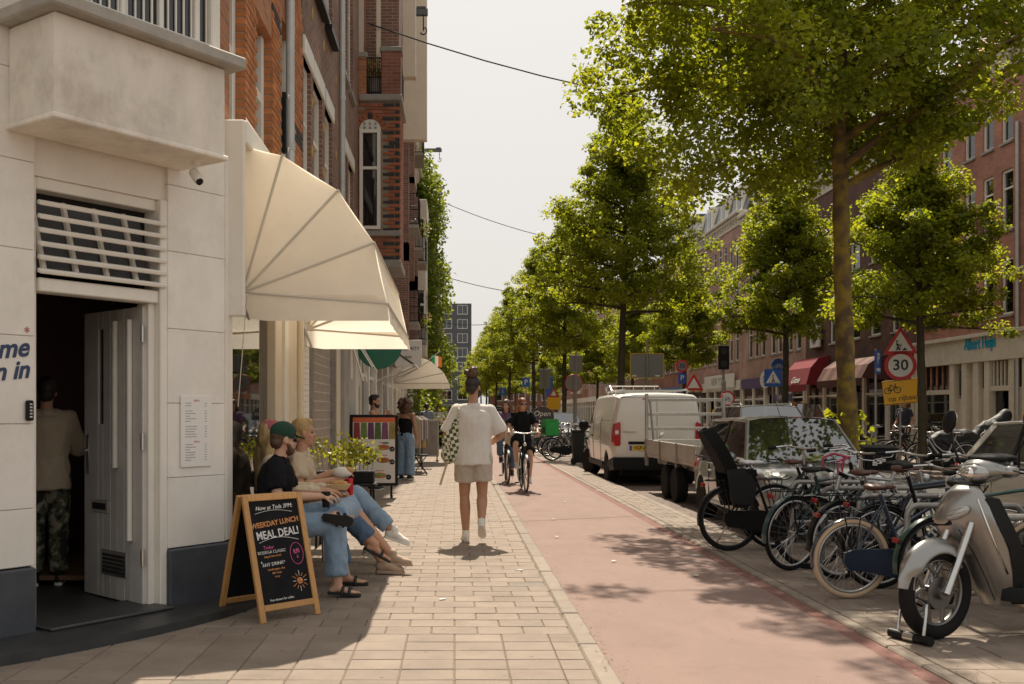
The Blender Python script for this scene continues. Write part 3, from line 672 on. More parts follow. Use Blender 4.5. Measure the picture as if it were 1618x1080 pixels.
def house(label, s, x, y0, y1, Ht, wm, cols, storeys, gz=3.3, cornice=True, roof=None, shop='generic', fascia='white_board', fm='white_frame', frame_far=False, lintel=None, name='terraced_house', mull=0, loc=None):
    th = thing(name, label, 'building', (x-s*.3, (y0+y1)/2, 0))
    P = lambda u, z, d: (x-s*d, u, z)
    us = sorted(set([y0,y1]+[c for q in cols for c in q])); zs = sorted(set([gz,Ht]+[c for q in storeys for c in q]))
    holes = {(us.index(a), zs.index(c)) for a,b_ in cols for c,d in storeys}
    gwall('wall', wm, th, us, zs, holes, P)
    for a,b_ in cols:
        for c,d in storeys:
            window(th, P, a, b_, c, d, fm, mull=mull)
            if lintel: b = B(); p, q = P(a-.06,d,-.03), P(b_+.06,d+.22,.1); b.bb(min(p[0],q[0]),max(p[0],q[0]),p[1],q[1],p[2],q[2],.008); b.build('lintel', lintel, th, world=True)
    def part(nm, m, u0,u1,z0,z1,d0,d1, ch=.0):
        b = B(); b.bb(min(x-s*d0,x-s*d1),max(x-s*d0,x-s*d1),u0,u1,z0,z1,ch); return b.build(nm, m, th, world=True)
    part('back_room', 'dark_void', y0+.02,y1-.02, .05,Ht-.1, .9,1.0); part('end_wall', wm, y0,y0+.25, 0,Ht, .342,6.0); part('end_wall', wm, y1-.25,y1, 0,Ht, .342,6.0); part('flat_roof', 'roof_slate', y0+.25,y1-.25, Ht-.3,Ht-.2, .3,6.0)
    if cornice:
        part('cornice', 'stone_pale', y0+.01,y1-.01, Ht-.02,Ht+.16, -.32,.3, .02); part('cornice_step', 'stone_pale', y0+.012,y1-.012, Ht-.2,Ht-.02, -.18,.2, .02)
        part('frieze', 'stone_pale', y0+.014,y1-.014, Ht-.6,Ht-.2, -.06,.2)
        for k in range(int((y1-y0)/.6)): part('bracket', 'stone_pale', y0+.3+k*.6, y0+.42+k*.6, Ht-.4, Ht-.2, -.16, -.06)
    if roof == 'mansard':
        b = B(); poly = [(x-s*.25,Ht+.16),(x-s*.9,Ht+2.2),(x-s*5.5,Ht+2.2),(x-s*6,Ht+.16)]; b.prism(poly, y0+.05, y1-.05); rf = b.build('roof', 'roof_slate', th, world=True)
        n = max(1,int((y1-y0)/3.2))
        for k in range(n):
            c = y0+(y1-y0)*(k+.5)/n; b = B(); b.bb(min(x-s*.3,x-s*1.2),max(x-s*.3,x-s*1.2),c-.6,c+.6,Ht+.16,Ht+1.9); d_ = b.build('dormer', 'white_frame', rf, world=True)
            b = B(); b.bb(min(x-s*.28,x-s*.31),max(x-s*.28,x-s*.31),c-.42,c+.42,Ht+.5,Ht+1.65); b.build('dormer_pane', 'glass_dark', rf, world=True)
    elif roof == 'tile':
        b = B(); b.prism([(x+s*.1,Ht+.16),(x-s*3,Ht+3.0),(x-s*6,Ht+.16)], y0+.02, y1-.02); b.build('roof', 'roof_tile', th, world=True)
    if shop:
        part('fascia', fascia, y0+.1,y1-.1, gz-.55,gz, -.1,.12, .01); part('stall_riser', 'stone_grey', y0+.3,y1-.3, 0,.45, -.0,.15)
        n = max(2, int((y1-y0)/1.9)); e = [y0+.15+(y1-y0-.3)*k/n for k in range(n+1)]
        for k in range(n+1): part('pilaster', fm if k not in (0,n) else 'stone_pale', e[k]-.11,e[k]+.11, 0,gz-.55, -.05,.2, .01)
        for k in range(n):
            if k == n//2: part('shop_door', 'shop_dark', e[k]+.11,e[k+1]-.11, .02,2.3, .35,.42); part('door_glass', 'glass_dark', e[k]+.3,e[k+1]-.3, .5,2.1, .33,.34); part('transom', 'glass_dark', e[k]+.11,e[k+1]-.11, 2.35,gz-.55, .1,.11)
            else:
                part('shop_window', 'glass_dark', e[k]+.11,e[k+1]-.11, .45,gz-.55, .06,.075); part('transom_bar', fm, e[k]+.11,e[k+1]-.11, 2.15,2.22, .02,.08)
    th['_P'] = 0; del th['_P']
    return th, part, P
# ---- left row
l2, p2, P2 = house('brown brick house with white stone window heads, next to the corner shop', 1, FX, 12.02, 18.85, 13.5, 'brick_brown', [(12.1,12.75),(12.95,13.85),(14.1,14.95),(16.25,17.0),(17.25,18.0)], [(3.4,5.6),(6.8,8.8),(9.8,11.8)], shop=None, lintel='white_board', cornice=False)
for z in (3.9,4.6,5.2,6.3):
    for yy in (12.85,13.97,15.4): p2('yellow_brick_band', 'brick_yellow', yy-.075,yy+.075, z,z+.13, -.006,.05)
for k,(a,b_) in enumerate(((12.1,12.75),(12.95,13.85),(14.1,14.95))):
    b = B(); b.beam((FX+.05,a+.0,6.72),(FX+.22,a,6.6),.5,.02); 
    p2('window_shade', 'black_metal', a,b_, 6.62,6.7, -.1,-.01)
b = B()                                                # perforated roll shutter
sh = thing('roll_shutter', 'perforated steel roll shutter pulled down beside the shop window', 'shutter', (FX, 13.9, .3))
def sp(nm, m, *a): b = B(); b.bb(*a); return b.build(nm, m, sh, world=True)
sp('guide_rail', 'galvanised', FX-.1, FX+.03, 12.62, 12.78, 0, 2.75); sp('guide_rail', 'galvanised', FX-.1, FX+.03, 15.12, 15.22, 0, 2.75); sp('back_panel', 'dark_void', FX-.25, FX-.2, 12.7, 15.2, 0, 2.75); sp('shutter_box', 'cream', FX-.2, FX+.06, 12.62, 15.3, 2.7, 3.4); sp('bottom_bar', 'galvanised', FX-.06, FX-.02, 12.78, 15.12, .02, .12)
b = B(); mat('shutter_steel', (.5,.43,.36), .5, .5, var=.15)
for r in range(21):
    z = .14+r*.122; b.tube([(FX-.05,12.78,z),(FX-.05,15.12,z)], .009, 5)
    for k in range(22): y = 12.82+k*.105+(.052 if r%2 else 0); b.bb(FX-.056,FX-.044, y-.026,y+.026, z,z+.122)
b.build('lattice_curtain', 'shutter_steel', sh, world=True)['kind'] = 'stuff'
def sf(nm, m, *a, ch=.008): b = B(); b.bb(*a, ch); return b.build(nm, m, l2, world=True)
sf('pilaster', 'cream', FX-.2, FX+.04, 15.24, 15.7, 0, 3.4); sf('stone_pier', 'stone_grey', FX-.2, FX+.1, 15.72, 16.35, 0, 3.4); sf('pilaster', 'cream', FX-.2, FX+.02, 16.36, 17.1, 0, 3.4); sf('shop_door', 'shop_dark', FX-.35, FX-.3, 17.1, 18.1, 0, 2.4); sf('pilaster', 'white_frame', FX-.2, FX+.05, 18.1, 18.5, 0, 3.4); sf('pilaster', 'cream', FX-.2, FX+.02, 18.5, 18.84, 0, 3.4); sf('fascia', 'cream', FX-.2, FX+.1, 15.3, 18.84, 2.8, 3.38)
p_ = dup(pp, (FX+.04, 15.9, 3.3), label='grey zinc drain pipe on the brown brick house'); pp['label'] = 'grey zinc drain pipe running up the orange brick facade above the awning'
# turret house: projecting brick bay with arched window and balcony
l3, p3, P3 = house('red brick house with a projecting bay, arched window and balcony', 1, FX, 18.9, 26.8, 12.5, 'brick_redfar', [(20.9,21.7),(22.3,23.1),(24.2,25.0),(25.4,26.2)], [(3.7,5.6),(6.8,8.7),(9.6,11.3)], cornice=False, fascia='shop_dark')
YT = 19.1; TX = -1.0
def q3(nm, m, *a, ch=0.): b = B(); b.bb(*a, ch); return b.build(nm, m, l3, world=True)
q3('bay_core', 'mortar', FX+.002, TX-.012, YT+.012, YT+1.4, 4.25, 7.15); q3('bay_base', 'stone_grey', FX+.002, TX+.03, YT-.03, YT+1.42, 4.1, 4.25, ch=.02); q3('bay_corbel', 'stone_grey', FX+.002, TX-.2, YT+.1, YT+1.3, 3.9, 4.1, ch=.03)
mr_ = B().box((0,0,0), (.205,.1,.052), .004).mesh('brick'); mr_.materials.append(MATS['brick_red'])
mb_ = mr_.copy(); mb_.materials.clear(); mb_.materials.append(MATS['brick_black']); o = l3.location
WX0, WX1, WZ0, WZ1, WA = FX+.02, FX+.40, 4.8, 6.62, 6.82
r = 0; z = 4.26
while z < 7.1:
    x = FX+.0+(.11 if r%2 else .0)
    while x < TX-.05:
        xa, xb = x, min(x+.212, TX); xc = (xa+xb)/2
        if not (WX0-.03 < xc < WX1+.08 and WZ0-.05 < z < WA) and xb-xa > .04:
            black = xc > TX-.13-(.11 if (r//1)%4 < 2 else 0) and r % 2 == 0 or (6.28<z<6.4 and xc > WX1)
            piece('brick', mb_ if black else mr_, (xc-o.x, YT+.045-o.y, z+.03-o.z), l3, sc=((xb-xa-.008)/.205,1,1))
        x += .22
    y = YT+.11
    while y < YT+1.35: piece('brick', mb_ if (y < YT+.25 and r%2) else mr_, (TX-.05-o.x, y+.1-o.y, z+.03-o.z), l3, PI/2); y += .22
    z += .0635; r += 1
PT = lambda u, z, d: (u, YT-.128+d, z)
_w = window(l3, PT, WX0, WX1, WZ0, WZ1, 'white_frame', .06, curtain=.9, tz=.6, sill=False); [setattr(x.data.materials, '__doc__', None) if 0 else x.data.materials.__setitem__(0, MATS['glass_dark']) for x in _w.children]; q3('window_ledge', 'stone_grey', FX+.0, TX+.03, YT-.06, YT+.02, 4.68, 4.78, ch=.01)
b = B(); cx = (WX0+WX1)/2; b.prism([(cx+.2*math.cos(t), 6.62+.2*math.sin(t)) for t in [PI*k/12 for k in range(13)]], YT-.01, YT+.06); arc = b.build('arch_panel', 'white_board', l3, world=True)
for k in range(9):
    t = PI*(k+.5)/9; b = B(); b.box((cx+.26*math.cos(t), YT+.03, 6.62+.26*math.sin(t)), (.12,.1,.075), .004, R=Matrix.Rotation(-t,3,'Y')); b.build('arch_brick', 'brick_black' if k == 4 else 'brick_red', l3, world=True)
for k in range(6): b = B(); b.lathe([(.022,0),(.022,.02)], 8, (cx-.1+(k%3)*.1, YT-.012, 6.66+(k//3)*.08), Matrix.Rotation(PI/2,3,'X')); b.build('rosette', 'stone_grey', arc, world=True)
q3('balcony_slab', 'stone_grey', FX, TX+.05, YT-.06, YT+1.5, 7.15, 7.27, ch=.02); q3('balcony_pier', 'brick_redfar', TX-.33, TX+.02, YT-.03, YT+.25, 7.27, 8.05); q3('pier_cap', 'stone_grey', TX-.36, TX+.05, YT-.06, YT+.28, 8.05, 8.14, ch=.01); q3('balcony_pier', 'brick_orange_far', FX-.01, FX+.14, YT-.03, YT+.2, 7.27, 7.95); q3('pier_cap', 'stone_grey', FX-.03, FX+.16, YT-.05, YT+.22, 7.95, 8.04, ch=.01)
bal = B()
for z in (7.32,7.6,7.95): bal.tube([(FX+.14,YT+.02,z),(TX-.33,YT+.02,z)], .012, 6)
for k in range(8): x = FX+.16+k*.036; bal.tube([(x,YT+.02,7.27),(x,YT+.02,7.95)], .006, 5)
for k in range(4): bal.torus((FX+.18+k*.07,YT+.02,7.72), .03, .005, 12, 5)
bal.build('balcony_rail', 'black_metal', l3, world=True)
# balcony side towards the street and pot plant
bal = B()
for z in (7.32,7.95): bal.tube([(TX,YT+.25,z),(TX,YT+1.45,z)], .012, 6)
for k in range(14): bal.tube([(TX,YT+.3+k*.085,7.27),(TX,YT+.3+k*.085,7.95)], .006, 5)
bal.build('balcony_rail', 'black_metal', l3, world=True)
q3('upper_post', 'stone_pale', FX-.0, FX+.08, YT+.0, YT+.1, 8.0, 12.4); q3('loggia_board', 'cream', TX-.45, TX-.38, YT+.3, YT+.4, 7.3, 12.4)
q3('bay_above', 'brick_brown', FX, TX-.1, YT+1.6, YT+3.2, 7.4, 12.4); q3('gable_board', 'cream', TX-.42, TX+.06, YT+6.2, YT+6.5, 9.6, 14); q3('gable_board', 'cream', TX-.5, TX+.22, YT+10.5, YT+10.8, 9.2, 16)
# ---- further left houses
names = ['narrow dark brick house with iron balconies behind the turret house','pale grey house with a stacked bay window','ivy covered house on the left row','red house beyond the ivy with hoist beam','brown house far along the left row','orange house far along the left row, past the brown one','last red house at the far end of the left row']
rows = [(26.85,41,14,'brick_brown','shop_dark'),(41.05,47,12,'brick_pink','stone_pale'),(47.05,58,14,'brick_brown','stone_pale'),(58.05,70,15,'brick_redfar','cream'),(70.05,90,13,'brick_brown','white_board'),(90.05,112,14,'brick_orange_far','cream'),(112.05,150,13,'brick_redfar','white_board')]
LH = []
for nm, (a,c,h,m_,fa) in zip(names, rows):
    cols = []; y = a+.6
    while y+1.1 < c-.3: cols.append((y,y+1.0)); y += 1.9
    t, pt, Pn = house(nm, 1, FX, a, c, h, m_, cols[:14], [(4.0,5.9),(7.0,8.9),(10.0,11.7)], fascia=fa, cornice=(a>40)); LH.append((t,pt))
t4, p4 = LH[0]
for k,(yy,zz) in enumerate(((29,6.6),(33,6.6),(36,6.6),(29,3.9),(36,3.9),(33,9.6))):
    p4('balcony_slab', 'stone_grey', yy,yy+1.8, zz,zz+.1, -.75,.0); b = B()
    for z in (.1,.5,.95): b.tube([(FX+.05,yy,zz+z),(FX+.74,yy,zz+z),(FX+.74,yy+1.8,zz+z),(FX+.05,yy+1.8,zz+z)], .014, 5)
    for j in range(18): b.tube([(FX+.74,yy+j*.105,zz+.1),(FX+.74,yy+j*.105,zz+.95)], .007, 4)
    for j in range(7): b.tube([(FX+.08+j*.11,yy,zz+.1),(FX+.08+j*.11,yy,zz+.95)], .007, 4)
    b.build('balcony_rail', 'black_metal', t4, world=True)
    p4('bracket', 'white_frame', yy+.1,yy+.2, zz-.5,zz, -.3,0); p4('pier', 'brick_brown', yy-.5,yy-.1, zz-1,zz+2.2, -.5,0)
t5, p5 = LH[1]                                         # pale bay window
p5('bay_spandrel', 'stone_pale', 41.3,44, 3.7,4.6, -.62,0, .02); p5('bay_spandrel', 'stone_pale', 41.3,44, 6.3,7.3, -.62,0, .02); p5('bay_spandrel', 'stone_pale', 41.3,44, 9.1,9.9, -.66,0, .02)
for zz in (4.6,7.3):
    hh = 1.7 if zz < 5 else 1.8
    for (x0,x1) in ((0,.08),(.54,.62)): p5('bay_post', 'white_frame', 41.32,41.42, zz,zz+hh, -x1,-x0)
    p5('bay_post', 'white_frame', 43.9,43.98, zz,zz+hh, -.62,-.54); p5('bay_transom', 'white_frame', 41.33,41.41, zz+1.1,zz+1.18, -.54,-.08)
    p5('bay_pane', 'glass', 41.36,41.38, zz,zz+hh, -.54,-.08); p5('bay_pane', 'glass', 41.42,43.9, zz,zz+hh, -.59,-.57)
def hoist(px, py, Y, L, lab):
    p = W(px, py, Y); t = thing('hoist_beam', lab, 'beam', (p.x-L, Y, p.z)); b = B(); b.bb(-1.2,L,-.07,.07,-.09,.09,.01); b.bb(L-.3,L-.05,-.09,.09,.09,.13); b.build('beam', 'brick_dark' if 0 else 'roof_slate', t)
    b = B(); b.tube([(L-.12,0,-.08),(L-.12,0,-.5)]+[(L-.12+.1*math.sin(a)*.9, 0, -.6-.1*math.cos(a)+.1) for a in [PI-.2-k*.5 for k in range(9)]], .018, 6); b.build('hook', 'black_metal', t)
hoist(676,19,28,.5,'dark hoisting beam with an iron hook high above the turret house'); hoist(698,237,55,1.2,'dark hoisting beam on the far gable above the ivy')
# ---- right row
ahc = [(29.9-1.45*k-.0,30.5-1.45*k) for k in range(1,7)]
cols = sorted([(29.9,30.55),(31.0,31.62),(32.1,32.75),(33.6,34.3),(34.9,35.6)]+[(22.5,23.2),(24,24.7),(25.5,26.2),(27,27.7),(28.4,29.1)])
ah, pah, Pah = house('red brick building with the pale supermarket front on its ground floor', -1, 16, 20, 36.2, 12.0, 'brick_ah', cols, [(4.3,5.95),(6.75,8.5),(9.3,10.75)], gz=3.75, shop=None, roof='tile')
def pa(nm, m, u0,u1,z0,z1,d0,d1): return pah(nm, m, u0,u1,z0,z1,d0,d1,.01)
pa('fascia', 'stone_pale', 20.1,36.1, 3.0,3.74, -.12,.1); pa('fascia_cap', 'stone_pale', 20.05,36.15, 3.74,3.85, -.25,.1)
for y in (20.4,22.2,24,25.8,27.6,29.2,29.9,31.3,31.95,32.7,33.5,36.0): pa('stone_pilaster', 'stone_pale', y-.14,y+.14, 0,3.0, -.06,.25)
pa('transom_window', 'glass_dark', 33.64,35.86, 2.2,2.98, .1,.11); pa('display_window', 'glass_dark', 33.64,35.86, .5,2.05, .1,.11); pa('transom_bar', 'stone_pale', 33.64,35.86, 2.05,2.2, -.02,.2); pa('stall_riser', 'stone_grey', 33.64,35.86, 0,.5, .0,.2)
for k in range(5): pa('transom_mullion', 'brick_ah', 33.9+k*.42,33.98+k*.42, 2.2,2.98, .05,.1)
pa('stone_panel', 'stone_pale', 32.84,33.36, 0,1.9, .1,.2); pa('small_window', 'glass_dark', 32.9,33.3, 2.0,2.8, .1,.11); pa('stone_panel', 'stone_pale', 32.09,32.56, 0,3.0, .12,.2)
pa('entrance', 'dark_void', 30.04,31.16, 0,2.1, .4,.45); pa('entrance_glass', 'glass_dark', 30.7,31.16, 0,2.1, .15,.16); pa('transom_window', 'glass_dark', 30.04,31.16, 2.25,2.98, .1,.11); pa('transom_bar', 'stone_pale', 30.04,31.16, 2.1,2.25, -.0,.2)
for k in range(5): pa('transom_mullion', 'stone_pale', 30.2+k*.21,30.26+k*.21, 2.25,2.98, .03,.1)
for a,c in ((20.54,22.06),(22.34,23.86),(24.14,25.66),(25.94,27.46),(27.74,29.06)): pa('display_window', 'glass_dark', a,c, .45,2.95, .1,.11); pa('stall_riser', 'stone_grey', a,c, 0,.45, 0,.2)
for a,c in ((31.44,31.81),(29.34,29.76)): pa('stone_panel', 'stone_pale', a,c, 0,2.2, .1,.2); pa('small_window', 'glass_dark', a,c, 2.2,3.0, .1,.11)
pa('juliet_slab', 'stone_grey', 30.9,31.7, 6.55,6.62, -.12,0)
b = B()
for z in (6.85,7.5): b.tube([(15.88,30.9,z),(15.88,31.7,z)], .014, 5)
for k in range(11): b.tube([(15.88,30.92+k*.077,6.6),(15.88,30.92+k*.077,7.5)], .008, 4)
b.build('juliet_rail', 'black_metal', ah, world=True)
RZm = Matrix.Rotation(-PI/2, 4, 'Z')                    # letters on a wall that faces -X
sg = thing('supermarket_sign', 'bright blue raised shop name letters above the supermarket entrance', 'sign', (15.86, 31.55, 3.55))
text('Albert Heijn', .52, 'teal_sign', sg, RZm, depth=.008, bold=.004, sx=.72)
dp = dup(pp, (15.93, 29.55, 0), label='thin grey drain pipe down the supermarket building'); dp.scale = (1,1,1.0)
r1, pr1, P1 = house('dark brick corner pub with awnings, in the shade of the trees', -1, 16, 36.25, 47.5, 11.5, 'brick_dark', [(37.2,38.2),(39.2,40.2),(41.2,42.2),(43.5,44.5),(45.6,46.6)], [(4.4,6.2),(7.2,9.0)], fascia='shop_dark', cornice=True, gz=3.6)
r2, pr2, P2b = house('pink brick block with tall paired windows above a purple shop fascia', -1, 16, 47.55, 58, 12.2, 'brick_pink', [(48.2,49.0),(49.4,50.2),(51,51.8),(52.1,52.9),(53.8,54.6),(55.0,55.8),(56.1,56.9)], [(4.4,6.2),(7.1,9.0),(9.7,11.3)], fascia='purple_fascia', roof='mansard')
r3, pr3, P3b = house('pinkish brick block with white shop boards farther along the right row', -1, 16, 58.05, 72, 12.6, 'brick_pink', [(58.8+1.25*k,59.6+1.25*k) for k in range(10)], [(4.4,6.2),(7.1,9.0),(9.7,11.3)], fascia='white_board', roof='mansard')
for i,(a,c,h,m_,fa,lab) in enumerate(((72.05,84,13,'brick_redfar','blue_fascia','red brick block with a blue fascia in the right row'),(84.05,100,12,'brick_brown','orange_board','brown brick block past the blue fascia on the right'),(100.05,125,13,'brick_pink','white_board','pink brick block far along the right row'),(125.05,160,14,'brick_redfar','cream','last red brick block visible in the right row'))):
    house(lab, -1, 16, a, c, h, m_, [(a+.8+1.9*k,a+1.9+1.9*k) for k in range(int((c-a-1)/1.9))], [(4.4,6.2),(7.1,9.0),(9.7,11.3)], fascia=fa, roof='mansard')
# shop boards and awnings of the right row
def shop_awning(lab, y0, y1, z0, z1, out, m_, txt=None, stripes=None, tm='white_board'):
    t = thing('shop_awning', lab, 'awning', (15.95, (y0+y1)/2, z0)); L = y1-y0
    pr = [(0,z1-z0),(-out*.45,(z1-z0)*.92),(-out*.8,(z1-z0)*.62),(-out,.12)]; 
    for a, c in zip(pr, pr[1:]):
        n = 9 if stripes else 1
        for k in range(n): b = B(); b.add([(a[0],-L/2+L*k/n,a[1]),(a[0],-L/2+L*(k+1)/n,a[1]),(c[0],-L/2+L*(k+1)/n,c[1]),(c[0],-L/2+L*k/n,c[1])], [(0,1,2,3)]); b.build('canvas_strip', stripes if stripes and k%2 else m_, t)
    b = B(); b.bb(-out-.006,-out+.006,-L/2,L/2,-.16,.12); b.build('valance', m_, t)
    for e in (-L/2,L/2): b = B(); b.prism([(0,z1-z0)]+pr[1:]+[(0,0)], e-.005, e+.005); b.build('side_panel', m_, t)
    if txt: text(txt, .42, tm, t, T((-out*.9-.06,0,.33)) @ RZm @ Matrix.Rotation(-.35,4,'X'), shear=.3, depth=.004)
    return t
T = Matrix.Translation
mat('red_canvas', (.25,.02,.025), .8, var=.1, trans=.2); mat('maroon_canvas', (.1,.03,.02), .8, var=.1, trans=.2); mat('tan_canvas', (.2,.09,.06), .8, var=.1, trans=.2)
shop_awning('dark red dome awning with white script lettering on the pub corner', 44.4, 47.4, 2.55, 3.9, 1.0, 'red_canvas', 'Gitane')
shop_awning('brown and tan striped awning on the dark pub', 37.6, 42.2, 2.6, 3.6, 1.3, 'maroon_canvas', stripes='tan_canvas')
for (y,z,lab) in ((53.2,3.15,'oval white shop sign with initials on the purple fascia'),):
    t = thing('oval_sign', lab, 'sign', (15.86,y,z)); b = B(); b.lathe([(.62,0),(.62,.05)], 28, R=Matrix.Rotation(-PI/2,3,'Y')); o_ = b.build('board', 'white_board', t); o_.scale = (1,1.35,.72); text('SB', .5, 'purple_fascia', t, T((-.06,0,0)) @ RZm, depth=.004)
for (y0,y1,z0,z1,m_,s_,lab) in ((59,66,2.9,3.7,'white_board','NEW YORK','long pale shop board with grey lettering on the right row'),(49,52,2.0,2.35,'purple_fascia','OPTIEK','narrow purple board under the oval sign'),(67,70,2.6,3.3,'orange_board','SNACK','orange shop board beside the long pale one')):
    t = thing('shop_board', lab, 'sign', (15.84,(y0+y1)/2,z0)); b = B(); b.bb(-.05,.0,-(y1-y0)/2,(y1-y0)/2,0,z1-z0,.01); b.build('board', m_, t); text(s_, (z1-z0)*.8, 'stone_grey' if m_=='white_board' else 'white_board', t, T((-.056,0,(z1-z0)/2)) @ RZm, depth=.003)
cl = thing('clock_box', 'square white clock box above the red pub awning', 'clock', (15.85, 45.7, 4.3)); b = B(); b.bb(-.12,.0,-.55,.55,0,1.0,.02); b.build('case', 'white_board', cl)
b = B(); b.lathe([(.34,0),(.34,.03)], 24, (-.12,0,.5), Matrix.Rotation(-PI/2,3,'Y')); b.build('dial', 'stone_grey', cl)
b = B(); b.beam((-.155,0,.5),(-.155,.12,.7),.03,.01); b.build('hand', 'black_metal', cl); b = B(); b.beam((-.157,0,.5),(-.157,-.2,.5),.03,.01); b.build('hand', 'black_metal', cl)
# ---- end of the street
et = thing('apartment_block', 'dark grey modern apartment block with white windows closing the street', 'building', (-4, 222, 0))
mat('grey_clad', (.085,.085,.09), .7, var=.15)
PE = lambda u, z, d: (u, 220+d, z)
eu = [-14]; ec = []
for k in range(5): ec.append((-12.6+k*3.3,-10.4+k*3.3))
es = [(1.2+3.0*k, 3.2+3.0*k) for k in range(8)]
us = sorted([-14,3.6]+[c for q in ec for c in q]); zs = sorted([0,24.5]+[c for q in es for c in q])
gwall('wall', 'grey_clad', et, us, zs, {(us.index(a), zs.index(c)) for a,_ in ec for c,_ in es}, PE, .3)
for a,c in ec:
    for z0,z1 in es: window(et, PE, a, c, z0, z1, 'white_frame', .12, curtain=.9, sill=False, mull=1, trans=False)
b = B(); b.bb(-14,3.6,221.5,230,0,24.4); b.build('core', 'grey_clad', et, world=True); b = B(); b.bb(-9,-4,222,228,24.4,27); b.build('plant_room', 'stone_grey', et, world=True)
for x in (-2.6,-1.9): b = B(); b.tube([(x,223,24.4),(x,223,30.5)], .14, 6); b.build('mast', 'stone_grey', et, world=True)
for i,(x0,x1,h,m_,Y) in enumerate(((8,24,15,'brick_redfar',235),(24.5,42,13,'brick_pink',230),(-34,-14.5,17,'brick_brown',240))):
    t = thing('distant_block', ['distant red brick block behind the end of the tree row','distant pink block at the far right end of the street','distant brown block behind the left row'][i], 'building', ((x0+x1)/2, Y, 0))
    cs = [(x0+1.2+2.6*k, x0+2.8+2.6*k) for k in range(int((x1-x0-1.5)/2.6))]; ss = [(1.0+3.1*k, 3.0+3.1*k) for k in range(int((h-1)/3.1))]
    PD = lambda u, z, d, Y=Y: (u, Y+d, z); us = sorted([x0,x1]+[c for q in cs for c in q]); zs = sorted([0,h]+[c for q in ss for c in q])
    gwall('wall', m_, t, us, zs, {(us.index(a), zs.index(c)) for a,_ in cs for c,_ in ss}, PD, .2)
    for a,c in cs:
        for z0,z1 in ss: window(t, PD, a, c, z0, z1, 'white_frame', .15, curtain=.9, sill=False)
    b = B(); b.bb(x0,x1,Y+.6,Y+8,0,h-.1); b.build('core', 'dark_void', t, world=True)
# ------------------------------------------------------------------ trees and plants
leaf_mat('linden_leaf', (.085,.128,.013), (.32,.335,.03), .62); leaf_mat('ivy_leaf', (.06,.10,.012), (.24,.28,.03), .5); leaf_mat('potted_leaf', (.12,.16,.02), (.4,.38,.05), .45)
def bark_mat(name, c1, c2):
    m = mat(name, c1, .9, var=.35, vs=7, stretch=(1,1,.25), bump=1., bs=14, spec=.2); n = m.node_tree; p = n.nodes['Principled BSDF']
    l = p.inputs['Base Color'].links[0]; src = l.from_socket; mx = n.nodes.new('ShaderNodeMixRGB'); nz = n.nodes.new('ShaderNodeTexNoise'); nz.inputs['Scale'].default_value = 5; nz.inputs['Detail'].default_value = 8; n.links.new(n.nodes.new('ShaderNodeTexCoord').outputs['Object'], nz.inputs['Vector'])
    mr = n.nodes.new('ShaderNodeMapRange'); mr.inputs[1].default_value = .42; mr.inputs[2].default_value = .6; n.links.new(nz.outputs[0], mr.inputs[0]); n.links.new(mr.outputs[0], mx.inputs[0]); n.links.new(src, mx.inputs[1]); mx.inputs[2].default_value = (*c2,1); n.links.new(mx.outputs[0], p.inputs['Base Color'])
bark_mat('bark_moss', (.12,.08,.045), (.24,.165,.03)); bark_mat('bark', (.075,.058,.042), (.06,.055,.03))
def leaves_mesh(name, cen, nrm, size, tone, m, fold=.25, wid=.8):
    """cen (N,3) leaf bases; nrm (N,3) leaf plane normals; makes folded diamond leaves"""
    N = len(cen); nrm = nrm/np.linalg.norm(nrm, axis=1)[:,None]
    a = np.random.normal(size=(N,3)); a -= (a*nrm).sum(1)[:,None]*nrm; a /= np.linalg.norm(a, axis=1)[:,None]; b = np.cross(nrm, a)
    s = size[:,None]
    v = np.empty((N,4,3)); v[:,0] = cen; v[:,1] = cen+a*s*.45+b*s*wid*.5+nrm*s*fold*.5; v[:,2] = cen+a*s-nrm*s*.12; v[:,3] = cen+a*s*.45-b*s*wid*.5+nrm*s*fold*.5
    me = bpy.data.meshes.new(name); me.vertices.add(4*N); me.vertices.foreach_set('co', v.ravel())
    me.loops.add(4*N); me.loops.foreach_set('vertex_index', np.arange(4*N)); me.polygons.add(N); me.polygons.foreach_set('loop_start', np.arange(0,4*N,4)); me.polygons.foreach_set('loop_total', np.full(N,4))
    at = me.attributes.new('tone', 'FLOAT', 'POINT'); at.data.foreach_set('value', np.repeat(np.clip(tone,0,1), 4).astype(np.float32))
    me.update(); me.materials.append(MATS[m]); return me
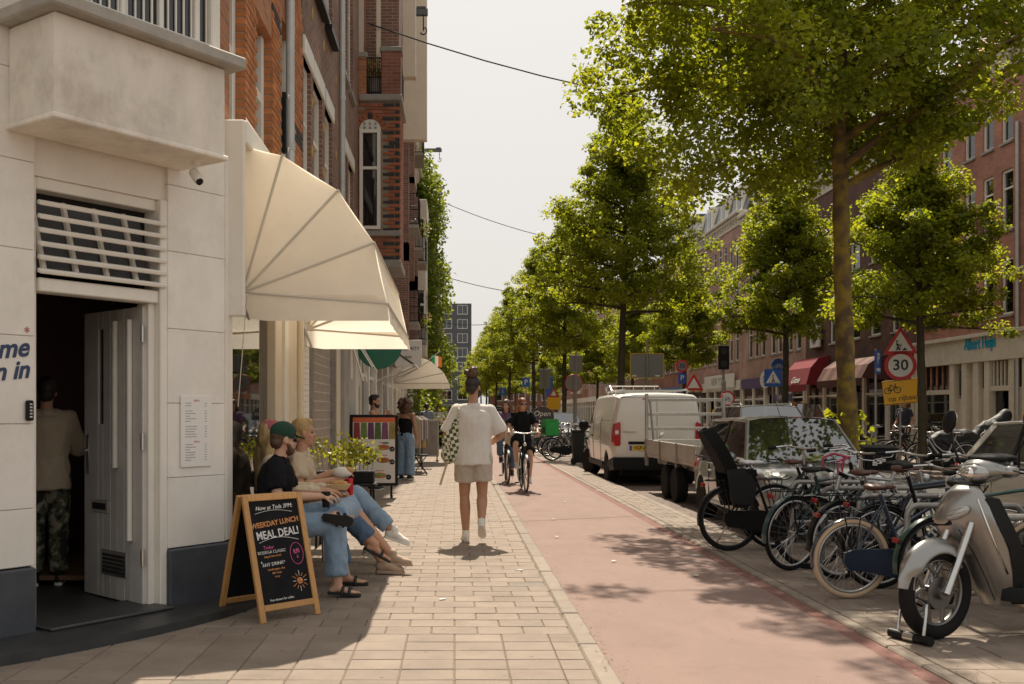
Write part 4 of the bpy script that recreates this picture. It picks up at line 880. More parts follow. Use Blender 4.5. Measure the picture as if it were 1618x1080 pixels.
def tree_parts(seed, Ht, zc, R, nl, ls, r0, bark, lean=0., nlimb=26, prof=((0,.6),(.1,.92),(.25,1.),(.5,.78),(.75,.45),(1,.06)), per=190, lower=.35, bias=0., inner=0, droop=False):
    rnd = random.Random(seed); np.random.seed(seed); tb = B()
    def pr(h): 
        for (a,x),(b_,y) in zip(prof, prof[1:]):
            if h <= b_: return R*(x+(y-x)*(h-a)/(b_-a))
        return R*.1
    tp = []; tr = []; n = 30
    for i in range(n+1):
        z = Ht*.96*i/n; tp.append((lean*math.sin(z*.35+seed)*.12, lean*math.cos(z*.3+seed)*.1, z)); tr.append(r0*(1.35 if i == 0 else 1.0-.25*min(1,z/zc) if z < zc else .75*(1-(z-zc)/(Ht-zc))+.02))
    tr = [q*(1+.09*math.sin(i*2.7+seed)) for i, q in enumerate(tr)]; tb.tube(tp, tr, 14); cl = []
    for k in range(nlimb):
        h = (k+.5)/nlimb; z0 = zc-.35+(Ht-zc)*.9*h*.93; az = k*2.4+rnd.uniform(-.4,.4); L = pr(min(1,h+.1))*rnd.uniform(.82,1.12)*(1-bias*math.cos(az)); L = min(L, R*1.08); rise = L*rnd.uniform(.3,.6)*(1 if h > .15 else .35)
        if h < .12: rise = L*rnd.uniform(.0,.25)
        if droop and h < .3: rise = L*(.45 if math.cos(az) > -.1 else (.12 if h < .14 else .25)); L *= (.8 if h < .14 else 1.)
        if droop and h < .13 and math.cos(az) < .1: continue
        ti = min(n-1, int(z0/(Ht*.96)*n)); bx, by = tp[ti][0], tp[ti][1]; ps = []
        for j in range(6):
            t = j/5; ps.append((bx+math.cos(az+.25*math.sin(3*t))*L*t, by+math.sin(az+.25*math.sin(3*t))*L*t, z0+rise*t-(.35*L*t*t*lower if h < .3 else 0)))
        rb = r0*.42*(1-h*.7); tb.tube(ps, [rb*(1-.8*j/5)+.006 for j in range(6)], 6)
        for j in range(2,6):
            t = j/5
            for q in range(3 if j < 5 else 2):
                o = .16*L*(1.2-t*.4); c = (ps[j][0]+rnd.gauss(0,o), ps[j][1]+rnd.gauss(0,o), ps[j][2]+rnd.gauss(0,o*.55)+.1); cl.append(c)
                if rnd.random() < .8: tb.tube([ps[j], ((ps[j][0]+c[0])/2, (ps[j][1]+c[1])/2, (ps[j][2]+c[2])/2+.06), c], [rb*.35*(1-.5*t)+.004,.008,.004], 4)
    for _ in range(inner):
        h = rnd.random()**1.3; a = rnd.uniform(0,6.28); q = pr(h)*rnd.uniform(.25,.95)*(1-bias*math.cos(a)); cl.append((q*math.cos(a), q*math.sin(a), zc+.1+(Ht-zc)*h*.95+(.0 if not droop else (.5 if math.cos(a) > 0 else -.35)*q/R*(1-h))))
    for _ in range(95 if droop else 0):
        a = PI+rnd.uniform(-1.15,1.15); q = R*rnd.uniform(.2,1.1); h = rnd.uniform(0,.34); cl.append((q*math.cos(a), q*math.sin(a), zc+.25+(Ht-zc)*h-(.75*q/R*(1-h*2))))
    for z in np.linspace(zc+.6, Ht, 10): cl.append((rnd.gauss(0,.2), rnd.gauss(0,.2), float(z)))
    cl = np.array(cl); M_ = len(cl); per_ = max(8, nl//M_); N = M_*per_
    crad = np.random.uniform(.22,.46,M_)*(R/3.2)**.6; idx = np.repeat(np.arange(M_), per_)
    d = np.random.normal(size=(N,3)); d /= np.linalg.norm(d, axis=1)[:,None]; rr = np.random.uniform(.25,1.,N)**.6
    off = d*rr[:,None]*crad[idx][:,None]*np.array([1.1,1.1,.8]); cen = cl[idx]+off
    nrm = np.random.normal(size=(N,3))*.55+np.array([0,0,.75])+d*.5
    ct = np.random.uniform(0,1,M_); tone = .15+.5*ct[idx]*np.random.uniform(.5,1.,N)+.28*np.random.uniform(0,1,N)**2
    size = ls*np.random.uniform(.65,1.25,N)
    return tb.mesh('trunk', 55), leaves_mesh('crown', cen, nrm, size, tone, 'linden_leaf')
def tree(label, loc, parts, bark, rz=0., sc=1., group=None):
    t = thing('linden_tree', label, 'tree', loc, rz, group); t.scale = (sc,)*3 if not isinstance(sc, tuple) else sc
    if not parts[0].materials: parts[0].materials.append(MATS[bark])
    piece('trunk', parts[0], (0,0,0), t); piece('crown', parts[1], (0,0,0), t); return t
GA = 'linden trees lining the bike path'; GB = 'linden trees on the opposite pavement'
TX_ = 5.88
tA = tree_parts(3, 12.4, 5.1, 3.35, 112000, .09, .15, 'bark_moss', 1., 44, per=210, bias=.2, inner=250, droop=True, prof=((0,.6),(.1,.92),(.25,1.05),(.5,1.02),(.75,.62),(1,.08)))
t1 = tree('mossy trunked linden tree nearest the camera, beside the grey car', (TX_, 15.6, -.01), tA, 'bark_moss', 0., 1., GA)
mid = [tree_parts(11, 13, 5.2, 3.0, 58000, .12, .14, 'bark', .8, 40, inner=230), tree_parts(12, 12.6, 5.0, 2.95, 56000, .12, .14, 'bark', .8, 38, inner=230), tree_parts(13, 13.2, 5.1, 3.05, 56000, .12, .14, 'bark', .8, 38, inner=230)]
lab = ['tall linden tree behind the white van','second linden tree beyond the white van','third linden tree beyond the van, left of the grey sign back','fourth linden tree in the path-side row','fifth linden tree in the path-side row','sixth linden tree in the path-side row','linden tree near the end of the path-side row','far linden tree before the dark apartment block','farthest linden tree of the path-side row']
for i, Y in enumerate((36,54.3,76,97,118,140,163,186,208)):
    tree(lab[i], (TX_+random.uniform(-.1,.1)-(.0 if i < 3 else .3*i), Y, -.01), mid[i % 3], 'bark', i*1.7, 1.+random.uniform(-.05,.06), GA)
small = [tree_parts(21, 9.4, 4.1, 2.35, 42000, .115, .125, 'bark', .9, 32, inner=150), tree_parts(22, 9.8, 4.2, 2.3, 40000, .115, .12, 'bark', .9, 32, inner=150)]
labB = ['broad linden tree in front of the supermarket','linden tree beside the crossing sign and red awning','linden tree behind the van on the opposite pavement','linden tree farther along the opposite pavement','fifth linden tree of the opposite row','sixth linden tree of the opposite row','farthest linden tree of the opposite row']
for i, (x, Y) in enumerate(((12.0,27),(12,38.2),(12,54),(12,70),(12,88),(12,112),(12,140))):
    tree(labB[i], (x, Y, .0), small[i % 2], 'bark', i*2.1+.4, (.95 if i == 0 else 1.+random.uniform(-.04,.1)), GB)
tree('tree at the end of the street right of the apartment block', (7.5, 226, 0), mid[1], 'bark', 1., 1.25, 'trees at the street end'); tree('tree behind the far end of the bike path', (13, 222, 0), mid[0], 'bark', 3., 1.1, 'trees at the street end'); tree('round tree beside the distant pink block', (21, 218, 0), mid[2], 'bark', 5., 1.1, 'trees at the street end')
# sprouts at the foot of the near tree
N = 260; h = np.random.uniform(.05,1.5,N); a = np.random.uniform(0,6.28,N); r = .16+np.random.uniform(0,.22,N)
cen = np.stack([r*np.cos(a), r*np.sin(a), h], 1); nr = np.random.normal(size=(N,3))+np.array([0,-.3,.8])
_bs = piece('basal_sprout', leaves_mesh('basal_sprout', cen, nr, np.random.uniform(.06,.12,N), np.random.uniform(.4,1,N), 'linden_leaf'), (0,0,0), t1); _bs['kind'] = 'stuff'
# ivy on the far house
def foliage(name, parent, cen, size, m, up=.5, tone=(.1,.9)):
    N = len(cen); nr = np.random.normal(size=(N,3))*.6+np.array([.5,-.5,up]); return piece(name, leaves_mesh(name, cen, nr, size*np.random.uniform(.7,1.3,N), np.random.uniform(*tone,N), m), (0,0,0), parent)
iv = thing('ivy', 'bright green ivy climbing the houses on the left row', 'plant', (-1.7, 47.2, 0)); C1 = []
rn = random.Random(5)
for k in range(420):
    z = rn.uniform(.3,13.2); bul = .55+.75*abs(math.sin(z*.9+1.1))*(.6+.4*math.sin(z*.31)); y = rn.uniform(-.2,5.5); x = rn.uniform(.0,bul*1.25); q = np.random.normal(size=(46,3))*np.array([.16,.3,.24])+np.array([x,y,z]); C1.append(q)
foliage('foliage', iv, np.concatenate(C1), .17, 'ivy_leaf', .6); b = B(); b.tube([(-.03,.3,0),(.0,.5,3),(-.02,.2,7),(.0,.6,12)], [.06,.05,.04,.02], 6); b.build('stem', 'bark', iv)
def bush(lab, x, y, z, rx, rz_, n, size, m, name='potted_plant', pot=True, cat='plant', flowers=None):
    t = thing(name, lab, cat, (x,y,z)); c = np.random.normal(size=(n,3))*np.array([rx*.5,rx*.5,rz_*.4])+np.array([0,0,rz_*.7+(.3 if pot else 0)])
    c = c[c[:,2] > .02]; foliage('foliage', t, c, size, m); b = B()
    for k in range(5): a = k*1.3; b.tube([(0,0,.1),(math.cos(a)*rx*.4, math.sin(a)*rx*.4, rz_*.8+(.3 if pot else 0))], [.012,.005], 5)
    b.build('stem', 'bark', t)
    if pot: b = B(); b.lathe([(.13,0),(.19,.34),(.2,.34),(.17,.33)], 14); b.build('pot', 'stone_grey', t, 40)
    if flowers: c = np.random.normal(size=(60,3))*np.array([rx*.5,rx*.5,rz_*.3])+np.array([0,0,rz_*.9+.3]); foliage('blossom', t, c, size*.8, flowers)
    return t
mat('pink_bloom', (.5,.05,.16), .7, var=.3); mat('orange_bloom', (.6,.2,.04), .7, var=.3)
bush('leafy bush in a grey pot beyond the small cream awning', -1.35, 38, 0, .7, 1.6, 900, .12, 'ivy_leaf'); bush('tall leafy plant standing at the far shopfronts', -1.2, 44, 0, .8, 2.2, 900, .13, 'ivy_leaf'); bush('small leafy plant in front of the ivy house', -.95, 49, 0, .6, 1.3, 600, .12, 'ivy_leaf')
bush('flower pot on the turret house balcony', -1.45, 19.35, 7.27, .25, .3, 160, .06, 'ivy_leaf', flowers='orange_bloom'); bush('pink geranium pot on the narrow house balcony', -1.1, 36.2, 4.0, .3, .4, 200, .08, 'ivy_leaf', flowers='pink_bloom'); bush('pink flower pot on the upper iron balcony', -1.1, 33.3, 6.7, .3, .4, 200, .08, 'ivy_leaf', flowers='pink_bloom')
# ------------------------------------------------------------------ people
mat('skin', (.50,.27,.17), .5, var=.06, vs=12, spec=.4); mat('skin_tan', (.42,.22,.135), .5, var=.06, vs=12, spec=.4); mat('skin_pale', (.56,.33,.22), .5, var=.06, vs=12, spec=.4)
mat('hair_dark', (.022,.014,.01), .55, var=.3, vs=30, bump=.6, bs=90, stretch=(1,1,.2)); mat('hair_blond', (.42,.28,.12), .5, var=.25, vs=30, bump=.6, bs=90, stretch=(1,1,.2)); mat('hair_brown', (.09,.045,.022), .5, var=.3, vs=30, bump=.6, bs=90, stretch=(1,1,.2)); mat('hair_red', (.24,.09,.035), .5, var=.3, vs=30, bump=.6, bs=90, stretch=(1,1,.2)); mat('hair_grey', (.3,.27,.23), .6, var=.2, vs=30)
mat('denim', (.20,.29,.39), .9, var=.2, vs=9, bump=.25, bs=160, sheen=.2); mat('denim_dark', (.08,.13,.21), .9, var=.2, vs=9, bump=.25, bs=160); mat('black_cloth', (.011,.011,.0125), .9, var=.2, vs=8, bump=.2, bs=90, spec=.15); mat('navy_cloth', (.018,.024,.045), .9, var=.2, vs=8, bump=.2, bs=90, sheen=.15)
mat('white_cloth', (.74,.70,.64), .9, var=.05, vs=8, bump=.2, bs=90, trans=.12); mat('beige_cloth', (.52,.42,.3), .9, var=.1, vs=8, bump=.2, bs=90); mat('cream_cloth', (.6,.5,.36), .9, var=.08, vs=8, bump=.2, bs=90); mat('sand_cloth', (.46,.40,.33), .9, var=.08, vs=8, bump=.2, bs=90); mat('grey_cloth', (.2,.23,.27), .9, var=.12, vs=8); mat('plum_cloth', (.13,.07,.13), .9, var=.12, vs=8)
mat('green_cap', (.012,.05,.03), .9, var=.15, vs=8, bump=.2, bs=120); mat('pink_cap', (.35,.1,.12), .9, var=.15); mat('white_shoe', (.72,.69,.62), .6, var=.06); mat('tan_shoe', (.42,.30,.21), .8, var=.1); mat('black_shoe', (.010,.0095,.009), .6, var=.2); mat('lens_dark', (.01,.01,.012), .08, var=0, spec=.8)
mat('sole_tan', (.5,.36,.22), .8, var=.1); mat('lip', (.42,.17,.13), .5, var=0); mat('eye_dark', (.03,.02,.015), .2, var=0)
m_ = mat('camo', (.12,.11,.07), .9, var=.2); n = m_.node_tree; vz = n.nodes.new('ShaderNodeTexNoise'); vz.inputs['Scale'].default_value = 11; rp = n.nodes.new('ShaderNodeValToRGB'); rp.color_ramp.interpolation = 'CONSTANT'
rp.color_ramp.elements[0].color = (.02,.02,.017,1); rp.color_ramp.elements[1].position = .56; rp.color_ramp.elements[1].color = (.3,.27,.2,1); e_ = rp.color_ramp.elements.new(.46); e_.color = (.09,.1,.055,1)
tc = n.nodes.new('ShaderNodeTexCoord'); n.links.new(tc.outputs['Object'], vz.inputs[0]); n.links.new(vz.outputs[0], rp.inputs[0]); n.links.new(rp.outputs[0], n.nodes['Principled BSDF'].inputs['Base Color'])
V = Vector
def stand(h=1.8):
    k = h/1.8; J = {}
    for s, y in (('L',1),('R',-1)):
        J['sh'+s] = V((0,.175*y,1.45))*k; J['el'+s] = V((-.03,.24*y,1.16))*k; J['wr'+s] = V((.04,.26*y,.90))*k
        J['hip'+s] = V((0,.09*y,.93))*k; J['kn'+s] = V((.02,.10*y,.50))*k; J['an'+s] = V((-.02,.10*y,.085))*k; J['toe'+s] = V((.15,.12*y,.03))*k
        J['hd'+s] = V((.1,0,-1)).normalized(); J['pn'+s] = V((0,-y,0))
    J['pel'] = V((0,0,.95))*k; J['ch'] = V((0,0,1.30))*k; J['nk'] = V((-.01,0,1.49))*k; J['hc'] = V((.02,0,1.665))*k; J['k'] = k
    J['yaw'] = 0; J['pit'] = 0; return J
def hand(b, w, d, pn, side, curl=.35, spread=1.):
    d = V(d).normalized(); pn = V(pn); pn = (pn-d*pn.dot(d)).normalized(); lat = d.cross(pn)*side
    R = Matrix((d, lat, pn)).transposed()
    b.ell(w+d*.048, (.052,.040,.017), R, 12, 8); b.cap(w-d*.01, .024, w+d*.03, .026)
    for i, (o, L) in enumerate(((.030,.066),(.010,.076),(-.010,.070),(-.029,.054))):
        p = w+d*.085+lat*o*spread; a = 0; q = d
        for j, f in enumerate((.45,.32,.23)):
            a += curl*(.8 if j == 0 else 1.); q = d*math.cos(a)+pn*math.sin(a); e = p+q*L*f; b.cap(p, .0095-.0008*j, e, .009-.0008*j, 7); p = e
    p = w+d*.022+lat*.032; e = p+(d*.62+lat*.55+pn*.35).normalized()*.042; b.cap(p, .013, e, .0115, 7); b.cap(e, .0115, e+(d*.8+lat*.05+pn*.45).normalized()*.032, .009, 7)
def head_frame(J): return Matrix.Rotation(J['yaw'],3,'Z') @ Matrix.Rotation(J['pit'],3,'Y')
def torso_R(J):
    z = (J['ch']-J['pel']).normalized(); y = (J['shL']-J['shR']).normalized(); x = y.cross(z).normalized(); y = z.cross(x); return Matrix((x,y,z)).transposed()
def lerp(a, b, t): return a+(b-a)*t
def foot_frame(J, s, k):
    an, toe = J['an'+s], J['toe'+s]; us = (J['kn'+s]-an).normalized(); fw = (toe-an+us*.055*k).normalized(); sd = us.cross(fw).normalized(); up = fw.cross(sd)
    return Matrix((fw, sd, up)).transposed(), an-up*.052*k
def person(label, loc, rz, J, skin='skin', top=None, bottom=None, shoes='black_shoe', hair=None, vox=.009, gvox=.012, fem=False, curl=(.4,.4), face=True, nm='person', group=None, extra=None, feet='shoe', build=1.):
    t = thing(nm, label, 'person', loc, rz, group); k = J['k']; R = torso_R(J); Rh = head_frame(J); hc = J['hc']; H_ = lambda x,y,z: hc+Rh @ V((x,y,z))*k
    b = B(); bw = build
    b.ell(J['ch'], (.105*k*bw,.155*k*bw,.17*k), R); b.ell(lerp(J['pel'],J['ch'],.45), (.095*k*bw,.135*k*bw,.16*k), R); b.ell(J['pel'], (.11*k*bw,.155*k*bw,.11*k), R)
    b.cap(J['shL'], .058*k, J['shR'], .058*k); b.cap(J['nk']-(J['nk']-J['ch'])*.15, .062*k, lerp(J['nk'],hc,.55), .052*k)
    if fem:
        for y in (-.07,.07): b.ell(J['ch']+R @ V((.085,y,-.01))*k, .062*k)
    # head with face
    b.ell(H_(-.012,0,.035), (.098*k,.077*k,.092*k), Rh); b.ell(H_(.022,0,-.04), (.07*k,.06*k,.078*k), Rh); b.ell(H_(.06,0,-.092), (.03*k,.032*k,.024*k), Rh)
    b.cap(H_(.082,0,.012), .011*k, H_(.104,0,-.022), .0155*k, 8); b.ell(H_(.074,0,.036), (.02*k,.05*k,.013*k), Rh); b.ell(H_(.078,0,-.06), (.014*k,.026*k,.014*k), Rh)
    for y in (-1,1): b.ell(H_(-.008,.078*y,-.008), (.02*k,.011*k,.033*k), Rh); b.ell(H_(.055,.043*y,-.03), (.026*k,.022*k,.022*k), Rh)
    for s, sd in (('L',1),('R',-1)):
        b.cap(J['sh'+s], .054*k, lerp(J['sh'+s],J['el'+s],.5), .047*k); b.cap(lerp(J['sh'+s],J['el'+s],.5), .047*k, J['el'+s], .039*k); b.cap(J['el'+s], .038*k, lerp(J['el'+s],J['wr'+s],.3), .041*k); b.cap(lerp(J['el'+s],J['wr'+s],.3), .041*k, J['wr'+s], .026*k)
        hand(b, J['wr'+s], J['hd'+s], J['pn'+s], sd, curl[0 if s == 'L' else 1])
        b.cap(J['hip'+s], .088*k*bw, J['kn'+s], .058*k); d = (J['an'+s]-J['kn'+s]); f = (J['toe'+s]-J['an'+s]); f = (f-d*f.dot(d)/d.length_squared); f = f.normalized() if f.length > 1e-4 else V((1,0,0))
        b.cap(J['kn'+s], .054*k, J['kn'+s]+d*.3-f*.016*k, .063*k); b.cap(J['kn'+s]+d*.3-f*.016*k, .063*k, J['an'+s], .038*k)
        Rf, o0 = foot_frame(J, s, k); b.cap(J['an'+s], .036*k, o0+Rf @ V((-.015,0,.03))*k, .034*k)
        if feet != 'shoe':
            b.ell(o0+Rf @ V((-.03,0,.005))*k, (.04*k,.032*k,.03*k), Rf); b.cap(o0+Rf @ V((-.01,0,.025))*k, .034*k, o0+Rf @ V((.09,0,.0))*k, .026*k); b.ell(o0+Rf @ V((.10,0,-.002))*k, (.05*k,.043*k,.02*k), Rf)
            for i_ in range(5): y_ = (.032-.016*i_)*(1 if s == 'R' else -1); b.cap(o0+Rf @ V((.125,y_,0))*k, .011*k, o0+Rf @ V((.172-.008*i_,y_,-.004))*k, (.012 if i_ == 0 else .009)*k, 7)
    remesh(b, vox, 'body', skin, t, 3)
    if face:
        for y in (-1,1): e = B(); e.ell(H_(.073,.032*y,.006), (.011*k,.016*k,.0085*k), Rh, 8, 6); o = e.build('eye', 'eye_dark', t, True)
        e = B(); e.ell(H_(.089,0,-.062), (.006*k,.022*k,.007*k), Rh, 8, 6); e.build('mouth', 'lip', t, True)
    # clothing
    if top:
        g = B(); a = top.get('a',.02)*k; m = top['m']; hem = top.get('hem',0.)
        ax = J['ch']-J['pel']; L_ = ax.length; bend = top.get('bend', 0.)
        st = [(-hem/L_-.10,.118,.168),(.12,.108,.155),(.45,.102,.145),(.8,.112,.160),(1.05,.115,.168),(1.28,.10,.165),(1.42,.075,.15)] if not top.get('strap') else [(-hem/L_-.10,.115,.162),(.12,.105,.15),(.45,.098,.138),(.8,.108,.152),(1.05,.108,.155),(1.22,.098,.13)]
        rg = []
        for t_, rx, ry in st:
            c_ = J['pel']+ax*t_; fl_ = 1.15 if t_ < .2 else 1.
            rg.append([c_+R @ V((math.cos(q)*(rx*k*bw+a*fl_), math.sin(q)*(ry*k*bw+a*fl_), 0)) for q in [2*PI*i/20 for i in range(20)]])
        g.loft(rg)
        if not top.get('strap'): g.cap(J['shL'], .058*k+a*.4, J['shR'], .058*k+a*.4); g.cap(lerp(J['ch'],J['nk'],.6), .08*k, lerp(J['ch'],J['nk'],.93), .062*k+a*.25)
        if fem:
            for y in (-.07,.07): g.ell(J['ch']+R @ V((.085,y,-.01))*k, .068*k+a*.3)
        sl = top.get('sleeve',.55)
        for s in 'LR':
            A, E, Wr = J['sh'+s], J['el'+s], J['wr'+s]; fl = top.get('flare',.012)*k
            if sl > 0:
                e = lerp(A,E,min(1,sl)); g.ell(A, .06*k+a*.4); g.tube([A, lerp(A,e,.5), e], [.058*k+a*.4, .056*k+a*.4+fl*.4, .05*k+a*.4+fl], 14)
                if sl > 1: g.ell(E, .05*k+a*.4+fl*.8); g.tube([E, lerp(E,Wr,sl-1)], [.05*k+a*.4+fl*.8, .036*k+a*.4], 14)
        remesh(g, gvox, top.get('name','shirt'), m, t, 3, top.get('fold',.011)*k, top.get('fs',10.), (1,1,.55), .004*k)
    if bottom:
        g = B(); a = bottom.get('a',.012)*k; m = bottom['m']; ln = bottom.get('len',1.9); hm = bottom.get('hem',.06)*k; kn = bottom.get('knee',.072)*k
        g.ell(J['pel'], (.113*k*bw+a,.16*k*bw+a,.12*k), R); g.ell(lerp(J['pel'],J['ch'],.22), (.102*k*bw+a,.145*k*bw+a,.07*k), R)
        for s in 'LR':
            A, K_, N_ = J['hip'+s], J['kn'+s], J['an'+s]
            g.ell(A, .094*k*bw+a)
            if ln <= 1: g.tube([A, lerp(A,K_,ln)], [.094*k*bw+a, hm], 16)
            else: g.cap(A, .094*k*bw+a, K_, kn); g.tube([K_, lerp(K_,N_,(ln-1)*.5), lerp(K_,N_,ln-1)], [kn, (kn+hm)*.49, hm], 16)
        if bottom.get('skirt'): g.cap(lerp(J['kn'+'L'],J['kn'+'R'],.5), .1*k, J['pel'], .13*k)
        remesh(g, gvox, bottom.get('name','trousers'), m, t, 3, bottom.get('fold',.010)*k, 11., (1,1,.7), .004*k)
    for s in 'LR':
        an = J['an'+s]; Rf, o0 = foot_frame(J, s, k); up = Rf.col[2]
        ring = [(-.075,.0),(-.06,.03),(0,.036),(.07,.042),(.13,.046),(.175,.03),(.19,0),(.175,-.03),(.13,-.044),(.07,-.036),(0,-.034),(-.06,-.03)]
        sb = B(); sb.loft([[o0+Rf @ V((x*k,y*k,-.033*k)) for x,y in ring], [o0+Rf @ V((x*k*1.02,y*k*1.06,-.022*k)) for x,y in ring], [o0+Rf @ V((x*k,y*k,-.008*k)) for x,y in ring]])
        if feet == 'shoe':
            g = B(); g.ell(o0+Rf @ V((-.025,0,.025))*k, (.055*k,.042*k,.055*k), Rf); g.ell(o0+Rf @ V((.10,0,.005))*k, (.088*k,.045*k,.036*k), Rf); g.cap(o0+Rf @ V((.0,0,.035))*k, .045*k, o0+Rf @ V((.1,0,.012))*k, .036*k); g.cap(o0+Rf @ V((0,0,.02))*k, .042*k, an+up*.02*k, .045*k)
            so = remesh(g, .009, 'shoe', shoes, t, 2); sb.build('sole', J.get('sole','white_shoe'), so, 40)
        else:
            so = sb.build('sandal', shoes, t, 40); g = B()
            for x in ((.05,.105) if feet == 'slide' else (.085,)):
                pts = [o0+Rf @ V((x+.012*0, .05*math.cos(a_), -.02+.058*math.sin(a_)))*k for a_ in [PI*i/8 for i in range(9)]]; g.tube(pts, .012*k, 6)
            g.build('strap', shoes, so, 40)
    if hair: hair(t, J, H_, Rh, k)
    if extra: extra(t, J, H_, Rh, k)
    return t
def h_short(m, vox=.012, thick=1.): 
    def f(t, J, H_, Rh, k):
        g = B(); g.ell(H_(-.022,0,.045), (.098*k*thick,.083*k*thick,.092*k*thick), Rh); g.ell(H_(-.06,0,-.02), (.05*k,.066*k,.06*k), Rh); g.ell(H_(.04,0,.1), (.045*k,.06*k,.03*k), Rh)
        remesh(g, vox, 'hair', m, t, 2, .004, 30., (1,1,1), .004)
    return f
def h_long(m, L=.34, vol=1., wav=.012):
    def f(t, J, H_, Rh, k):
        g = B(); g.ell(H_(-.02,0,.045), (.1*k,.085*k,.095*k), Rh); g.ell(H_(-.06,0,-.02), (.06*k,.08*k,.08*k), Rh)
        for y in (-.065,-.03,.03,.065):
            p = H_(-.045,y,.0); q = H_(-.075,y*1.35*vol,-.16); r = V((q.x-.01,q.y,q.z-(L-.16)*k)); g.cap(p, .042*k, q, .04*k*vol); g.cap(q, .04*k*vol, r, .02*k)
        remesh(g, .012, 'hair', m, t, 2, wav, 16., (1,1,.35), .006)
    return f
def h_bun(m):
    def f(t, J, H_, Rh, k):
        g = B(); g.ell(H_(-.022,0,.04), (.1*k,.083*k,.092*k), Rh); g.ell(H_(-.062,0,-.02), (.05*k,.065*k,.06*k), Rh)
        hr = remesh(g, .01, 'hair', m, t, 2, .003, 34., (1,1,1), .003)
        g = B(); g.ell(H_(-.055,0,.145), (.06*k,.062*k,.06*k), Rh)
        for i in range(26): a = random.uniform(0,6.28); e = random.uniform(-.2,1.4); d = V((math.cos(a)*math.cos(e), math.sin(a)*math.cos(e), math.sin(e))); g.cap(H_(-.055,0,.15), .02, H_(-.055,0,.15)+d*random.uniform(.055,.085), .011, 6)
        remesh(g, .009, 'hair_bun', 'hair_red' if 0 else 'hair_brown', hr, 1, .012, 40., (1,1,1), .008)
    return f
def h_curly(m, r=.14):
    def f(t, J, H_, Rh, k):
        g = B(); g.ell(H_(-.03,0,.03), (r*.85*k,r*.95*k,r*k), Rh); g.ell(H_(-.07,0,-.08), (r*.6*k,r*.85*k,r*.7*k), Rh)
        for i in range(40): a = random.uniform(0,6.28); e = random.uniform(-.7,1.4); d = V((math.cos(a)*math.cos(e)*.9-.25, math.sin(a)*math.cos(e), math.sin(e))); g.ell(H_(-.04,0,.01)+Rh @ d*r*k*.92, random.uniform(.025,.04))
        remesh(g, .013, 'hair', m, t, 1, .012, 30., (1,1,1), .008)
    return f
def cap_on(m, hm):
    def f(t, J, H_, Rh, k):
        h_short(hm, thick=.97)(t, J, H_, Rh, k); g = B(); g.ell(H_(-.012,0,.062), (.108*k,.09*k,.088*k), Rh); remesh(g, .009, 'cap', m, t, 3, .002, 20.)
        g = B(); pts = []; 
        for i in range(9):
            a = -1.15+2.3*i/8; pts.append((math.cos(a), math.sin(a)))
        up_ = [H_(.03+.15*c_*1.0, .083*s_, .045-.02*c_*c_) for c_, s_ in pts]; dn = [p-Rh @ V((0,0,.006)) for p in up_]; inn = [H_(.045+.04*c_, .08*s_, .05) for c_, s_ in pts]; ind = [p-Rh @ V((0,0,.006)) for p in inn]
        g.loft([inn, up_, dn, ind], closed=False, caps=False); g.build('cap_peak', m, t)
    return f
def shades(t, J, H_, Rh, k):
    for y in (-1,1): e = B(); e.ell(H_(.087,.033*y,.008), (.008*k,.028*k,.02*k), Rh, 12, 8); e.build('sunglass_lens', 'lens_dark', t, True)
    e = B(); e.tube([H_(-.01,.08,.015),H_(.08,.06,.016),H_(.096,0,.016),H_(.08,-.06,.016),H_(-.01,-.08,.015)], .004, 5); e.build('sunglass_frame', 'lens_dark', t)
def beard(m):
    def f(t, J, H_, Rh, k):
        g = B(); g.ell(H_(.045,0,-.085), (.052*k,.06*k,.04*k), Rh); g.cap(H_(.02,.066,-.04), .015, H_(.05,.045,-.085), .02); g.cap(H_(.02,-.066,-.04), .015, H_(.05,-.045,-.085), .02); g.ell(H_(.088,0,-.045), (.01,.026,.007), Rh); remesh(g, .008, 'beard', m, t, 1, .003, 40.)
    return f
def both(*fs):
    def f(*a):
        for q in fs: q(*a)
    return f
# --- four people on the bench (facing the street)
def seated(k=1., hipx=0., kneeZ=.5, lean=.06):
    J = stand(1.8*k); J['pel'] = V((0,0,.56)); J['ch'] = V((lean*.6,0,.90)); J['nk'] = V((lean,0,1.075)); J['hc'] = V((lean+.035,0,1.235))
    for s, y in (('L',1),('R',-1)):
        J['sh'+s] = V((lean*.9,.175*y,1.03)); J['hip'+s] = V((.03,.095*y,.55)); J['kn'+s] = V((.50,.12*y,.56)); J['an'+s] = V((.54,.12*y,.10)); J['toe'+s] = V((.70,.13*y,.035))
        J['el'+s] = V((lean+.06,.23*y,.78)); J['wr'+s] = V((lean+.32,.16*y,.70)); J['hd'+s] = V((1,-.2*y,-.1)); J['pn'+s] = V((0,-.3*y,-1))
    return J
SX = -1.47
J = seated(lean=.07); J['yaw'] = .55; J['pit'] = .1; J['knR'] = V((.52,-.07,.57)); J['anR'] = V((.55,-.12,.10)); J['toeR'] = V((.72,-.14,.035)); J['hipL'] = V((.03,.095,.56))
J['knL'] = V((.60,.33,.66)); J['anL'] = V((.52,-.12,.63)); J['toeL'] = V((.72,-.22,.60)); J['upL'] = V((.15,.2,.95)); J['wrR'] = V((.42,-.08,.79)); J['elR'] = V((.1,-.26,.80)); J['wrL'] = V((.42,.08,.8)); J['hdR'] = V((.9,.35,-.1)); J['sole'] = 'black_shoe'
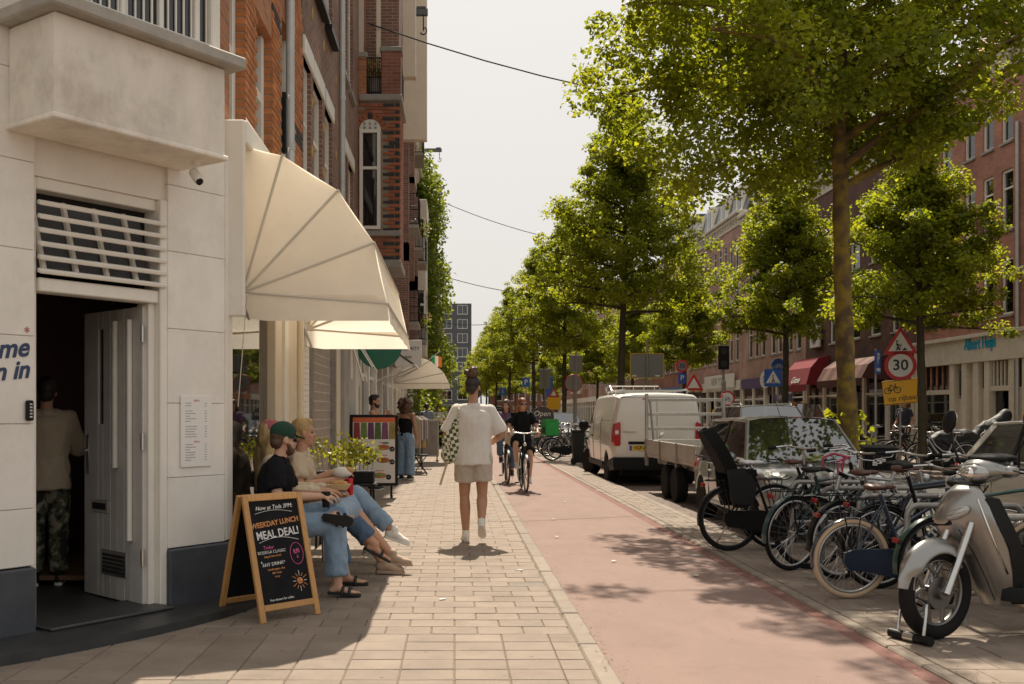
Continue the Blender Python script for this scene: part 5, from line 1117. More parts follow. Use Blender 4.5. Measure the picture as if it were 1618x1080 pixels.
s1 = person('seated man in a green cap, black T-shirt and jeans, nearest the chalkboard', (SX,8.35,0), 0, J, 'skin_pale', {'m':'black_cloth','sleeve':.75,'a':.025}, {'m':'denim','len':1.86,'hem':.085,'knee':.09,'a':.02,'fold':.01}, 'black_shoe', both(cap_on('green_cap','hair_brown'), beard('hair_brown'), shades), feet='slide', curl=(.5,.7))
J = seated(lean=.0); J['hc'] = V((-.02,0,1.25)); J['yaw'] = .7; J['wrR'] = V((.45,-.1,.80)); J['wrL'] = V((.5,.05,.8)); J['knL'] = V((.55,.08,.62)); J['anL'] = V((.85,.12,.32)); J['toeL'] = V((1.0,.14,.22)); J['anR'] = V((.62,-.1,.095)); J['toeR'] = V((.79,-.1,.035)); J['sole'] = 'black_shoe'
s2 = person('seated woman with long blond hair and pink cap behind the man in the green cap', (SX-.06,8.86,0), 0, J, 'skin', {'m':'cream_cloth','sleeve':1.85,'a':.02}, {'m':'denim_dark','len':1.8,'hem':.075,'knee':.085,'a':.015}, 'black_shoe', both(h_long('hair_blond', .42), cap_on('pink_cap','hair_blond'), shades), feet='thong', fem=True, vox=.01)
J = seated(lean=.1); J['yaw'] = .25; J['hc'] = V((.13,0,1.27)); J['wrR'] = V((.44,-.12,.86)); J['elR'] = V((.14,-.27,.80)); J['hdR'] = V((.9,.3,.1)); J['knR'] = V((.56,-.1,.56)); J['knL'] = V((.58,.1,.57)); J['anR'] = V((.86,-.05,.10)); J['toeR'] = V((1.03,-.03,.045)); J['anL'] = V((.93,.0,.16)); J['toeL'] = V((1.10,-.03,.115)); J['sole'] = 'tan_shoe'
s3 = person('seated older man with slicked blond hair, beige T-shirt and bare legs in loafers', (SX-.02,9.42,0), 0, J, 'skin', {'m':'beige_cloth','sleeve':.7,'a':.035,'flare':.02}, {'m':'sand_cloth','len':.78,'hem':.1,'a':.02,'name':'shorts'}, 'tan_shoe', h_short('hair_blond'), curl=(.5,.6))
J = seated(lean=.03); J['yaw'] = .1; J['knR'] = V((.50,-.1,.60)); J['knL'] = V((.55,.12,.66)); J['anR'] = V((.72,-.1,.16)); J['toeR'] = V((.90,-.12,.07)); J['anL'] = V((.92,.05,.30)); J['toeL'] = V((1.09,.03,.22)); J['wrR'] = V((.38,-.08,.9)); J['wrL'] = V((.4,.1,.88)); J['sole'] = 'white_shoe'
s4 = person('seated person in light shirt, jeans and white sneakers, farthest on the bench', (SX-.04,10.05,0), 0, J, 'skin_tan', {'m':'sand_cloth','sleeve':.7,'a':.03}, {'m':'denim','len':1.86,'hem':.075,'knee':.085,'a':.018}, 'white_shoe', h_short('hair_grey'), vox=.011)
# --- man walking away
J = stand(1.83); k = J['k']; J['elL'] = V((.02,.31,1.20)); J['wrL'] = V((.22,.17,1.13)); J['hdL'] = V((.8,-.5,.1)); J['elR'] = V((.0,-.32,1.20)); J['wrR'] = V((.20,-.2,1.10)); J['hdR'] = V((.9,.5,.1)); J['pnL'] = V((0,-.3,.9)); J['pnR'] = V((0,.3,.9))
J['knL'] = V((.06,.10,.51)); J['anL'] = V((.04,.085,.085)); J['toeL'] = V((.22,.1,.035)); J['hipR'] = V((-.01,-.09,.94)); J['knR'] = V((.03,-.10,.53)); J['anR'] = V((-.24,-.085,.235)); J['toeR'] = V((-.14,-.10,.085)); J['upR'] = V((.75,0,.5)); J['yaw'] = -.45; J['hc'] = V((.03,-.0,1.738)); J['nk'] = V((0,0,1.52)); J['pit'] = .12
wk = person('man with a hair bun walking away in white shirt and pale shorts', (.215,11.8,0), PI/2, J, 'skin_tan', {'m':'white_cloth','sleeve':.9,'a':.034,'hem':.06,'flare':.022,'fold':.012,'fs':6}, {'m':'sand_cloth','len':.62,'hem':.112,'a':.025,'name':'shorts','fold':.007}, 'white_shoe', both(h_bun('hair_dark'), beard('hair_dark')), curl=(.8,.8), vox=.009, build=1.06)
m_ = mat('checker_bag', (.5,.5,.4), .9, var=0); n = m_.node_tree; ck = n.nodes.new('ShaderNodeTexChecker'); ck.inputs['Scale'].default_value = 26; ck.inputs[1].default_value = (.62,.58,.42,1); ck.inputs[2].default_value = (.06,.075,.035,1); tc = n.nodes.new('ShaderNodeTexCoord')
mp_ = n.nodes.new('ShaderNodeMapping'); mp_.inputs['Rotation'].default_value = (0,.25,.2); mp_.inputs['Location'].default_value = (.013,.017,.011); n.links.new(tc.outputs['Object'], mp_.inputs[0]); n.links.new(mp_.outputs[0], ck.inputs[0]); n.links.new(ck.outputs[0], n.nodes['Principled BSDF'].inputs['Base Color'])
tb_ = thing('tote_bag', 'green and cream checkered tote bag on the walking man’s left shoulder', 'bag', (.0,11.74,.92)); g = B(); g.ell((-.03,0,.18), (.10,.055,.17)); g.ell((.02,0,.33), (.06,.045,.14)); g.ell((-.06,0,.06), (.10,.05,.10)); remesh(g, .011, 'pouch', 'checker_bag', tb_, 3, .008, 8.)
g = B(); g.tube([(.04,-.03,.42),(.05,-.06,.56),(.05,.02,.62),(.05,.10,.55),(.04,.03,.42)], .009, 6); g.build('strap', 'checker_bag', tb_)
sk = thing('wooden_stick', 'thin pale wooden stick poking down out of the tote bag', 'stick', (-.16,11.7,.64)); g = B(); g.tube([(0,0,0),(.10,.04,.32)], .012, 8); g.build('rod', 'wood_pale', sk)
sk.children[0].data.materials[0] = mat('pale_rod', (.5,.37,.22), .6, var=.1)
# --- standing and walking people farther off
J = stand(1.74); J['yaw'] = -.2; J['elL'] = V((.06,.25,1.12)); J['wrL'] = V((.26,.2,1.0))
person('woman with curly dark hair in black top and wide blue jeans by the clothes rack', (-1.06,22.7,0), 1.2, J, 'skin_tan', {'m':'black_cloth','sleeve':0,'a':.006,'strap':1,'name':'camisole'}, {'m':'denim','len':1.95,'hem':.125,'knee':.105,'a':.02}, 'black_shoe', h_curly('hair_brown',.15), vox=.013, gvox=.015, fem=True)
J = stand(1.8); J['elR'] = V((.16,-.25,1.2)); J['wrR'] = V((.24,-.08,1.44)); J['hdR'] = V((-.2,.5,.8)); J['pnR'] = V((-1,0,0)); J['elL'] = V((.1,.24,1.2)); J['wrL'] = V((.28,.1,1.38)); J['hdL'] = V((-.1,-.3,.9))
person('bearded man in white vest eating beside the food menu board', (-1.52,19.7,0), -.15, J, 'skin', {'m':'white_cloth','sleeve':0,'a':.012,'name':'vest','strap':1}, {'m':'denim_dark','len':1.9,'hem':.08}, 'black_shoe', both(h_short('hair_dark'), beard('hair_dark')), vox=.013, gvox=.015)
J = stand(1.78); person('man in grey-blue shirt among the far shopfronts', (-.95,36,0), 1.4, J, 'skin', {'m':'grey_cloth','sleeve':.6,'a':.03}, {'m':'denim_dark'}, 'black_shoe', h_short('hair_dark'), vox=.018, gvox=.02, face=False)
J = stand(1.75); J['elL'] = V((.12,.25,1.12)); J['elR'] = V((.12,-.25,1.12)); J['wrL'] = V((.38,.2,1.05)); J['wrR'] = V((.38,-.2,1.05)); J['hdL'] = J['hdR'] = V((1,0,0))
person('person in white top pushing the black stroller towards the camera', (-.68,43.7,0), -PI/2, J, 'skin_tan', {'m':'white_cloth','sleeve':.7,'a':.03}, {'m':'black_cloth'}, 'black_shoe', h_short('hair_dark'), vox=.018, gvox=.02)
J = stand(1.88); J['knL'] = V((.2,.1,.53)); J['anL'] = V((.36,.1,.12)); J['toeL'] = V((.53,.1,.1)); J['knR'] = V((-.03,-.1,.52)); J['anR'] = V((-.26,-.1,.16)); J['toeR'] = V((-.12,-.1,.05)); J['hipL'] = V((.02,.09,.96)); J['pel'] = V((0,0,.98)); J['elL'] = V((-.1,.26,1.22)); J['wrL'] = V((.08,.25,1.0)); J['elR'] = V((.02,-.26,1.2)); J['wrR'] = V((.2,-.22,.98)); J['yaw'] = .5
person('man in dark T-shirt and black shorts walking past the yellow sign', (13.35,31,0), rad(200), J, 'skin', {'m':'navy_cloth','sleeve':.6,'a':.03}, {'m':'black_cloth','len':.85,'hem':.11,'a':.03,'name':'shorts'}, 'black_shoe', both(h_short('hair_dark'), shades, beard('hair_grey')), vox=.013, gvox=.015)
J = stand(1.82); person('pedestrian in pale T-shirt near the crossing sign, facing the road', (11.6,35.6,0), 2.6, J, 'skin', {'m':'cream_cloth','sleeve':.6,'a':.03}, {'m':'black_cloth','len':.9,'hem':.1}, 'black_shoe', h_short('hair_red'), vox=.018, gvox=.02, face=False)
J = stand(1.86); person('pedestrian with fair hair and white shirt near the crossing sign', (12.1,36.2,0), 1.2, J, 'skin', {'m':'white_cloth','sleeve':.6,'a':.03}, {'m':'black_cloth'}, 'black_shoe', h_long('hair_blond'), vox=.018, gvox=.02, face=False)
J = stand(1.78); person('pedestrian in dark jacket beyond the van on the opposite pavement', (13.9,54,0), 2., J, 'skin', {'m':'navy_cloth','sleeve':1.9,'a':.03}, {'m':'denim_dark'}, 'black_shoe', h_short('hair_dark'), vox=.02, gvox=.022, face=False)
J = stand(1.8); person('pedestrian in yellow vest far along the tree row', (4.3,62,0), 2., J, 'skin', {'m':mat('yellow_vest',(.5,.5,.03),.8,var=.1),'sleeve':.5,'a':.03}, {'m':'navy_cloth'}, 'black_shoe', h_short('hair_dark'), vox=.02, gvox=.022, face=False)
# --- people inside the shop
J = stand(1.68); J['elR'] = V((.12,-.24,1.1)); J['wrR'] = V((.3,-.12,1.1)); 
person('customer seen from behind inside the doorway, beige top and camouflage trousers', (-3.30,8.45,.06), rad(110), J, 'skin', {'m':'beige_cloth','sleeve':1.6,'a':.03,'hem':.08}, {'m':'camo','len':1.92,'hem':.075,'knee':.08,'a':.02}, 'black_shoe', h_short('hair_dark',thick=1.06), vox=.012, gvox=.013, fem=True)
J = seated(lean=.03); J['yaw'] = 0.; person('red haired woman in black top seated behind the shop window', (-2.18,9.85,.12), rad(150), J, 'skin_pale', {'m':'black_cloth','sleeve':0,'a':.012,'strap':1,'name':'top'}, {'m':'black_cloth'}, 'black_shoe', h_long('hair_red',.4,1.1), vox=.012, gvox=.014, fem=True)
# ------------------------------------------------------------------ bicycles
mat('bike_black', (.007,.007,.0075), .35, var=.2, spec=.3, coat=.12); mat('bike_navy', (.012,.025,.055), .3, var=.15, coat=.5); mat('bike_teal', (.012,.045,.05), .3, var=.15, coat=.5); mat('bike_green', (.012,.05,.035), .3, var=.15, coat=.5); mat('bike_silver', (.45,.45,.43), .35, .7, var=.12); mat('bike_red', (.2,.02,.02), .35, var=.2, coat=.4)
mat('tyre_cream', (.56,.41,.27), .8, var=.12, vs=10); mat('tyre_brown', (.09,.055,.035), .8, var=.2); mat('rim', (.55,.55,.54), .3, .9, var=.08); mat('rim_black', (.03,.03,.03), .4, .3, var=.1); mat('rim_white', (.66,.66,.64), .4, .1, var=.06)
mat('leather_brown', (.08,.028,.018), .5, var=.25, vs=20); mat('saddle_black', (.009,.009,.009), .55, var=.2, spec=.25); mat('plastic_wrap', (.62,.6,.57), .3, var=.1, vs=15, bump=.5, bs=40); mat('reflector', (.2,.006,.006), .2, var=0); mat('lamp_clear', (.7,.7,.68), .15, .3, var=0); mat('crate_black', (.007,.006,.0065), .55, var=.2, spec=.2); mat('grip_black', (.008,.008,.008), .7, var=.1, spec=.15); mat('pink_tape', (.42,.05,.1), .7, var=.1)
WM = {}
def wheel(par, x, r, tm, rm, tw=.019, nsp=28, full=True):
    key = (round(r,3), tm, rm, nsp, tw)
    if key not in WM:
        ty = B(); ty.torus((0,0,0), r-tw, tw, 44, 8); ri = B(); ri.torus((0,0,0), r-2*tw-.008, .012, 40, 6, sq=1.1)
        sp = B(); hb = B(); hb.lathe([(.012,-.05),(.025,-.045),(.025,-.035),(.014,-.03),(.014,.03),(.025,.035),(.025,.045),(.012,.05)], 10, R=Matrix.Rotation(PI/2,3,'X'))
        for i in range(nsp):
            a = 2*PI*i/nsp; o = a+(.5 if i % 4 < 2 else -.5); s = -1 if i % 2 else 1
            sp.tube([(.024*math.cos(o),.038*s,.024*math.sin(o)), ((r-2*tw-.012)*math.cos(a),0,(r-2*tw-.012)*math.sin(a))], .0014, 3, caps=False)
        ms = [ty.mesh('tyre', True), ri.mesh('rim', True), sp.mesh('spokes'), hb.mesh('hub', 40)]
        for m, q in zip(ms, (tm, rm, 'rim', 'steel')): m.materials.append(MATS[q])
        WM[key] = ms
    w = bpy.data.objects.new('wheel', None); C.objects.link(w); w.parent = par; w.location = (x,0,r); w.rotation_euler = (0,random.uniform(0,1),0); w.empty_display_size = .1
    for nm, m in zip(('tyre','rim','spokes','hub'), WM[key]):
        o = piece(nm, m, (0,0,0), w)
        if nm == 'spokes': o['kind'] = 'stuff'
    return w
def flatten(e, t):
    """hang the children of a helper frame straight on their thing"""
    M4 = Matrix.LocRotScale(e.location, e.rotation_euler, e.scale)
    for c in list(e.children): c.parent = t; c.matrix_basis = M4 @ c.matrix_basis
    bpy.data.objects.remove(e)
def arc(cx, cz, r, a0, a1, n=14, y=0.): return [(cx+r*math.cos(a0+(a1-a0)*i/n), y, cz+r*math.sin(a0+(a1-a0)*i/n)) for i in range(n+1)]
def bike(label, loc, th, lean=.06, fm='bike_black', tm='rubber', rm='rim', style='oma', r=.345, saddle='saddle_black', steer=.15, guard=True, rack=True, bars='city', crate=False, fender=None, skirt=False, seat_h=.93, grip='grip_black', group='parked bicycles', tw=.019, s=1.):
    t = thing('bicycle', label, 'bicycle', loc, rad(th), group); t.rotation_euler = (lean, 0, rad(th)); t.scale = (s,s,s); fd = fender or fm
    WB = 1.10; bb_ = (.47,0,.29); st = (.24,0,seat_h-.06); hd_t = (.83,0,.92); hd_b = (.875,0,.74)
    wheel(t, 0, r, tm, rm, tw)
    f = B()
    if style == 'oma':
        f.tube([bb_, (.36,0,.58), st], .017, 8); f.tube([hd_b, (.76,0,.55), (.62,0,.36), bb_], .02, 8); f.tube([(.848,0,.84),(.72,0,.62),(.55,0,.46),(.405,0,.45)], .014, 8)
    elif style == 'diamond':
        f.tube([bb_, st], .017, 8); f.tube([hd_b, bb_], .021, 8); f.tube([(.838,0,.88), (.275,0,.82)], .016, 8)
    else:
        f.tube([bb_, st], .019, 8); f.tube([hd_b, (.70,0,.54), bb_], .027, 8); f.tube([(.845,0,.85), (.36,0,.56)], .016, 8)
    f.tube([hd_t, hd_b], .022, 8)
    for y in (-.05,.05): f.tube([(bb_[0],y*.6,bb_[2]),(0,y,r)], .009, 6); f.tube([(.27,y*.35,.78),(0,y,r)], .0085, 6)
    f.build('frame', fm, t, 50)
    # front end turns together
    fe = bpy.data.objects.new('front_end', None); C.objects.link(fe); fe.parent = t; fe.location = (.86,0,.8); fe.rotation_euler = (0,0,steer); fe.empty_display_size = .1
    fo = B(); 
    for y in (-.045,.045): fo.tube([(.03,y*.8,-.08),(.12,y,-.30),(WB-.86,y,r-.8)], .011, 6)
    fo.tube([(.012,-.045,-.06),(.02,.045,-.06)], .014, 6); fo.build('fork', fm, fe, 50)
    wf = wheel(fe, WB-.86, r, tm, rm, tw); wf.location = (WB-.86,0,r-.8)
    hb = B(); hb.tube([(-.03,0,.1),(-.05,0,.25)], .013, 8)
    if bars == 'city': pts = [(-.28,-.26,.27),(-.17,-.27,.275),(-.06,-.2,.29),(-.02,-.05,.27),(-.02,.05,.27),(-.06,.2,.29),(-.17,.27,.275),(-.28,.26,.27)]
    elif bars == 'flat': pts = [(-.10,-.29,.25),(-.04,-.15,.26),(-.04,.15,.26),(-.10,.29,.25)]
    else: pts = [(-.02,-.2,.08),(.07,-.2,.12),(.08,-.2,.22),(-.02,-.19,.26),(-.03,.19,.26),(.08,.2,.22),(.07,.2,.12),(-.02,.2,.08)]
    hb.tube(pts, .0115, 8); h_ = hb.build('handlebar', 'steel' if bars != 'drop' else 'pink_tape', fe, 50)
    for a, c in ((pts[0],pts[1]),(pts[-1],pts[-2])): g = B(); g.tube([a, lerp(V(a),V(c),.95)], .0175, 8); g.build('grip', grip, h_, 50)
    for y in (-1,1): g = B(); g.tube([(-.10,.23*y,.262),(-.15,.21*y,.24),(-.24,.235*y,.235)], .005, 5); g.build('brake_lever', 'steel', h_)
    g = B(); g.tube([(-.05,.1,.26),(.06,.06,.2),(.05,.03,-.0),(.04,.02,-.05)], .003, 4); g.tube([(-.05,-.1,.26),(.08,-.05,.21),(.06,-.02,.0),(.03,-.02,-.05)], .003, 4); g.build('cable', 'grip_black', fe)
    g = B(); g.ell((.06,0,.07), (.035,.032,.035)); g.build('front_light', 'lamp_clear', fe, True); g = B(); g.ell((-.09,.14,.295), (.022,.022,.016)); g.build('bell', 'steel', fe, True)
    mg = B(); cx, cz = WB-.86, r-.8
    def guardm(b, cx, cz, a0, a1):
        ro = r+.014
        b.loft([[(cx+(ro-abs(w_)*.25)*math.cos(a), w_, cz+(ro-abs(w_)*.25)*math.sin(a)) for w_ in (-.028,-.014,0,.014,.028)] for a in [a0+(a1-a0)*i/18 for i in range(19)]], closed=False, caps=False)
    guardm(mg, cx, cz, .35, 2.7); mg.build('front_mudguard', fd, fe, True)
    mg = B(); guardm(mg, 0, r, .35, 3.35); mg.build('rear_mudguard', fd, t, True)
    sd = B(); sd.ell((.20,0,seat_h+.0), (.075,.085,.028)); sd.ell((.30,0,seat_h), (.085,.035,.022)); sd.ell((.15,0,seat_h), (.045,.09,.03)); sdo = remesh(sd, .011, 'saddle', saddle, t, 3)
    g = B(); g.tube([st, (.225,0,seat_h-.015)], .013, 8); g.torus((.17,.035,seat_h-.045), .018, .005, 10, 5); g.torus((.17,-.035,seat_h-.045), .018, .005, 10, 5); g.build('seat_post', 'steel', t)
    ck = B(); ck.lathe([(.09,-.052),(.09,-.048)], 24, bb_, Matrix.Rotation(PI/2,3,'X')); a0 = random.uniform(0,6)
    for sg, y in ((1,-.07),(-1,.07)): ck.tube([(bb_[0],y,bb_[2]), (bb_[0]+.17*math.cos(a0)*sg, y*1.1, bb_[2]+.17*math.sin(a0)*sg)], .009, 6)
    ck.build('crank', 'steel', t)
    for sg, y in ((1,-.12),(-1,.12)): g = B(); g.box((bb_[0]+.17*math.cos(a0)*sg, y, bb_[2]+.17*math.sin(a0)*sg), (.09,.085,.022), .006); g.build('pedal', 'grip_black', t)
    if guard:
        poly = [(-.10,r-.02),(-.09,r+.06),(-.02,r+.085),(.30,r+.09),(.52,.40),(.60,.33),(.60,.24),(.52,.18),(.40,.17),(.05,r-.09),(-.05,r-.085)]
        g = B(); g.prism(poly, -.085, -.05); g.build('chain_guard', fd, t)
    else: g = B(); g.tube([(0,-.05,r+.035),(.47,-.05,.38)], .004, 4); g.tube([(0,-.05,r-.035),(.47,-.05,.2)], .004, 4); g.build('chain', 'black_metal', t)
    if rack:
        zr = r*2+.055; g = B(); g.tube([(.16,-.055,zr+.03),(.1,-.06,zr),(-.24,-.06,zr),(-.28,0,zr),(-.24,.06,zr),(.1,.06,zr),(.16,.055,zr+.03)], .006, 6)
        for x in (-.18,-.06,.06): g.tube([(x,-.06,zr),(x,.06,zr)], .005, 5)
        for y in (-.06,.06): g.tube([(-.1,y,zr),(0,y,r)], .006, 5); g.tube([(.05,y,zr),(0,y,r)], .005, 5)
        g.build('rear_rack', 'black_metal' if fd != 'bike_silver' else 'steel', t)
    g = B(); g.box((-.30 if rack else -.345,0,.70 if rack else .52), (.03,.07,.04), .008); g.build('rear_light', 'reflector', t)
    g = B(); g.tube([(.02,.06,r-.06),(-.1,.16,.02)], .008, 6); g.build('kick_stand', 'steel', t)
    if skirt:
        poly = arc(0, r, r*.93, .55, 2.9, 12); g = B(); g.prism([(p[0],p[2]) for p in poly]+[(0,r-.02)], -.04, -.035); g.build('skirt_guard', 'bike_black', t)
    if crate:
        c_ = B(); x0,x1,y0,y1,z0,z1 = .10,.40,-.2,.2,.06,.30
        c_.bb(x0,x1,y0,y1,z0,z0+.012); c_.bb(x0,x0+.012,y0,y1,z0,z1); c_.bb(x1-.012,x1,y0,y1,z0,z1); c_.bb(x0,x1,y0,y0+.012,z0,z1); c_.bb(x0,x1,y1-.012,y1,z0,z1); c_.bb(x0-.012,x1+.012,y0-.012,y1+.012,z1-.03,z1); c_.bb(x0-.006,x1+.006,y0-.006,y1+.006,z0+.1,z0+.125)
        for i in range(6): c_.bb(x0+.03+i*.045,x0+.045+i*.045,y0-.008,y1+.008,z0,z1)
        co = c_.build('crate', 'crate_black', fe); g = B()
        for i in range(14): a = random.uniform(.06,.2); zz = random.uniform(.11,.22); g.bb(x0+a,x0+a+random.uniform(.01,.05), y0-.014,y0-.009, zz,zz+random.uniform(.008,.03))
        g.build('crate_print', 'white_board', co)['kind'] = 'stuff'; g = B(); 
        for y in (-.1,.1): g.tube([(.12,y,.06),(WB-.86,y*.5,r-.8)], .006, 5)
        g.build('carrier_strut', 'black_metal', fe)
    flatten(fe, t); return t
NB = 'bicycles parked at the near hoops'
bA = bike('black city bicycle with a child seat, closest to the red path', (2.885,10.97,0), 10, .03, 'bike_black', 'rubber', 'rim_black', 'oma', .345, 'plastic_wrap', .35, skirt=False, group=NB)
cs = thing('child_seat', 'black plastic child seat mounted behind the wrapped saddle', 'child seat', (2.885,10.97,0), rad(10)); b = B()
b.loft([[(.12+x,y,.79) for x,y in ((-.12,-.15),(.14,-.13),(.14,.13),(-.12,.15))], [(.10+x,y,.86) for x,y in ((-.14,-.16),(.14,-.14),(.14,.14),(-.14,.16))]]); b.build('seat_shell', 'grip_black', cs)
b = B(); rings = []
for i in range(9):
    t_ = i/8; x = -.03-.22*t_-.03*t_*t_; z = .84+.43*t_; hw = (.15-.03*t_+(.02*math.sin(t_*PI)))*(1 if i < 7 else (.86 if i == 7 else .6)); rings.append([(x-.05,-hw*.75,z-.02),(x+.06,-hw,z+.03),(x+.04,-hw*.85,z+.03),(x-.02,-hw*.6,z),(x-.02,hw*.6,z),(x+.04,hw*.85,z+.03),(x+.06,hw,z+.03),(x-.05,hw*.75,z-.02)])
b.loft(rings); b.build('backrest', 'grip_black', cs, 40)
for y in (-.155,.155): b = B(); b.prism([(-.09,.86),(.08,.88),(.24,.72),(.2,.52),(.12,.46),(-.02,.47),(-.06,.6)], y-.012, y+.012); b.build('leg_shield', 'saddle_black', cs); b = B(); b.box((.08,y*1.02,.50), (.16,.07,.03), .008); b.build('foot_rest', 'grip_black', cs)
b = B(); b.tube([(.0,.0,.80),(.2,0,.74),(.28,0,.70)], .014, 6); b.build('mount_bar', 'steel', cs)
for i in range(4): b = B(); b.box((-.075-.047*i,0,.93+.08*i), (.012,.06,.03), .004); b.build('vent_slot', 'steel', cs)
bB = bike('black bicycle with a printed crate on the front carrier', (3.42,11.18,0), 6, .05, 'bike_black', 'rubber', 'rim', 'oma', .345, 'leather_brown', -.35, crate=True, group=NB)
b2 = bike('dark teal bicycle with silver spokes, second from the red path end', (3.10,9.62,0), 27, .07, 'bike_teal', 'rubber', 'rim', 'diamond', .345, 'saddle_black', .2, guard=False, group=NB)
bC = bike('grey bicycle with white rims behind the navy one', (3.36,9.1,0), 20, .05, 'bike_silver', 'rubber', 'rim_white', 'oma', .345, 'leather_brown', .1, fender='bike_black', group=NB)
b4 = bike('navy bicycle with cream tyres and lettered frame', (3.09,8.16,0), 6, .05, 'bike_navy', 'tyre_cream', 'rim', 'sloped', .335, 'leather_brown', .12, fender='bike_navy', group=NB, tw=.024, s=.94)
text('ALTEC', .095, 'white_board', b4, Matrix.Translation((.70,-.031,.545)) @ Matrix.Rotation(-rad(52),4,'Y'), depth=.001, bold=.004)
b = B(); b.prism([(.37,.365),(.415,.38),(.43,.345),(.40,.345),(.40,.32)], -.088, -.086); b.build('yellow_mark', mat('yellow_print',(.6,.42,.03),.5,var=0), b4)
bD = bike('black bicycle with brown sprung saddle behind the navy one', (3.5,8.62,0), 9, .04, 'bike_black', 'rubber', 'rim', 'diamond', .345, 'leather_brown', -.2, group=NB, seat_h=.99)
bE = bike('dark bicycle with black saddle and flat bars in the middle of the rack', (3.66,8.98,0), 14, .05, 'bike_navy', 'rubber', 'rim_black', 'diamond', .345, 'saddle_black', .3, guard=False, rack=False, bars='flat', group=NB, seat_h=1.0, grip='bike_green')
b5 = bike('dark green bicycle right behind the silver scooter', (3.55,7.72,0), 14, .04, 'bike_green', 'rubber', 'rim_black', 'diamond', .345, 'saddle_black', -.15, guard=False, rack=False, bars='flat', group=NB)
bF = bike('black bicycle with thick cream tyres parked the other way at the frame edge', (5.35,7.5,0), 172, -.04, 'bike_black', 'tyre_cream', 'rim_black', 'oma', .35, 'saddle_black', .2, group=NB, tw=.026)
bG = bike('racing bicycle with pink bar tape facing the path', (4.35,9.9,0), 196, -.05, 'bike_silver', 'rubber', 'rim_black', 'diamond', .34, 'saddle_black', -.3, guard=False, rack=False, bars='drop', group=NB, seat_h=.98)
# hoops
for i, y in enumerate((8.0,8.95,9.85,10.75,7.1)):
    t = thing('bike_rack', ['steel bike hoop behind the silver scooter','steel bike hoop behind the navy bicycle','steel bike hoop at the teal bicycle','steel bike hoop nearest the grey car','steel bike hoop beside the scooter seat'][i], 'bike rack', (3.47,y,0), 0, 'steel bike hoops'); x1 = .88; x0 = 0
    b = B(); b.tube([(x0,0,-.1),(x0,0,.66)]+[(x0+.08-.08*math.cos(a), 0, .66+.08*math.sin(a)) for a in (.4,.8,1.2,PI/2)]+[(x1-.08+.08*math.sin(a),0,.66+.08*math.cos(a)) for a in (0,.4,.8,1.2,PI/2)]+[(x1,0,-.1)], .024, 10); b.build('hoop', 'galvanised', t, 50)
    b = B(); b.tube([(x0,0,.33),(x1,0,.33)], .018, 8); b.build('cross_bar', 'galvanised', t, 50)
# bikes beyond the van and on the other pavement
GM = 'bicycles parked beyond the van'; GF = 'bicycles parked on the opposite pavement'
md = [(2.95,31.6,14),(3.25,33.2,18),(3.1,35,10),(3.2,36.6,16),(3.0,38.4,12),(3.3,40.5,15),(3.1,43,9),(3.0,46,14),(3.2,50,11),(3.1,54,16)]
dm = bike('bicycle with a green delivery bag rack, beyond the van', (md[0][0],md[0][1],0), md[0][2], .05, 'bike_black', 'rubber', 'rim', 'oma', .345, 'saddle_black', .2, group=GM)
src = [dm, bC, b2, bA, b4, bD]
for i, (x,y,th) in enumerate(md[1:]): dup(src[(i+1)%len(src)], (x,y,0), rad(th), ['second','third','fourth','fifth','sixth','seventh','eighth','ninth','last'][i]+' bicycle in the row beyond the van, counted from the green bag', GM)
fr_ = [(13.0,26.5,150),(12.9,27.8,158),(13.1,29.0,149),(13.0,30.2,160),(12.8,32.8,152),(13.1,34.6,155),(12.9,37,150),(13.0,39.5,158),(13.2,42,149)]
fl = ['nearest the covered scooter','second from the covered scooter','third from the covered scooter, behind the sign poles','behind the man in dark T-shirt','past the blue parking sign','in front of the striped awning','in front of the dark pub','near the red pub awning','just past the red pub awning']
for i, (x,y,th) in enumerate(fr_): dup(src[(i*2+1)%len(src)], (x,y,0), rad(th), 'bicycle on the opposite pavement, '+fl[i], GF)
lf = [(2.9,60,10),(3.0,64,12),(2.8,69,8),(3.0,75,10),(2.9,82,12)]
for i, (x,y,th) in enumerate(lf): dup(src[i], (x,y,0), rad(th), ['first','second','third','fourth','fifth'][i]+' of the tiny bicycles far down the right side of the path', 'far bicycles along the path')
# --- two women cycling towards the camera
def rider(loc, s=1.):
    J = stand(1.68); J['pel'] = V((.19,0,.97)); J['ch'] = V((.22,0,1.30)); J['nk'] = V((.24,0,1.455)); J['hc'] = V((.27,0,1.605))
    for q, y in (('L',1),('R',-1)):
        J['sh'+q] = V((.22,.165*y,1.41)); J['hip'+q] = V((.22,.085*y,.95)); J['el'+q] = V((.33,.27*y,1.19)); J['wr'+q] = V((.53,.27*y,1.10)); J['hd'+q] = V((.7,-.1*y,-.4)); J['pn'+q] = V((.2,0,-1))
    J['knL'] = V((.56,.13,.66)); J['anL'] = V((.48,.12,.22)); J['toeL'] = V((.63,.12,.15)); J['knR'] = V((.60,-.15,.86)); J['anR'] = V((.46,-.12,.50)); J['toeR'] = V((.62,-.12,.43)); return J
cb = bike('black city bicycle ridden by the woman in the black dress', (1.29,20.1,0), -90, 0, 'bike_black', 'tyre_brown', 'rim', 'oma', .345, 'saddle_black', .06, group='bicycles being ridden')
J = rider(0); J['yaw'] = .35; J['sole'] = 'white_shoe'
cy = person('woman cycling towards the camera in a black dress and sunglasses', (1.29,20.1,0), -PI/2, J, 'skin_pale', {'m':'black_cloth','sleeve':.75,'a':.02,'flare':.025}, {'m':'black_cloth','len':.8,'hem':.115,'a':.035,'name':'skirt'}, 'white_shoe', both(h_long('hair_red',.26,1.1), shades), vox=.012, gvox=.014, fem=True, curl=(1.0,1.0))
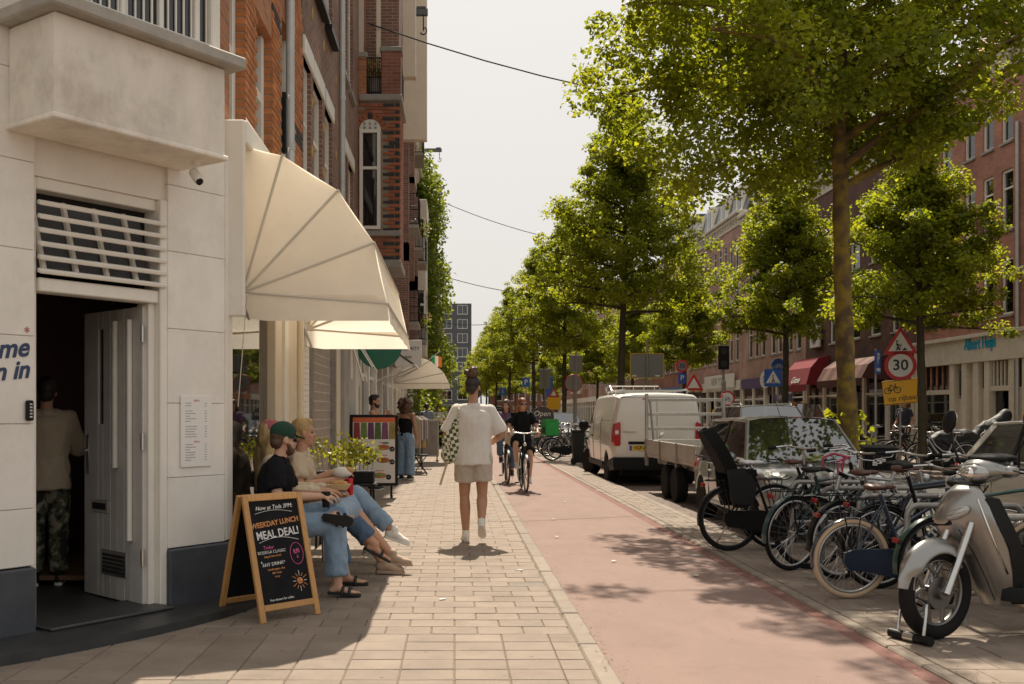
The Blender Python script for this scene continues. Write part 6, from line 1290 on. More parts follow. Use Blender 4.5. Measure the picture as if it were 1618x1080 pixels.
tg = thing('shoulder_bag', 'cream canvas bag hanging at the cycling woman’s side', 'bag', (1.06,19.85,.86)); g = B(); g.ell((0,0,.14), (.075,.05,.17)); g.bb(-.1,.1,-.035,.035,.02,.26); remesh(g, .013, 'pouch', 'cream_cloth', tg, 3, .006); g = B(); g.tube([(.0,0,.26),(.08,.04,.45),(.13,.03,.58),(.14,.08,.55),(.05,.08,.26)], .011, 5); g.build('strap', 'cream_cloth', tg)
cb2 = dup(cb, (1.10,22.4,0), rad(-91), 'dark bicycle ridden by the second cyclist behind', 'bicycles being ridden'); J = rider(0); J['yaw'] = -.5
person('second woman cycling close behind, in plum top with wavy hair', (1.10,22.4,0), rad(-91), J, 'skin', {'m':'plum_cloth','sleeve':.7,'a':.02}, {'m':'denim_dark','len':1.8,'hem':.07}, 'black_shoe', h_long('hair_brown',.3,1.2), vox=.014, gvox=.016, fem=True, curl=(1.,1.))
# ------------------------------------------------------------------ vehicles
mat('van_white', (.74,.71,.65), .35, var=.03, vs=2, coat=.7, dirt=.12); mat('car_grey', (.30,.295,.28), .3, .55, var=.05, coat=.8); mat('suv_grey', (.1,.1,.1), .3, .5, var=.05, coat=.8); mat('car_white', (.76,.72,.64), .3, var=.03, coat=.8); mat('trim_black', (.010,.010,.0105), .55, var=.15, spec=.2); mat('tail_red', (.42,.008,.01), .15, var=.0, coat=.6); mat('lamp_glass', (.42,.42,.41), .08, .5, var=.05, coat=1.); mat('chrome', (.75,.74,.72), .08, 1., var=0); mat('alloy', (.4,.39,.37), .35, .8, var=.1); mat('plate_yellow', (.72,.46,.02), .45, var=.03); mat('plate_blue', (.02,.08,.4), .4, var=0); mat('ally_board', (.46,.43,.38), .5, .35, var=.18, vs=5, dirt=.5)
def car_wheel(par, x, y, r, w_=.2, side=1, nsp=7, cover='alloy'):
    o = bpy.data.objects.new('wheel', None); C.objects.link(o); o.parent = par; o.location = (x,y,r); o.empty_display_size = .1; Rx = Matrix.Rotation(-PI/2*side,3,'X')
    b = B(); b.lathe([(r*.66,-w_/2),(r*.9,-w_/2),(r*.985,-w_*.38),(r,-w_*.2),(r,w_*.2),(r*.985,w_*.38),(r*.9,w_/2),(r*.66,w_/2)], 32, R=Rx); b.build('tyre', 'rubber', o, 35)
    b = B(); b.lathe([(r*.3,-.02),(r*.62,-.01),(r*.67,w_*.46),(r*.64,w_*.48),(r*.6,w_*.25)], 28, R=Rx, caps=False); b.lathe([(.001,w_*.2),(r*.66,w_*.16),(r*.66,w_*.1)], 28, R=Rx, caps=False); b.build('rim', 'trim_black' if nsp else cover, o, 35)
    b = B()
    for i in range(nsp or 8):
        a = 2*PI*i/(nsp or 8); d = Rx @ V((math.cos(a),math.sin(a),0)); n_ = Rx @ V((0,0,1)); b.beam(d*r*.1+n_*w_*.34, d*r*.63+n_*w_*.40, .055 if nsp else .09, .025, .004, up=n_)
    b.lathe([(.06,w_*.2),(.06,w_*.42),(.04,w_*.44)], 16, R=Rx); b.build('spoke_star', cover, o); return o
def body_loft(st, prof):
    """st: (x, z_bottom, z_belt/deck, half width) ; rings with rounded shoulders"""
    rings = []
    for x, zb, zt, w_ in st:
        h = zt-zb; half = [(w_*.0,zb),(w_*.86,zb),(w_*.95,zb+h*.08),(w_*.985,zb+h*.25),(w_,zb+h*.5),(w_*.985,zb+h*.74),(w_*.95,zb+h*.9),(w_*.88,zb+h*.97),(w_*.6,zt+.012),(w_*.3,zt+.022)]
        ring = [(x,y,z) for y,z in half]+[(x,0,zt+.026)]+[(x,-y,z) for y,z in half[:0:-1]]; rings.append(ring)
    return rings
def car(label, loc, rz, bm, L=3.75, Wd=1.66, Ht=1.4, group='parked cars', wheel_r=.3, roof_m=None, belt=.88, hood=.86, ws=(.98,1.55), rear=(.12,.42), nm='parked_car', wb=None, roofrail=False, tint='car_glass', cover='alloy', mirror_m=None):
    """x forward; x=0 is the rear bumper"""
    t = thing(nm, label, 'car', loc, rz, group); hw = Wd/2; xf, xr = L*.80, L*.17; roof_m = roof_m or bm
    xw0 = L-ws[0]; xw1 = L-ws[1]; xr0, xr1 = rear
    st = [(0,.42,belt-.10,hw*.80),(.04,.32,belt-.05,hw*.90),(.16,.22,belt-.01,hw*.965),(L*.17,.2,belt,hw),(L*.4,.2,belt,hw),(xw0-.25,.2,belt,hw),(xw0,.2,belt-.0,hw*.99),(L-.6,.2,hood,hw*.97),(L-.3,.21,hood-.06,hw*.93),(L-.12,.24,hood-.15,hw*.84),(L-.03,.3,hood-.25,hw*.72),(L,.38,hood-.33,hw*.62)]
    b = B(); b.loft(body_loft(st, None)); me = b.mesh('body', 38); cuts = []
    for x in (xf,xr):
        for s in (-1,1): c = B(); c.lathe([(wheel_r+.045,0),(wheel_r+.045,.32)], 26, (x,s*hw*1.05,wheel_r), Matrix.Rotation(PI/2*s,3,'X')); cuts.append(c)
    me = boolcut(me, cuts); me.materials.clear(); me.polygons.foreach_set('use_smooth', [True]*len(me.polygons)); me.set_sharp_from_angle(angle=rad(35)); obj('body', me, bm, t)
    w_in = B(); w_in.bb(.25,L-.3,-hw*.72,hw*.72,.16,.5); w_in.build('underbody', 'trim_black', t)
    for x in (xf,xr):
        for s in (-1,1): car_wheel(t, x, s*(hw-.105), wheel_r, .2, s, cover=cover)
    # greenhouse: glass hull, then pillars and roof panel in body colour laid over it
    zb_, zt_ = belt+.0, Ht; wbelt, wroof = hw*.91, hw*.70
    def G(x, z, f): u = (z-zb_)/(zt_-zb_); return (x, (wbelt+(wroof-wbelt)*u)*f, z)
    xs_b = [xr0, xr0+.5*(xr1-xr0)+.1, L*.36, L*.52, xw0]; 
    def topx(i): return [xr1, xr1+.15, L*.36, L*.50, xw1][i]
    rings = []
    for i in range(5):
        xb_, xt_ = xs_b[i], topx(i); dz = (0,.0,.02,.015,-.0)[i]; ring = []
        for u in (0,.5,.9,1.): x = xb_+(xt_-xb_)*u; z = zb_-.02+(zt_+dz-.03-zb_+.02)*u; y = wbelt+(wroof-wbelt)*u*(1 if u < .95 else 1.04); ring.append((x,y,z))
        ring.append((xt_, wroof*.7, zt_+dz)); ring.append((xt_, 0, zt_+dz+.018)); ring += [(p[0],-p[1],p[2]) for p in ring[4::-1]]; rings.append(ring)
    b = B(); b.loft(rings, closed=False, caps=True); gh = b.build('glass_house', tint, t, 30)
    b = B(); rp = []
    for i in range(5): r_ = rings[i]; rp.append([(p[0]+(.02 if i == 0 else -.0), p[1]*1.012, p[2]+.010) for p in (r_[3],r_[4],r_[5],r_[6],r_[7])])
    b.loft(rp, closed=False, caps=False); b.build('roof_panel', roof_m, t, 40)
    for s in (1,-1):
        pil = [(rings[4][0],rings[4][3],.075,'a_pillar'),(rings[0][0],rings[0][3],.11,'c_pillar')]
        for p, q, wd, nm_ in pil: b = B(); b.beam(V((p[0]-(.02 if nm_[0]=='a' else -.1),p[1]*s*1.006,p[2])), V((q[0]-(.02 if nm_[0]=='a' else -.05),q[1]*s*1.006,q[2])), wd, .03, .008, up=(0,s,.3)); b.build(nm_, bm, t)
        p, q = rings[2][0], rings[2][3]; b = B(); b.beam(V((p[0]+.1,p[1]*s*1.004,p[2])), V((q[0]+.1,q[1]*s*1.004,q[2])), .07, .02, .004, up=(0,s,.3)); b.build('b_pillar', 'trim_black', t)
        pts = [V((r_[3][0],r_[3][1]*s*1.01,r_[3][2]+.006)) for r_ in rings]; b = B(); b.tube(pts, .022, 6); b.build('roof_edge', bm, t, True)
        b = B(); b.tube([V((r_[0][0],r_[0][1]*s*1.012,zb_+.005)) for r_ in rings], .014, 6); b.build('belt_trim', 'trim_black', t, True)
        b = B(); b.ell((xw0-.28,s*(hw+.08),belt+.08), (.07,.10,.065)); b.tube([(xw0-.26,s*hw*.93,belt+.03),(xw0-.27,s*(hw+.02),belt+.06)], .018, 6); b.build('door_mirror', mirror_m or bm, t, True)
        b = B(); b.ell((L-.28,s*hw*.70,hood-.16), (.20,.15,.075), Matrix.Rotation(-s*.5,3,'Z') @ Matrix.Rotation(.35,3,'Y')); b.build('headlight', 'lamp_glass', t, True)
        b = B(); b.ell((.06,s*hw*.80,belt-.16), (.07,.12,.12)); b.build('tail_light', 'tail_red', t, True)
        for x in (L*.335, L*.52): b = B(); b.box((x,s*(hw+.003),belt-.16), (.17,.03,.028), .008); b.build('door_handle', bm, t)
        for x in (L*.30, L*.575): b = B(); b.bb(x-.003,x+.003, s*(hw-.02),s*(hw-.02)+s*.0205, .33, belt-.07); b.build('door_seam', 'trim_black', t)
    b = B(); b.box((L-.02,0,.50), (.05,Wd*.5,.10), .02); b.build('grille', 'trim_black', t); b = B(); b.box((L-.0,0,.36), (.05,Wd*.62,.08), .02); b.build('air_intake', 'trim_black', t)
    b = B(); b.box((L+.012,0,.42), (.012,.5,.11), .003); pl = b.build('number_plate', 'plate_yellow', t)
    b = B(); b.tube([(xw0+.02,.1,belt+.015),(xw0-.05,-.45,belt+.06)], .008, 5); b.tube([(xw0+.02,-.05,belt+.015),(xw0-.05,.4,belt+.06)], .008, 5); b.build('wiper', 'trim_black', t)
    for s in (-1,1):
        b = B(); b.ell((L*.42,s*.36,belt-.02), (.09,.22,.3)); b.ell((L*.42,s*.36,belt+.27), (.05,.11,.09)); b.build('seat', 'trim_black', t, True)
    b = B(); b.torus((xw0-.52,.36,belt+.0), .17, .013, 20, 6, axis='x'); b.build('steering_wheel', 'trim_black', t)
    if roofrail:
        for s in (-1,1): b = B(); b.tube([(xr1+.2,s*wroof*.9,Ht+.02),(xr1+.3,s*wroof*.9,Ht+.07),(xw1-.3,s*wroof*.9,Ht+.07),(xw1-.2,s*wroof*.9,Ht+.02)], .014, 6); b.build('roof_rail', 'steel', t)
    return t
c1 = car('grey compact car facing the camera behind the child seat bicycle', (4.42,15.95,-.075), -PI/2, 'car_grey', 3.8, 1.64, 1.44, wheel_r=.29)
b = B(); b.tube([(2.15,-.1,1.44),(1.85,-.1,1.72)], .004, 5); b.build('aerial', 'trim_black', c1)
car('dark grey SUV standing in the road behind the grey compact car', (7.1,26.2,-.085), -PI/2, 'suv_grey', 4.4, 1.82, 1.68, wheel_r=.34, belt=1.02, hood=1.0, ws=(1.1,1.75), roofrail=True)
car('white hatchback with dark roof at the right edge of the picture', (7.72,14.5,-.085), -PI/2, 'car_white', 3.9, 1.74, 1.42, wheel_r=.31, roof_m='trim_black', mirror_m='trim_black', belt=.92, ws=(1.05,1.75), rear=(.25,.75), tint='glass_dark')
fp = [('small pale grey van-like car parked by the dark pub', (11.9,38.5,-.06), mat('pale_grey',(.35,.36,.35),.35,.3,var=.05,coat=.6), 4.2,1.78,1.8,.98),('dark hatchback parked far along the right side', (4.4,45,-.075), 'suv_grey', 4,1.75,1.5,.92),('white car parked far along the right side', (4.4,52,-.075), 'car_white', 4.1,1.76,1.5,.92),('grey car parked beyond the white one', (4.4,60,-.075), 'car_grey', 4.1,1.76,1.5,.92),('dark car on the far side parking, beyond the crossing', (11.9,58,-.06), 'suv_grey', 4.1,1.76,1.5,.92),('white car on the far side parking', (11.9,66,-.06), 'car_white', 4.1,1.76,1.55,.94)]
for lab_, lo, m_, L_, W_, H__, be in fp: car(lab_, lo, -PI/2, m_, L_, W_, H__, belt=be, hood=be-.02, wheel_r=.31)
# ---- white van seen from behind
vn = thing('delivery_van', 'white delivery van with roof rack parked in the bay', 'van', (4.24,21.75,-.075), PI/2)      # x forward, rear face at x=0
def vring(x, zb, zt, w_, top=.80):
    h = zt-zb; half = [(0,zb),(w_*.90,zb),(w_*.97,zb+.06),(w_*.99,zb+h*.25),(w_,zb+h*.42),(w_*.975,zb+h*.6),(w_*(.975+top)/2+.012,zb+h*.84),(w_*top+.05,zt-.07),(w_*top-.02,zt-.02),(w_*top*.6,zt+.01)]
    return [(x,y,z) for y,z in half]+[(x,0,zt+.02)]+[(x,-y,z) for y,z in half[:0:-1]]
b = B(); b.loft([vring(.0,.46,1.86,.885,.80),vring(.03,.40,1.895,.915,.82),vring(.12,.34,1.92,.94,.83),vring(.5,.30,1.94,.955,.83),vring(2.2,.30,1.94,.96,.83),vring(3.2,.30,1.92,.96,.82),vring(3.55,.30,1.82,.96,.80),vring(3.95,.30,1.5,.95,.84),vring(4.3,.30,1.16,.93,.9),vring(4.7,.32,1.02,.88,.9),vring(4.9,.38,.86,.78,.9),vring(4.95,.45,.72,.7,.9)])
cuts = []
for x in (.95,4.1):
    for s in (-1,1): c = B(); c.lathe([(.39,0),(.39,.35)], 28, (x,s*1.0,.34), Matrix.Rotation(PI/2*s,3,'X')); cuts.append(c)
me = boolcut(b.mesh('body', 35), cuts); me.materials.clear(); me.polygons.foreach_set('use_smooth', [True]*len(me.polygons)); me.set_sharp_from_angle(angle=rad(33)); obj('body', me, 'van_white', vn)
def vb(nm, m_, *a, ch=.01, par=vn): b = B(); b.bb(*a, ch); return b.build(nm, m_, par)
vb('underbody', 'trim_black', .3,4.6,-.72,.72,.2,.6)
for x in (.95,4.1):
    for s in (-1,1): w_ = car_wheel(vn, x, s*.84, .34, .22, s, 0, 'alloy'); 
for o in vn.children:
    if o.name.startswith('wheel') and o.location.x > 4: o.rotation_euler = (0,0,.35)
for s in (-1,1):
    b = B(); b.loft([[(x,s*(y+dy),z) for y,z in ((.80,.86),(.80,1.30),(.83,1.34),(.90,1.30),(.935,1.1),(.94,.9),(.92,.84),(.84,.83))] for x,dy in ((-.018,-.02),(.10,.018))]); b.build('tail_light', 'tail_red', vn, 40)
    b = B(); b.box((-.03,s*.862,1.12), (.012,.07,.08), .004); b.build('reverse_light', 'lamp_clear', vn)
    b = B(); b.box((-.045,s*.62,.50), (.012,.16,.035), .004); b.build('reflector', 'tail_red', vn)
b = B(); b.loft([[(x,y*1.,z) for y,z in ((-.93,.34),(.93,.34),(.95,.45),(.93,.60),(-.93,.60),(-.95,.45))] for x in (-.06,.05)]+[[(.42,y*1.025,z) for y,z in ((-.93,.30),(.93,.30),(.95,.42),(.93,.54),(-.93,.54),(-.95,.42))]]); b.build('rear_bumper', 'trim_black', vn, 30)
vb('door_seam', 'trim_black', -.004,.02,-.004+.02,.004+.02,.62,1.84, ch=0); vb('door_seam', 'trim_black', .0,.03,-.78,.78,1.845,1.852, ch=0); vb('high_brake_light', 'tail_red', -.006,.03,-.0+.08,.32,1.80,1.83, ch=.004); vb('plate_recess', 'trim_black', -.012,.02,.08,.62,.865,.93); 
pl = vb('number_plate', 'plate_yellow', -.02,.0,.09,.59,.74,.85, ch=.003); vb('plate_band', 'plate_blue', -.021,.0,.545,.592,.741,.849, ch=0); RX = Matrix.Rotation(-PI/2,4,'Z')
T = Matrix.Translation
text('VGP-65-B', .105, 'trim_black', vn, T((-.0215,.32,.795)) @ RX, depth=.001, bold=.002, sx=.85); text('VIVARO', .06, 'stone_grey', vn, T((-.002,.58,1.12)) @ RX, depth=.002, sx=1.5)
vb('door_handle', 'trim_black', -.012,.01,-.06,-.02,1.0,1.02); b = B(); b.ell((-.0,-.08,1.08), (.01,.05,.05)); b.build('badge', 'chrome', vn, True)
for s in (-1,1):
    b = B(); b.ell((.015,s*.83,1.47), (.02,.03,.045)); b.ell((.015,s*.80,.75), (.02,.03,.045)); b.build('door_hinge', 'van_white', vn, True)
    b = B(); b.add([(3.03,s*.935,1.30),(3.9,s*.932,1.22),(3.55,s*.835,1.72),(3.06,s*.83,1.78)], [(0,1,2,3)]); b.build('side_window', 'glass_dark', vn)
    for x in (2.96,1.75): b = B(); b.tube([(x,s*.945,.4),(x,s*.965,.9),(x,s*.945,1.3),(x,s*.81,1.86)], .004, 4); b.build('door_seam', 'trim_black', vn)
    b = B(); b.tube([(.3,s*.955,1.36),(1.7,s*.955,1.36)], .006, 4); b.build('slide_rail', 'trim_black', vn)
    b = B(); b.box((3.62,s*1.10,1.22), (.14,.22,.24), .05); b.beam((3.66,s*.92,1.18),(3.64,s*1.05,1.2),.05,.05); b.build('door_mirror', 'trim_black', vn, 40)
    b = B(); b.box((3.1,s*.968,1.0), (.2,.03,.035), .008); b.build('door_handle', 'trim_black', vn)
    b = B(); b.bb(.4,.6,s*.94,s*.965,.38,.5); b.bb(1.35,3.7,s*.945,s*.968,.33,.45,.01); b.build('sill_trim', 'trim_black', vn)
b = B()
for s in (-1,1): b.tube([(.25,s*.66,2.02),(2.9,s*.66,2.02)], .018, 6); b.tube([(.25,s*.66,1.92),(.25,s*.66,2.02)], .014, 6); b.tube([(1.5,s*.66,1.94),(1.5,s*.66,2.02)], .014, 6); b.tube([(2.6,s*.66,1.94),(2.6,s*.66,2.02)], .014, 6)
for k in range(6): b.tube([(.25+k*.52,-.66,2.0),(.25+k*.52,.66,2.0)], .014, 6)
b.tube([(2.9,-.66,2.02),(3.05,-.6,2.16),(3.05,.6,2.16),(2.9,.66,2.02)], .016, 6)
for k in range(5): b.tube([(2.9,-.5+k*.25,2.0),(3.05,-.5+k*.25,2.16)], .010, 5)
b.tube([(2.9,.66,2.02),(2.95,.67,2.14),(2.2,.67,2.14),(2.0,.66,2.02)], .014, 6); b.build('roof_rack', 'steel', vn)
# ---- flatbed trailer behind the van
tr = thing('flatbed_trailer', 'flatbed trailer with grey side boards and ladder rack, behind the van', 'trailer', (4.5,18.25,-.075), PI/2)     # x forward
def tb2(nm, m_, *a, ch=.006): b = B(); b.bb(*a, ch); return b.build(nm, m_, tr)
LT, WT = 2.12, .75; Z0, Z1 = .74, 1.01
tb2('floor', 'ally_board', -LT,LT,-WT,WT,.68,.74); 
for s in (-1,1):
    for k in range(3): x0 = -LT+k*2*LT/3; tb2('side_board', 'ally_board', x0+.012,x0+2*LT/3-.012, s*WT-.015,s*WT+.015, Z0,Z1)
    for k in range(4): x0 = -LT+k*2*LT/3; tb2('stake', 'galvanised', x0-.018,x0+.018, s*(WT+.015),s*(WT+.04), .6,Z1+.01)
    tb2('chassis_rail', 'galvanised', -LT,LT, s*.5-.04,s*.5+.04, .55,.68)
    for x in (-.42,.42): car_wheel(tr, x, s*.66, .30, .19, s, 0, 'ally_board')
    b = B(); b.tube([(-.8,s*.66,.34)]+[(-.42+.35*math.cos(a), s*.66, .30+.35*math.sin(a)) for a in (2.6,2.0,1.2)]+[(0,s*.66,.62)]+[(.42+.35*math.cos(a), s*.66, .30+.35*math.sin(a)) for a in (1.9,1.2,.6)], .02, 6); b.build('mudguard', 'trim_black', tr)
tb2('tail_board', 'ally_board', -LT-.015,-LT+.015, -WT+.02,WT-.02, Z0,Z1); tb2('head_board', 'ally_board', LT-.015,LT+.015, -WT+.02,WT-.02, Z0,Z1); tb2('tail_bar', 'galvanised', -LT-.03,-LT+.05, -WT,WT, .58,.68)
for s in (-1,1): tb2('rack_post', 'galvanised', LT-.03,LT+.03, s*WT-.03,s*WT+.03, .5,1.90); tb2('tail_light', 'tail_red', -LT-.05,-LT-.03, s*.55-.12,s*.55+.12, .56,.66); b = B(); b.tube([(LT-.02,s*(WT-.06),1.75),(LT-.55,s*(WT-.03),1.0)], .02, 6); b.build('rack_brace', 'galvanised', tr)
for z in (1.22,1.50,1.78): tb2('rack_rail', 'galvanised', LT-.025,LT+.025, -WT+.03,WT-.03, z-.03,z+.03)
b = B(); b.tube([(LT,-.3,.6),(LT+.95,0,.5),(LT+1.25,0,.48)], .04, 8); b.tube([(LT,.3,.6),(LT+.95,0,.5)], .04, 8); b.build('drawbar', 'galvanised', tr)
# ---- silver scooter in the right foreground
mat('scooter_silver', (.31,.303,.285), .3, .85, var=.05, vs=3, coat=.6); mat('scooter_seat', (.009,.0085,.008), .6, var=.15, spec=.25)
SR = rad(168)
so_ = thing('motor_scooter', 'silver motor scooter with black seat and bar-end mirror, cut by the frame', 'scooter', (4.253,6.69,0), SR)     # x forward
def sc_part(b, nm, m_, sm=40, par=None): return b.build(nm, m_, par or so_, sm)
def lring(z, xf_, xb_, w_, n=13, pw=2.0, edge=.03):    # leg shield ring: convex front, hollow back
    fr = [(xb_+(xf_-xb_)*(1-abs(u)**pw), u*w_, z) for u in [-1+2*i/(n-1) for i in range(n)]]; bk = [(xb_+(xf_-xb_)*(1-abs(u)**pw)*.45-edge, u*w_*.95, z) for u in [1-2*i/(n-1) for i in range(n)]]; return fr+bk
b = B(); b.loft([lring(*q) for q in ((.20,.80,.66,.10),(.30,.87,.665,.14),(.42,.92,.68,.165),(.54,.98,.71,.18),(.65,1.07,.75,.195),(.75,1.11,.80,.205),(.85,1.07,.84,.2),(.93,1.02,.87,.175),(.975,.97,.885,.12))]); sc_part(b, 'leg_shield', 'scooter_silver', 50)
b = B(); b.loft([[(x-.0,y,z) for x,y in ((.62,-w_),(.655,-w_),(.655,w_),(.62,w_))] for z,w_,x in ((.26,.10,0),(.45,.17,0),(.62,.19,0),(.80,.2,0))]); 
b = B(); b.loft([[(xa,y*w_,z) for y in (-1,-.5,0,.5,1)]+[(xa-.09,y*w_*.9,z) for y in (1,.5,0,-.5,-1)] for z,xa,w_ in ((.22,.66,.12),(.40,.665,.165),(.58,.69,.19),(.74,.765,.205),(.9,.835,.185))]); sc_part(b, 'inner_shield', 'scooter_seat', 40)
b = B(); b.loft([[(1.02+dx,-.11,.72),(1.10+dx,0,.70),(1.02+dx,.11,.72),(.99+dx,.10,.85),(1.062+dx,0,.87),(.99+dx,-.10,.85)] for dx in (.0,.012)]); gr = sc_part(b, 'nose_grille', 'black_metal')
for k in range(5): b = B(); z = .71+k*.028; b.tube([(1.036-.006*k,-.105+.003*k,z+.01),(1.114-.008*k,0,z),(1.036-.006*k,.105-.003*k,z+.01)], .005, 5); sc_part(b, 'grille_fin', 'scooter_seat', False, gr)
for s in (-1,1):
    b = B(); b.ell((.985,s*.135,.80), (.085,.018,.036), Matrix.Rotation(-s*.62,3,'Z') @ Matrix.Rotation(.5,3,'Y')); sc_part(b, 'indicator', 'lamp_glass', True)
# front wheel, fork and mudguard
fe = bpy.data.objects.new('front_end', None); C.objects.link(fe); fe.parent = so_; fe.location = (.82,0,.62); fe.rotation_euler = (0,0,.63); fe.empty_display_size = .1
w_ = car_wheel(fe, .32, 0, .30, .095, 1, 0, 'alloy'); w_.location = (.40,0,.30-.62)
for ch in list(w_.children): bpy.data.objects.remove(ch)
b = B(); b.torus((0,0,0), .252, .05, 44, 10, sq=.95); b.build('tyre', 'rubber', w_, True); b = B(); b.torus((0,0,0), .208, .014, 40, 8, sq=2.0); b.build('rim', mat('scooter_rim',(.2,.19,.18),.35,.8,var=.1), w_, True)
for i in range(5):
    a = 2*PI*i/5+.3; b = B(); d = V((math.cos(a),0,math.sin(a))); e = V((math.cos(a+.35),0,math.sin(a+.35))); f_ = V((math.cos(a-.35),0,math.sin(a-.35)))
    b.beam(d*.03, d*.12, .032, .03, .006, up=(0,1,0)); b.beam(d*.11, e*.203, .03, .022, .006, up=(0,1,0)); b.beam(d*.11, f_*.203, .03, .022, .006, up=(0,1,0)); b.build('spoke', 'scooter_rim', w_)
b = B(); b.lathe([(.105,-.035),(.105,-.03)], 28, (0,0,0), Matrix.Rotation(PI/2,3,'X')); b.lathe([(.04,-.07),(.04,.07)], 14, (0,0,0), Matrix.Rotation(PI/2,3,'X')); b.build('brake_disc', 'scooter_rim', w_, 40)
for s in (-1,1): b = B(); b.tube([(.17,s*.075,.12),(.30,s*.085,-.12),(.40,s*.08,-.32)], [.024,.024,.03], 10); b.build('fork_leg', 'steel', fe, 40)
b = B(); cx, cz = .40, -.32; rings = []
for i in range(16):
    a = .15+(2.45-.15)*i/15; ro = .325+.03*math.sin((a-.1)*1.3); wd = .078*(1 if 2 < i < 14 else .6)
    rings.append([(cx+(ro-abs(u)**2.2*.085)*math.cos(a), u*wd, cz+(ro-abs(u)**2.2*.085)*math.sin(a)) for u in (-1,-.75,-.4,0,.4,.75,1)]+[(cx+(ro-.012-abs(u)**2.2*.085)*math.cos(a), u*wd*.95, cz+(ro-.012-abs(u)**2.2*.085)*math.sin(a)) for u in (1,.75,.4,0,-.4,-.75,-1)])
b.loft(rings); b.build('front_mudguard', 'scooter_silver', fe, 50)
# handlebar cowl turned with the wheel
T = Matrix.Translation
b = B(T((-.085,0,0))); b.ell((.05,0,.455), (.125,.15,.085)); b.ell((.0,.14,.45), (.06,.09,.045)); b.ell((.0,-.14,.45), (.06,.09,.045)); b.ell((.10,0,.42), (.07,.1,.06)); b.ell((-.04,0,.50), (.09,.14,.05)); cw = remesh(b, .011, 'handlebar_cowl', 'scooter_silver', fe, 4)
b = B(T((-.085,0,0))); b.ell((.0,0,.53), (.12,.14,.035)); b.ell((-.06,0,.535), (.08,.17,.03)); remesh(b, .011, 'dash_cover', 'scooter_seat', fe, 3)
b = B(T((-.085,0,0))); b.ell((.135,0,.44), (.055,.112,.06), Matrix.Rotation(-.35,3,'Y')); hl = b.build('headlight', 'lamp_glass', fe, True); b = B(T((-.085,0,0))); b.ell((.17,0,.435), (.035,.04,.04)); b.build('reflector_bowl', 'chrome', hl, True)
for s in (-1,1):
    b = B(T((-.085,0,0))); b.tube([(-.01,s*.2,.455),(-.06,s*.34,.455)], .019, 10); b.build('grip', 'grip_black', fe, 40); b = B(T((-.085,0,0))); b.tube([(.03,s*.2,.46),(.035,s*.26,.455),(-.0,s*.36,.445)], .007, 6); b.build('brake_lever', 'steel', fe)
    b = B(T((-.085,0,0))); b.tube([(.0,s*.22,.48),(.03,s*.25,.60),(.0,s*.29,.70)], .008, 6); mo = b.build('mirror_stem', 'black_metal', fe); b = B(T((-.085,0,0))); b.ell((-.0,s*.31,.77), (.022,.055,.085), Matrix.Rotation(s*.35,3,'X')); b.build('mirror_head', 'black_metal', mo, True); b = B(T((-.085,0,0))); b.ell((-.018,s*.31,.77), (.008,.046,.075), Matrix.Rotation(s*.35,3,'X')); b.build('mirror_glass', 'chrome', mo, True)
flatten(fe, so_)
# floor, seat, tail, rear wheel
for s in (-1,1):
    b = B(); b.tube([(.99,s*.165,.70),(.90,s*.17,.55),(.82,s*.15,.38),(.76,s*.12,.24)], .0035, 5); sc_part(b, 'panel_seam', 'black_metal')
    b = B(); b.tube([(.885,s*.2,.90),(.80,s*.2,.66),(.70,s*.175,.42)], .007, 6); sc_part(b, 'edge_trim', 'chrome', True)
    b = B(); b.tube([(.80,s*.12,.98),(.86,s*.14,.90),(.9,s*.10,.80)], .006, 5); sc_part(b, 'cable', 'black_metal')
b = B(); b.box((1.068,0,.905), (.012,.05,.03), .005); sc_part(b, 'badge', 'chrome')
b = B(); b.loft([[(x,y,z) for y,z in ((-w_,.24),(w_,.24),(w_*1.05,.30),(w_,.335),(-w_,.335),(-w_*1.05,.30))] for x,w_ in ((.72,.12),(.6,.19),(.3,.2),(.1,.18))]); fl_ = sc_part(b, 'footboard', 'scooter_seat', 30); b = B(); b.bb(.12,.6,-.17,.17,.336,.345); sc_part(b, 'foot_mat', 'alloy', False, fl_)
b = B(); b.ell((-.2,0,.62), (.36,.16,.14)); b.ell((-.45,0,.68), (.25,.12,.10)); b.bb(-.1,.14,-.13,.13,.28,.66); remesh(b, .018, 'tail_body', 'scooter_silver', so_, 4); b = B(); b.ell((-.12,0,.78), (.30,.15,.06)); b.ell((-.42,0,.82), (.22,.13,.05)); remesh(b, .014, 'seat', 'scooter_seat', so_, 4)
b = B(); b.torus((-.33,0,.30), .245, .055, 40, 10); sc_part(b, 'rear_tyre', 'rubber', True); b = B(); b.lathe([(.2,-.04),(.2,.04)], 28, (-.33,0,.30), Matrix.Rotation(PI/2,3,'X')); sc_part(b, 'rear_rim', 'alloy'); b = B(); b.ell((-.15,.12,.30), (.28,.07,.11)); sc_part(b, 'engine_case', 'black_metal', True); b = B(); b.ell((-.66,0,.68), (.04,.1,.05)); sc_part(b, 'tail_light', 'tail_red', True); b = B(); b.cap((-.1,-.14,.28), .05, (-.6,-.16,.36), .06); sc_part(b, 'exhaust', 'black_metal', True)
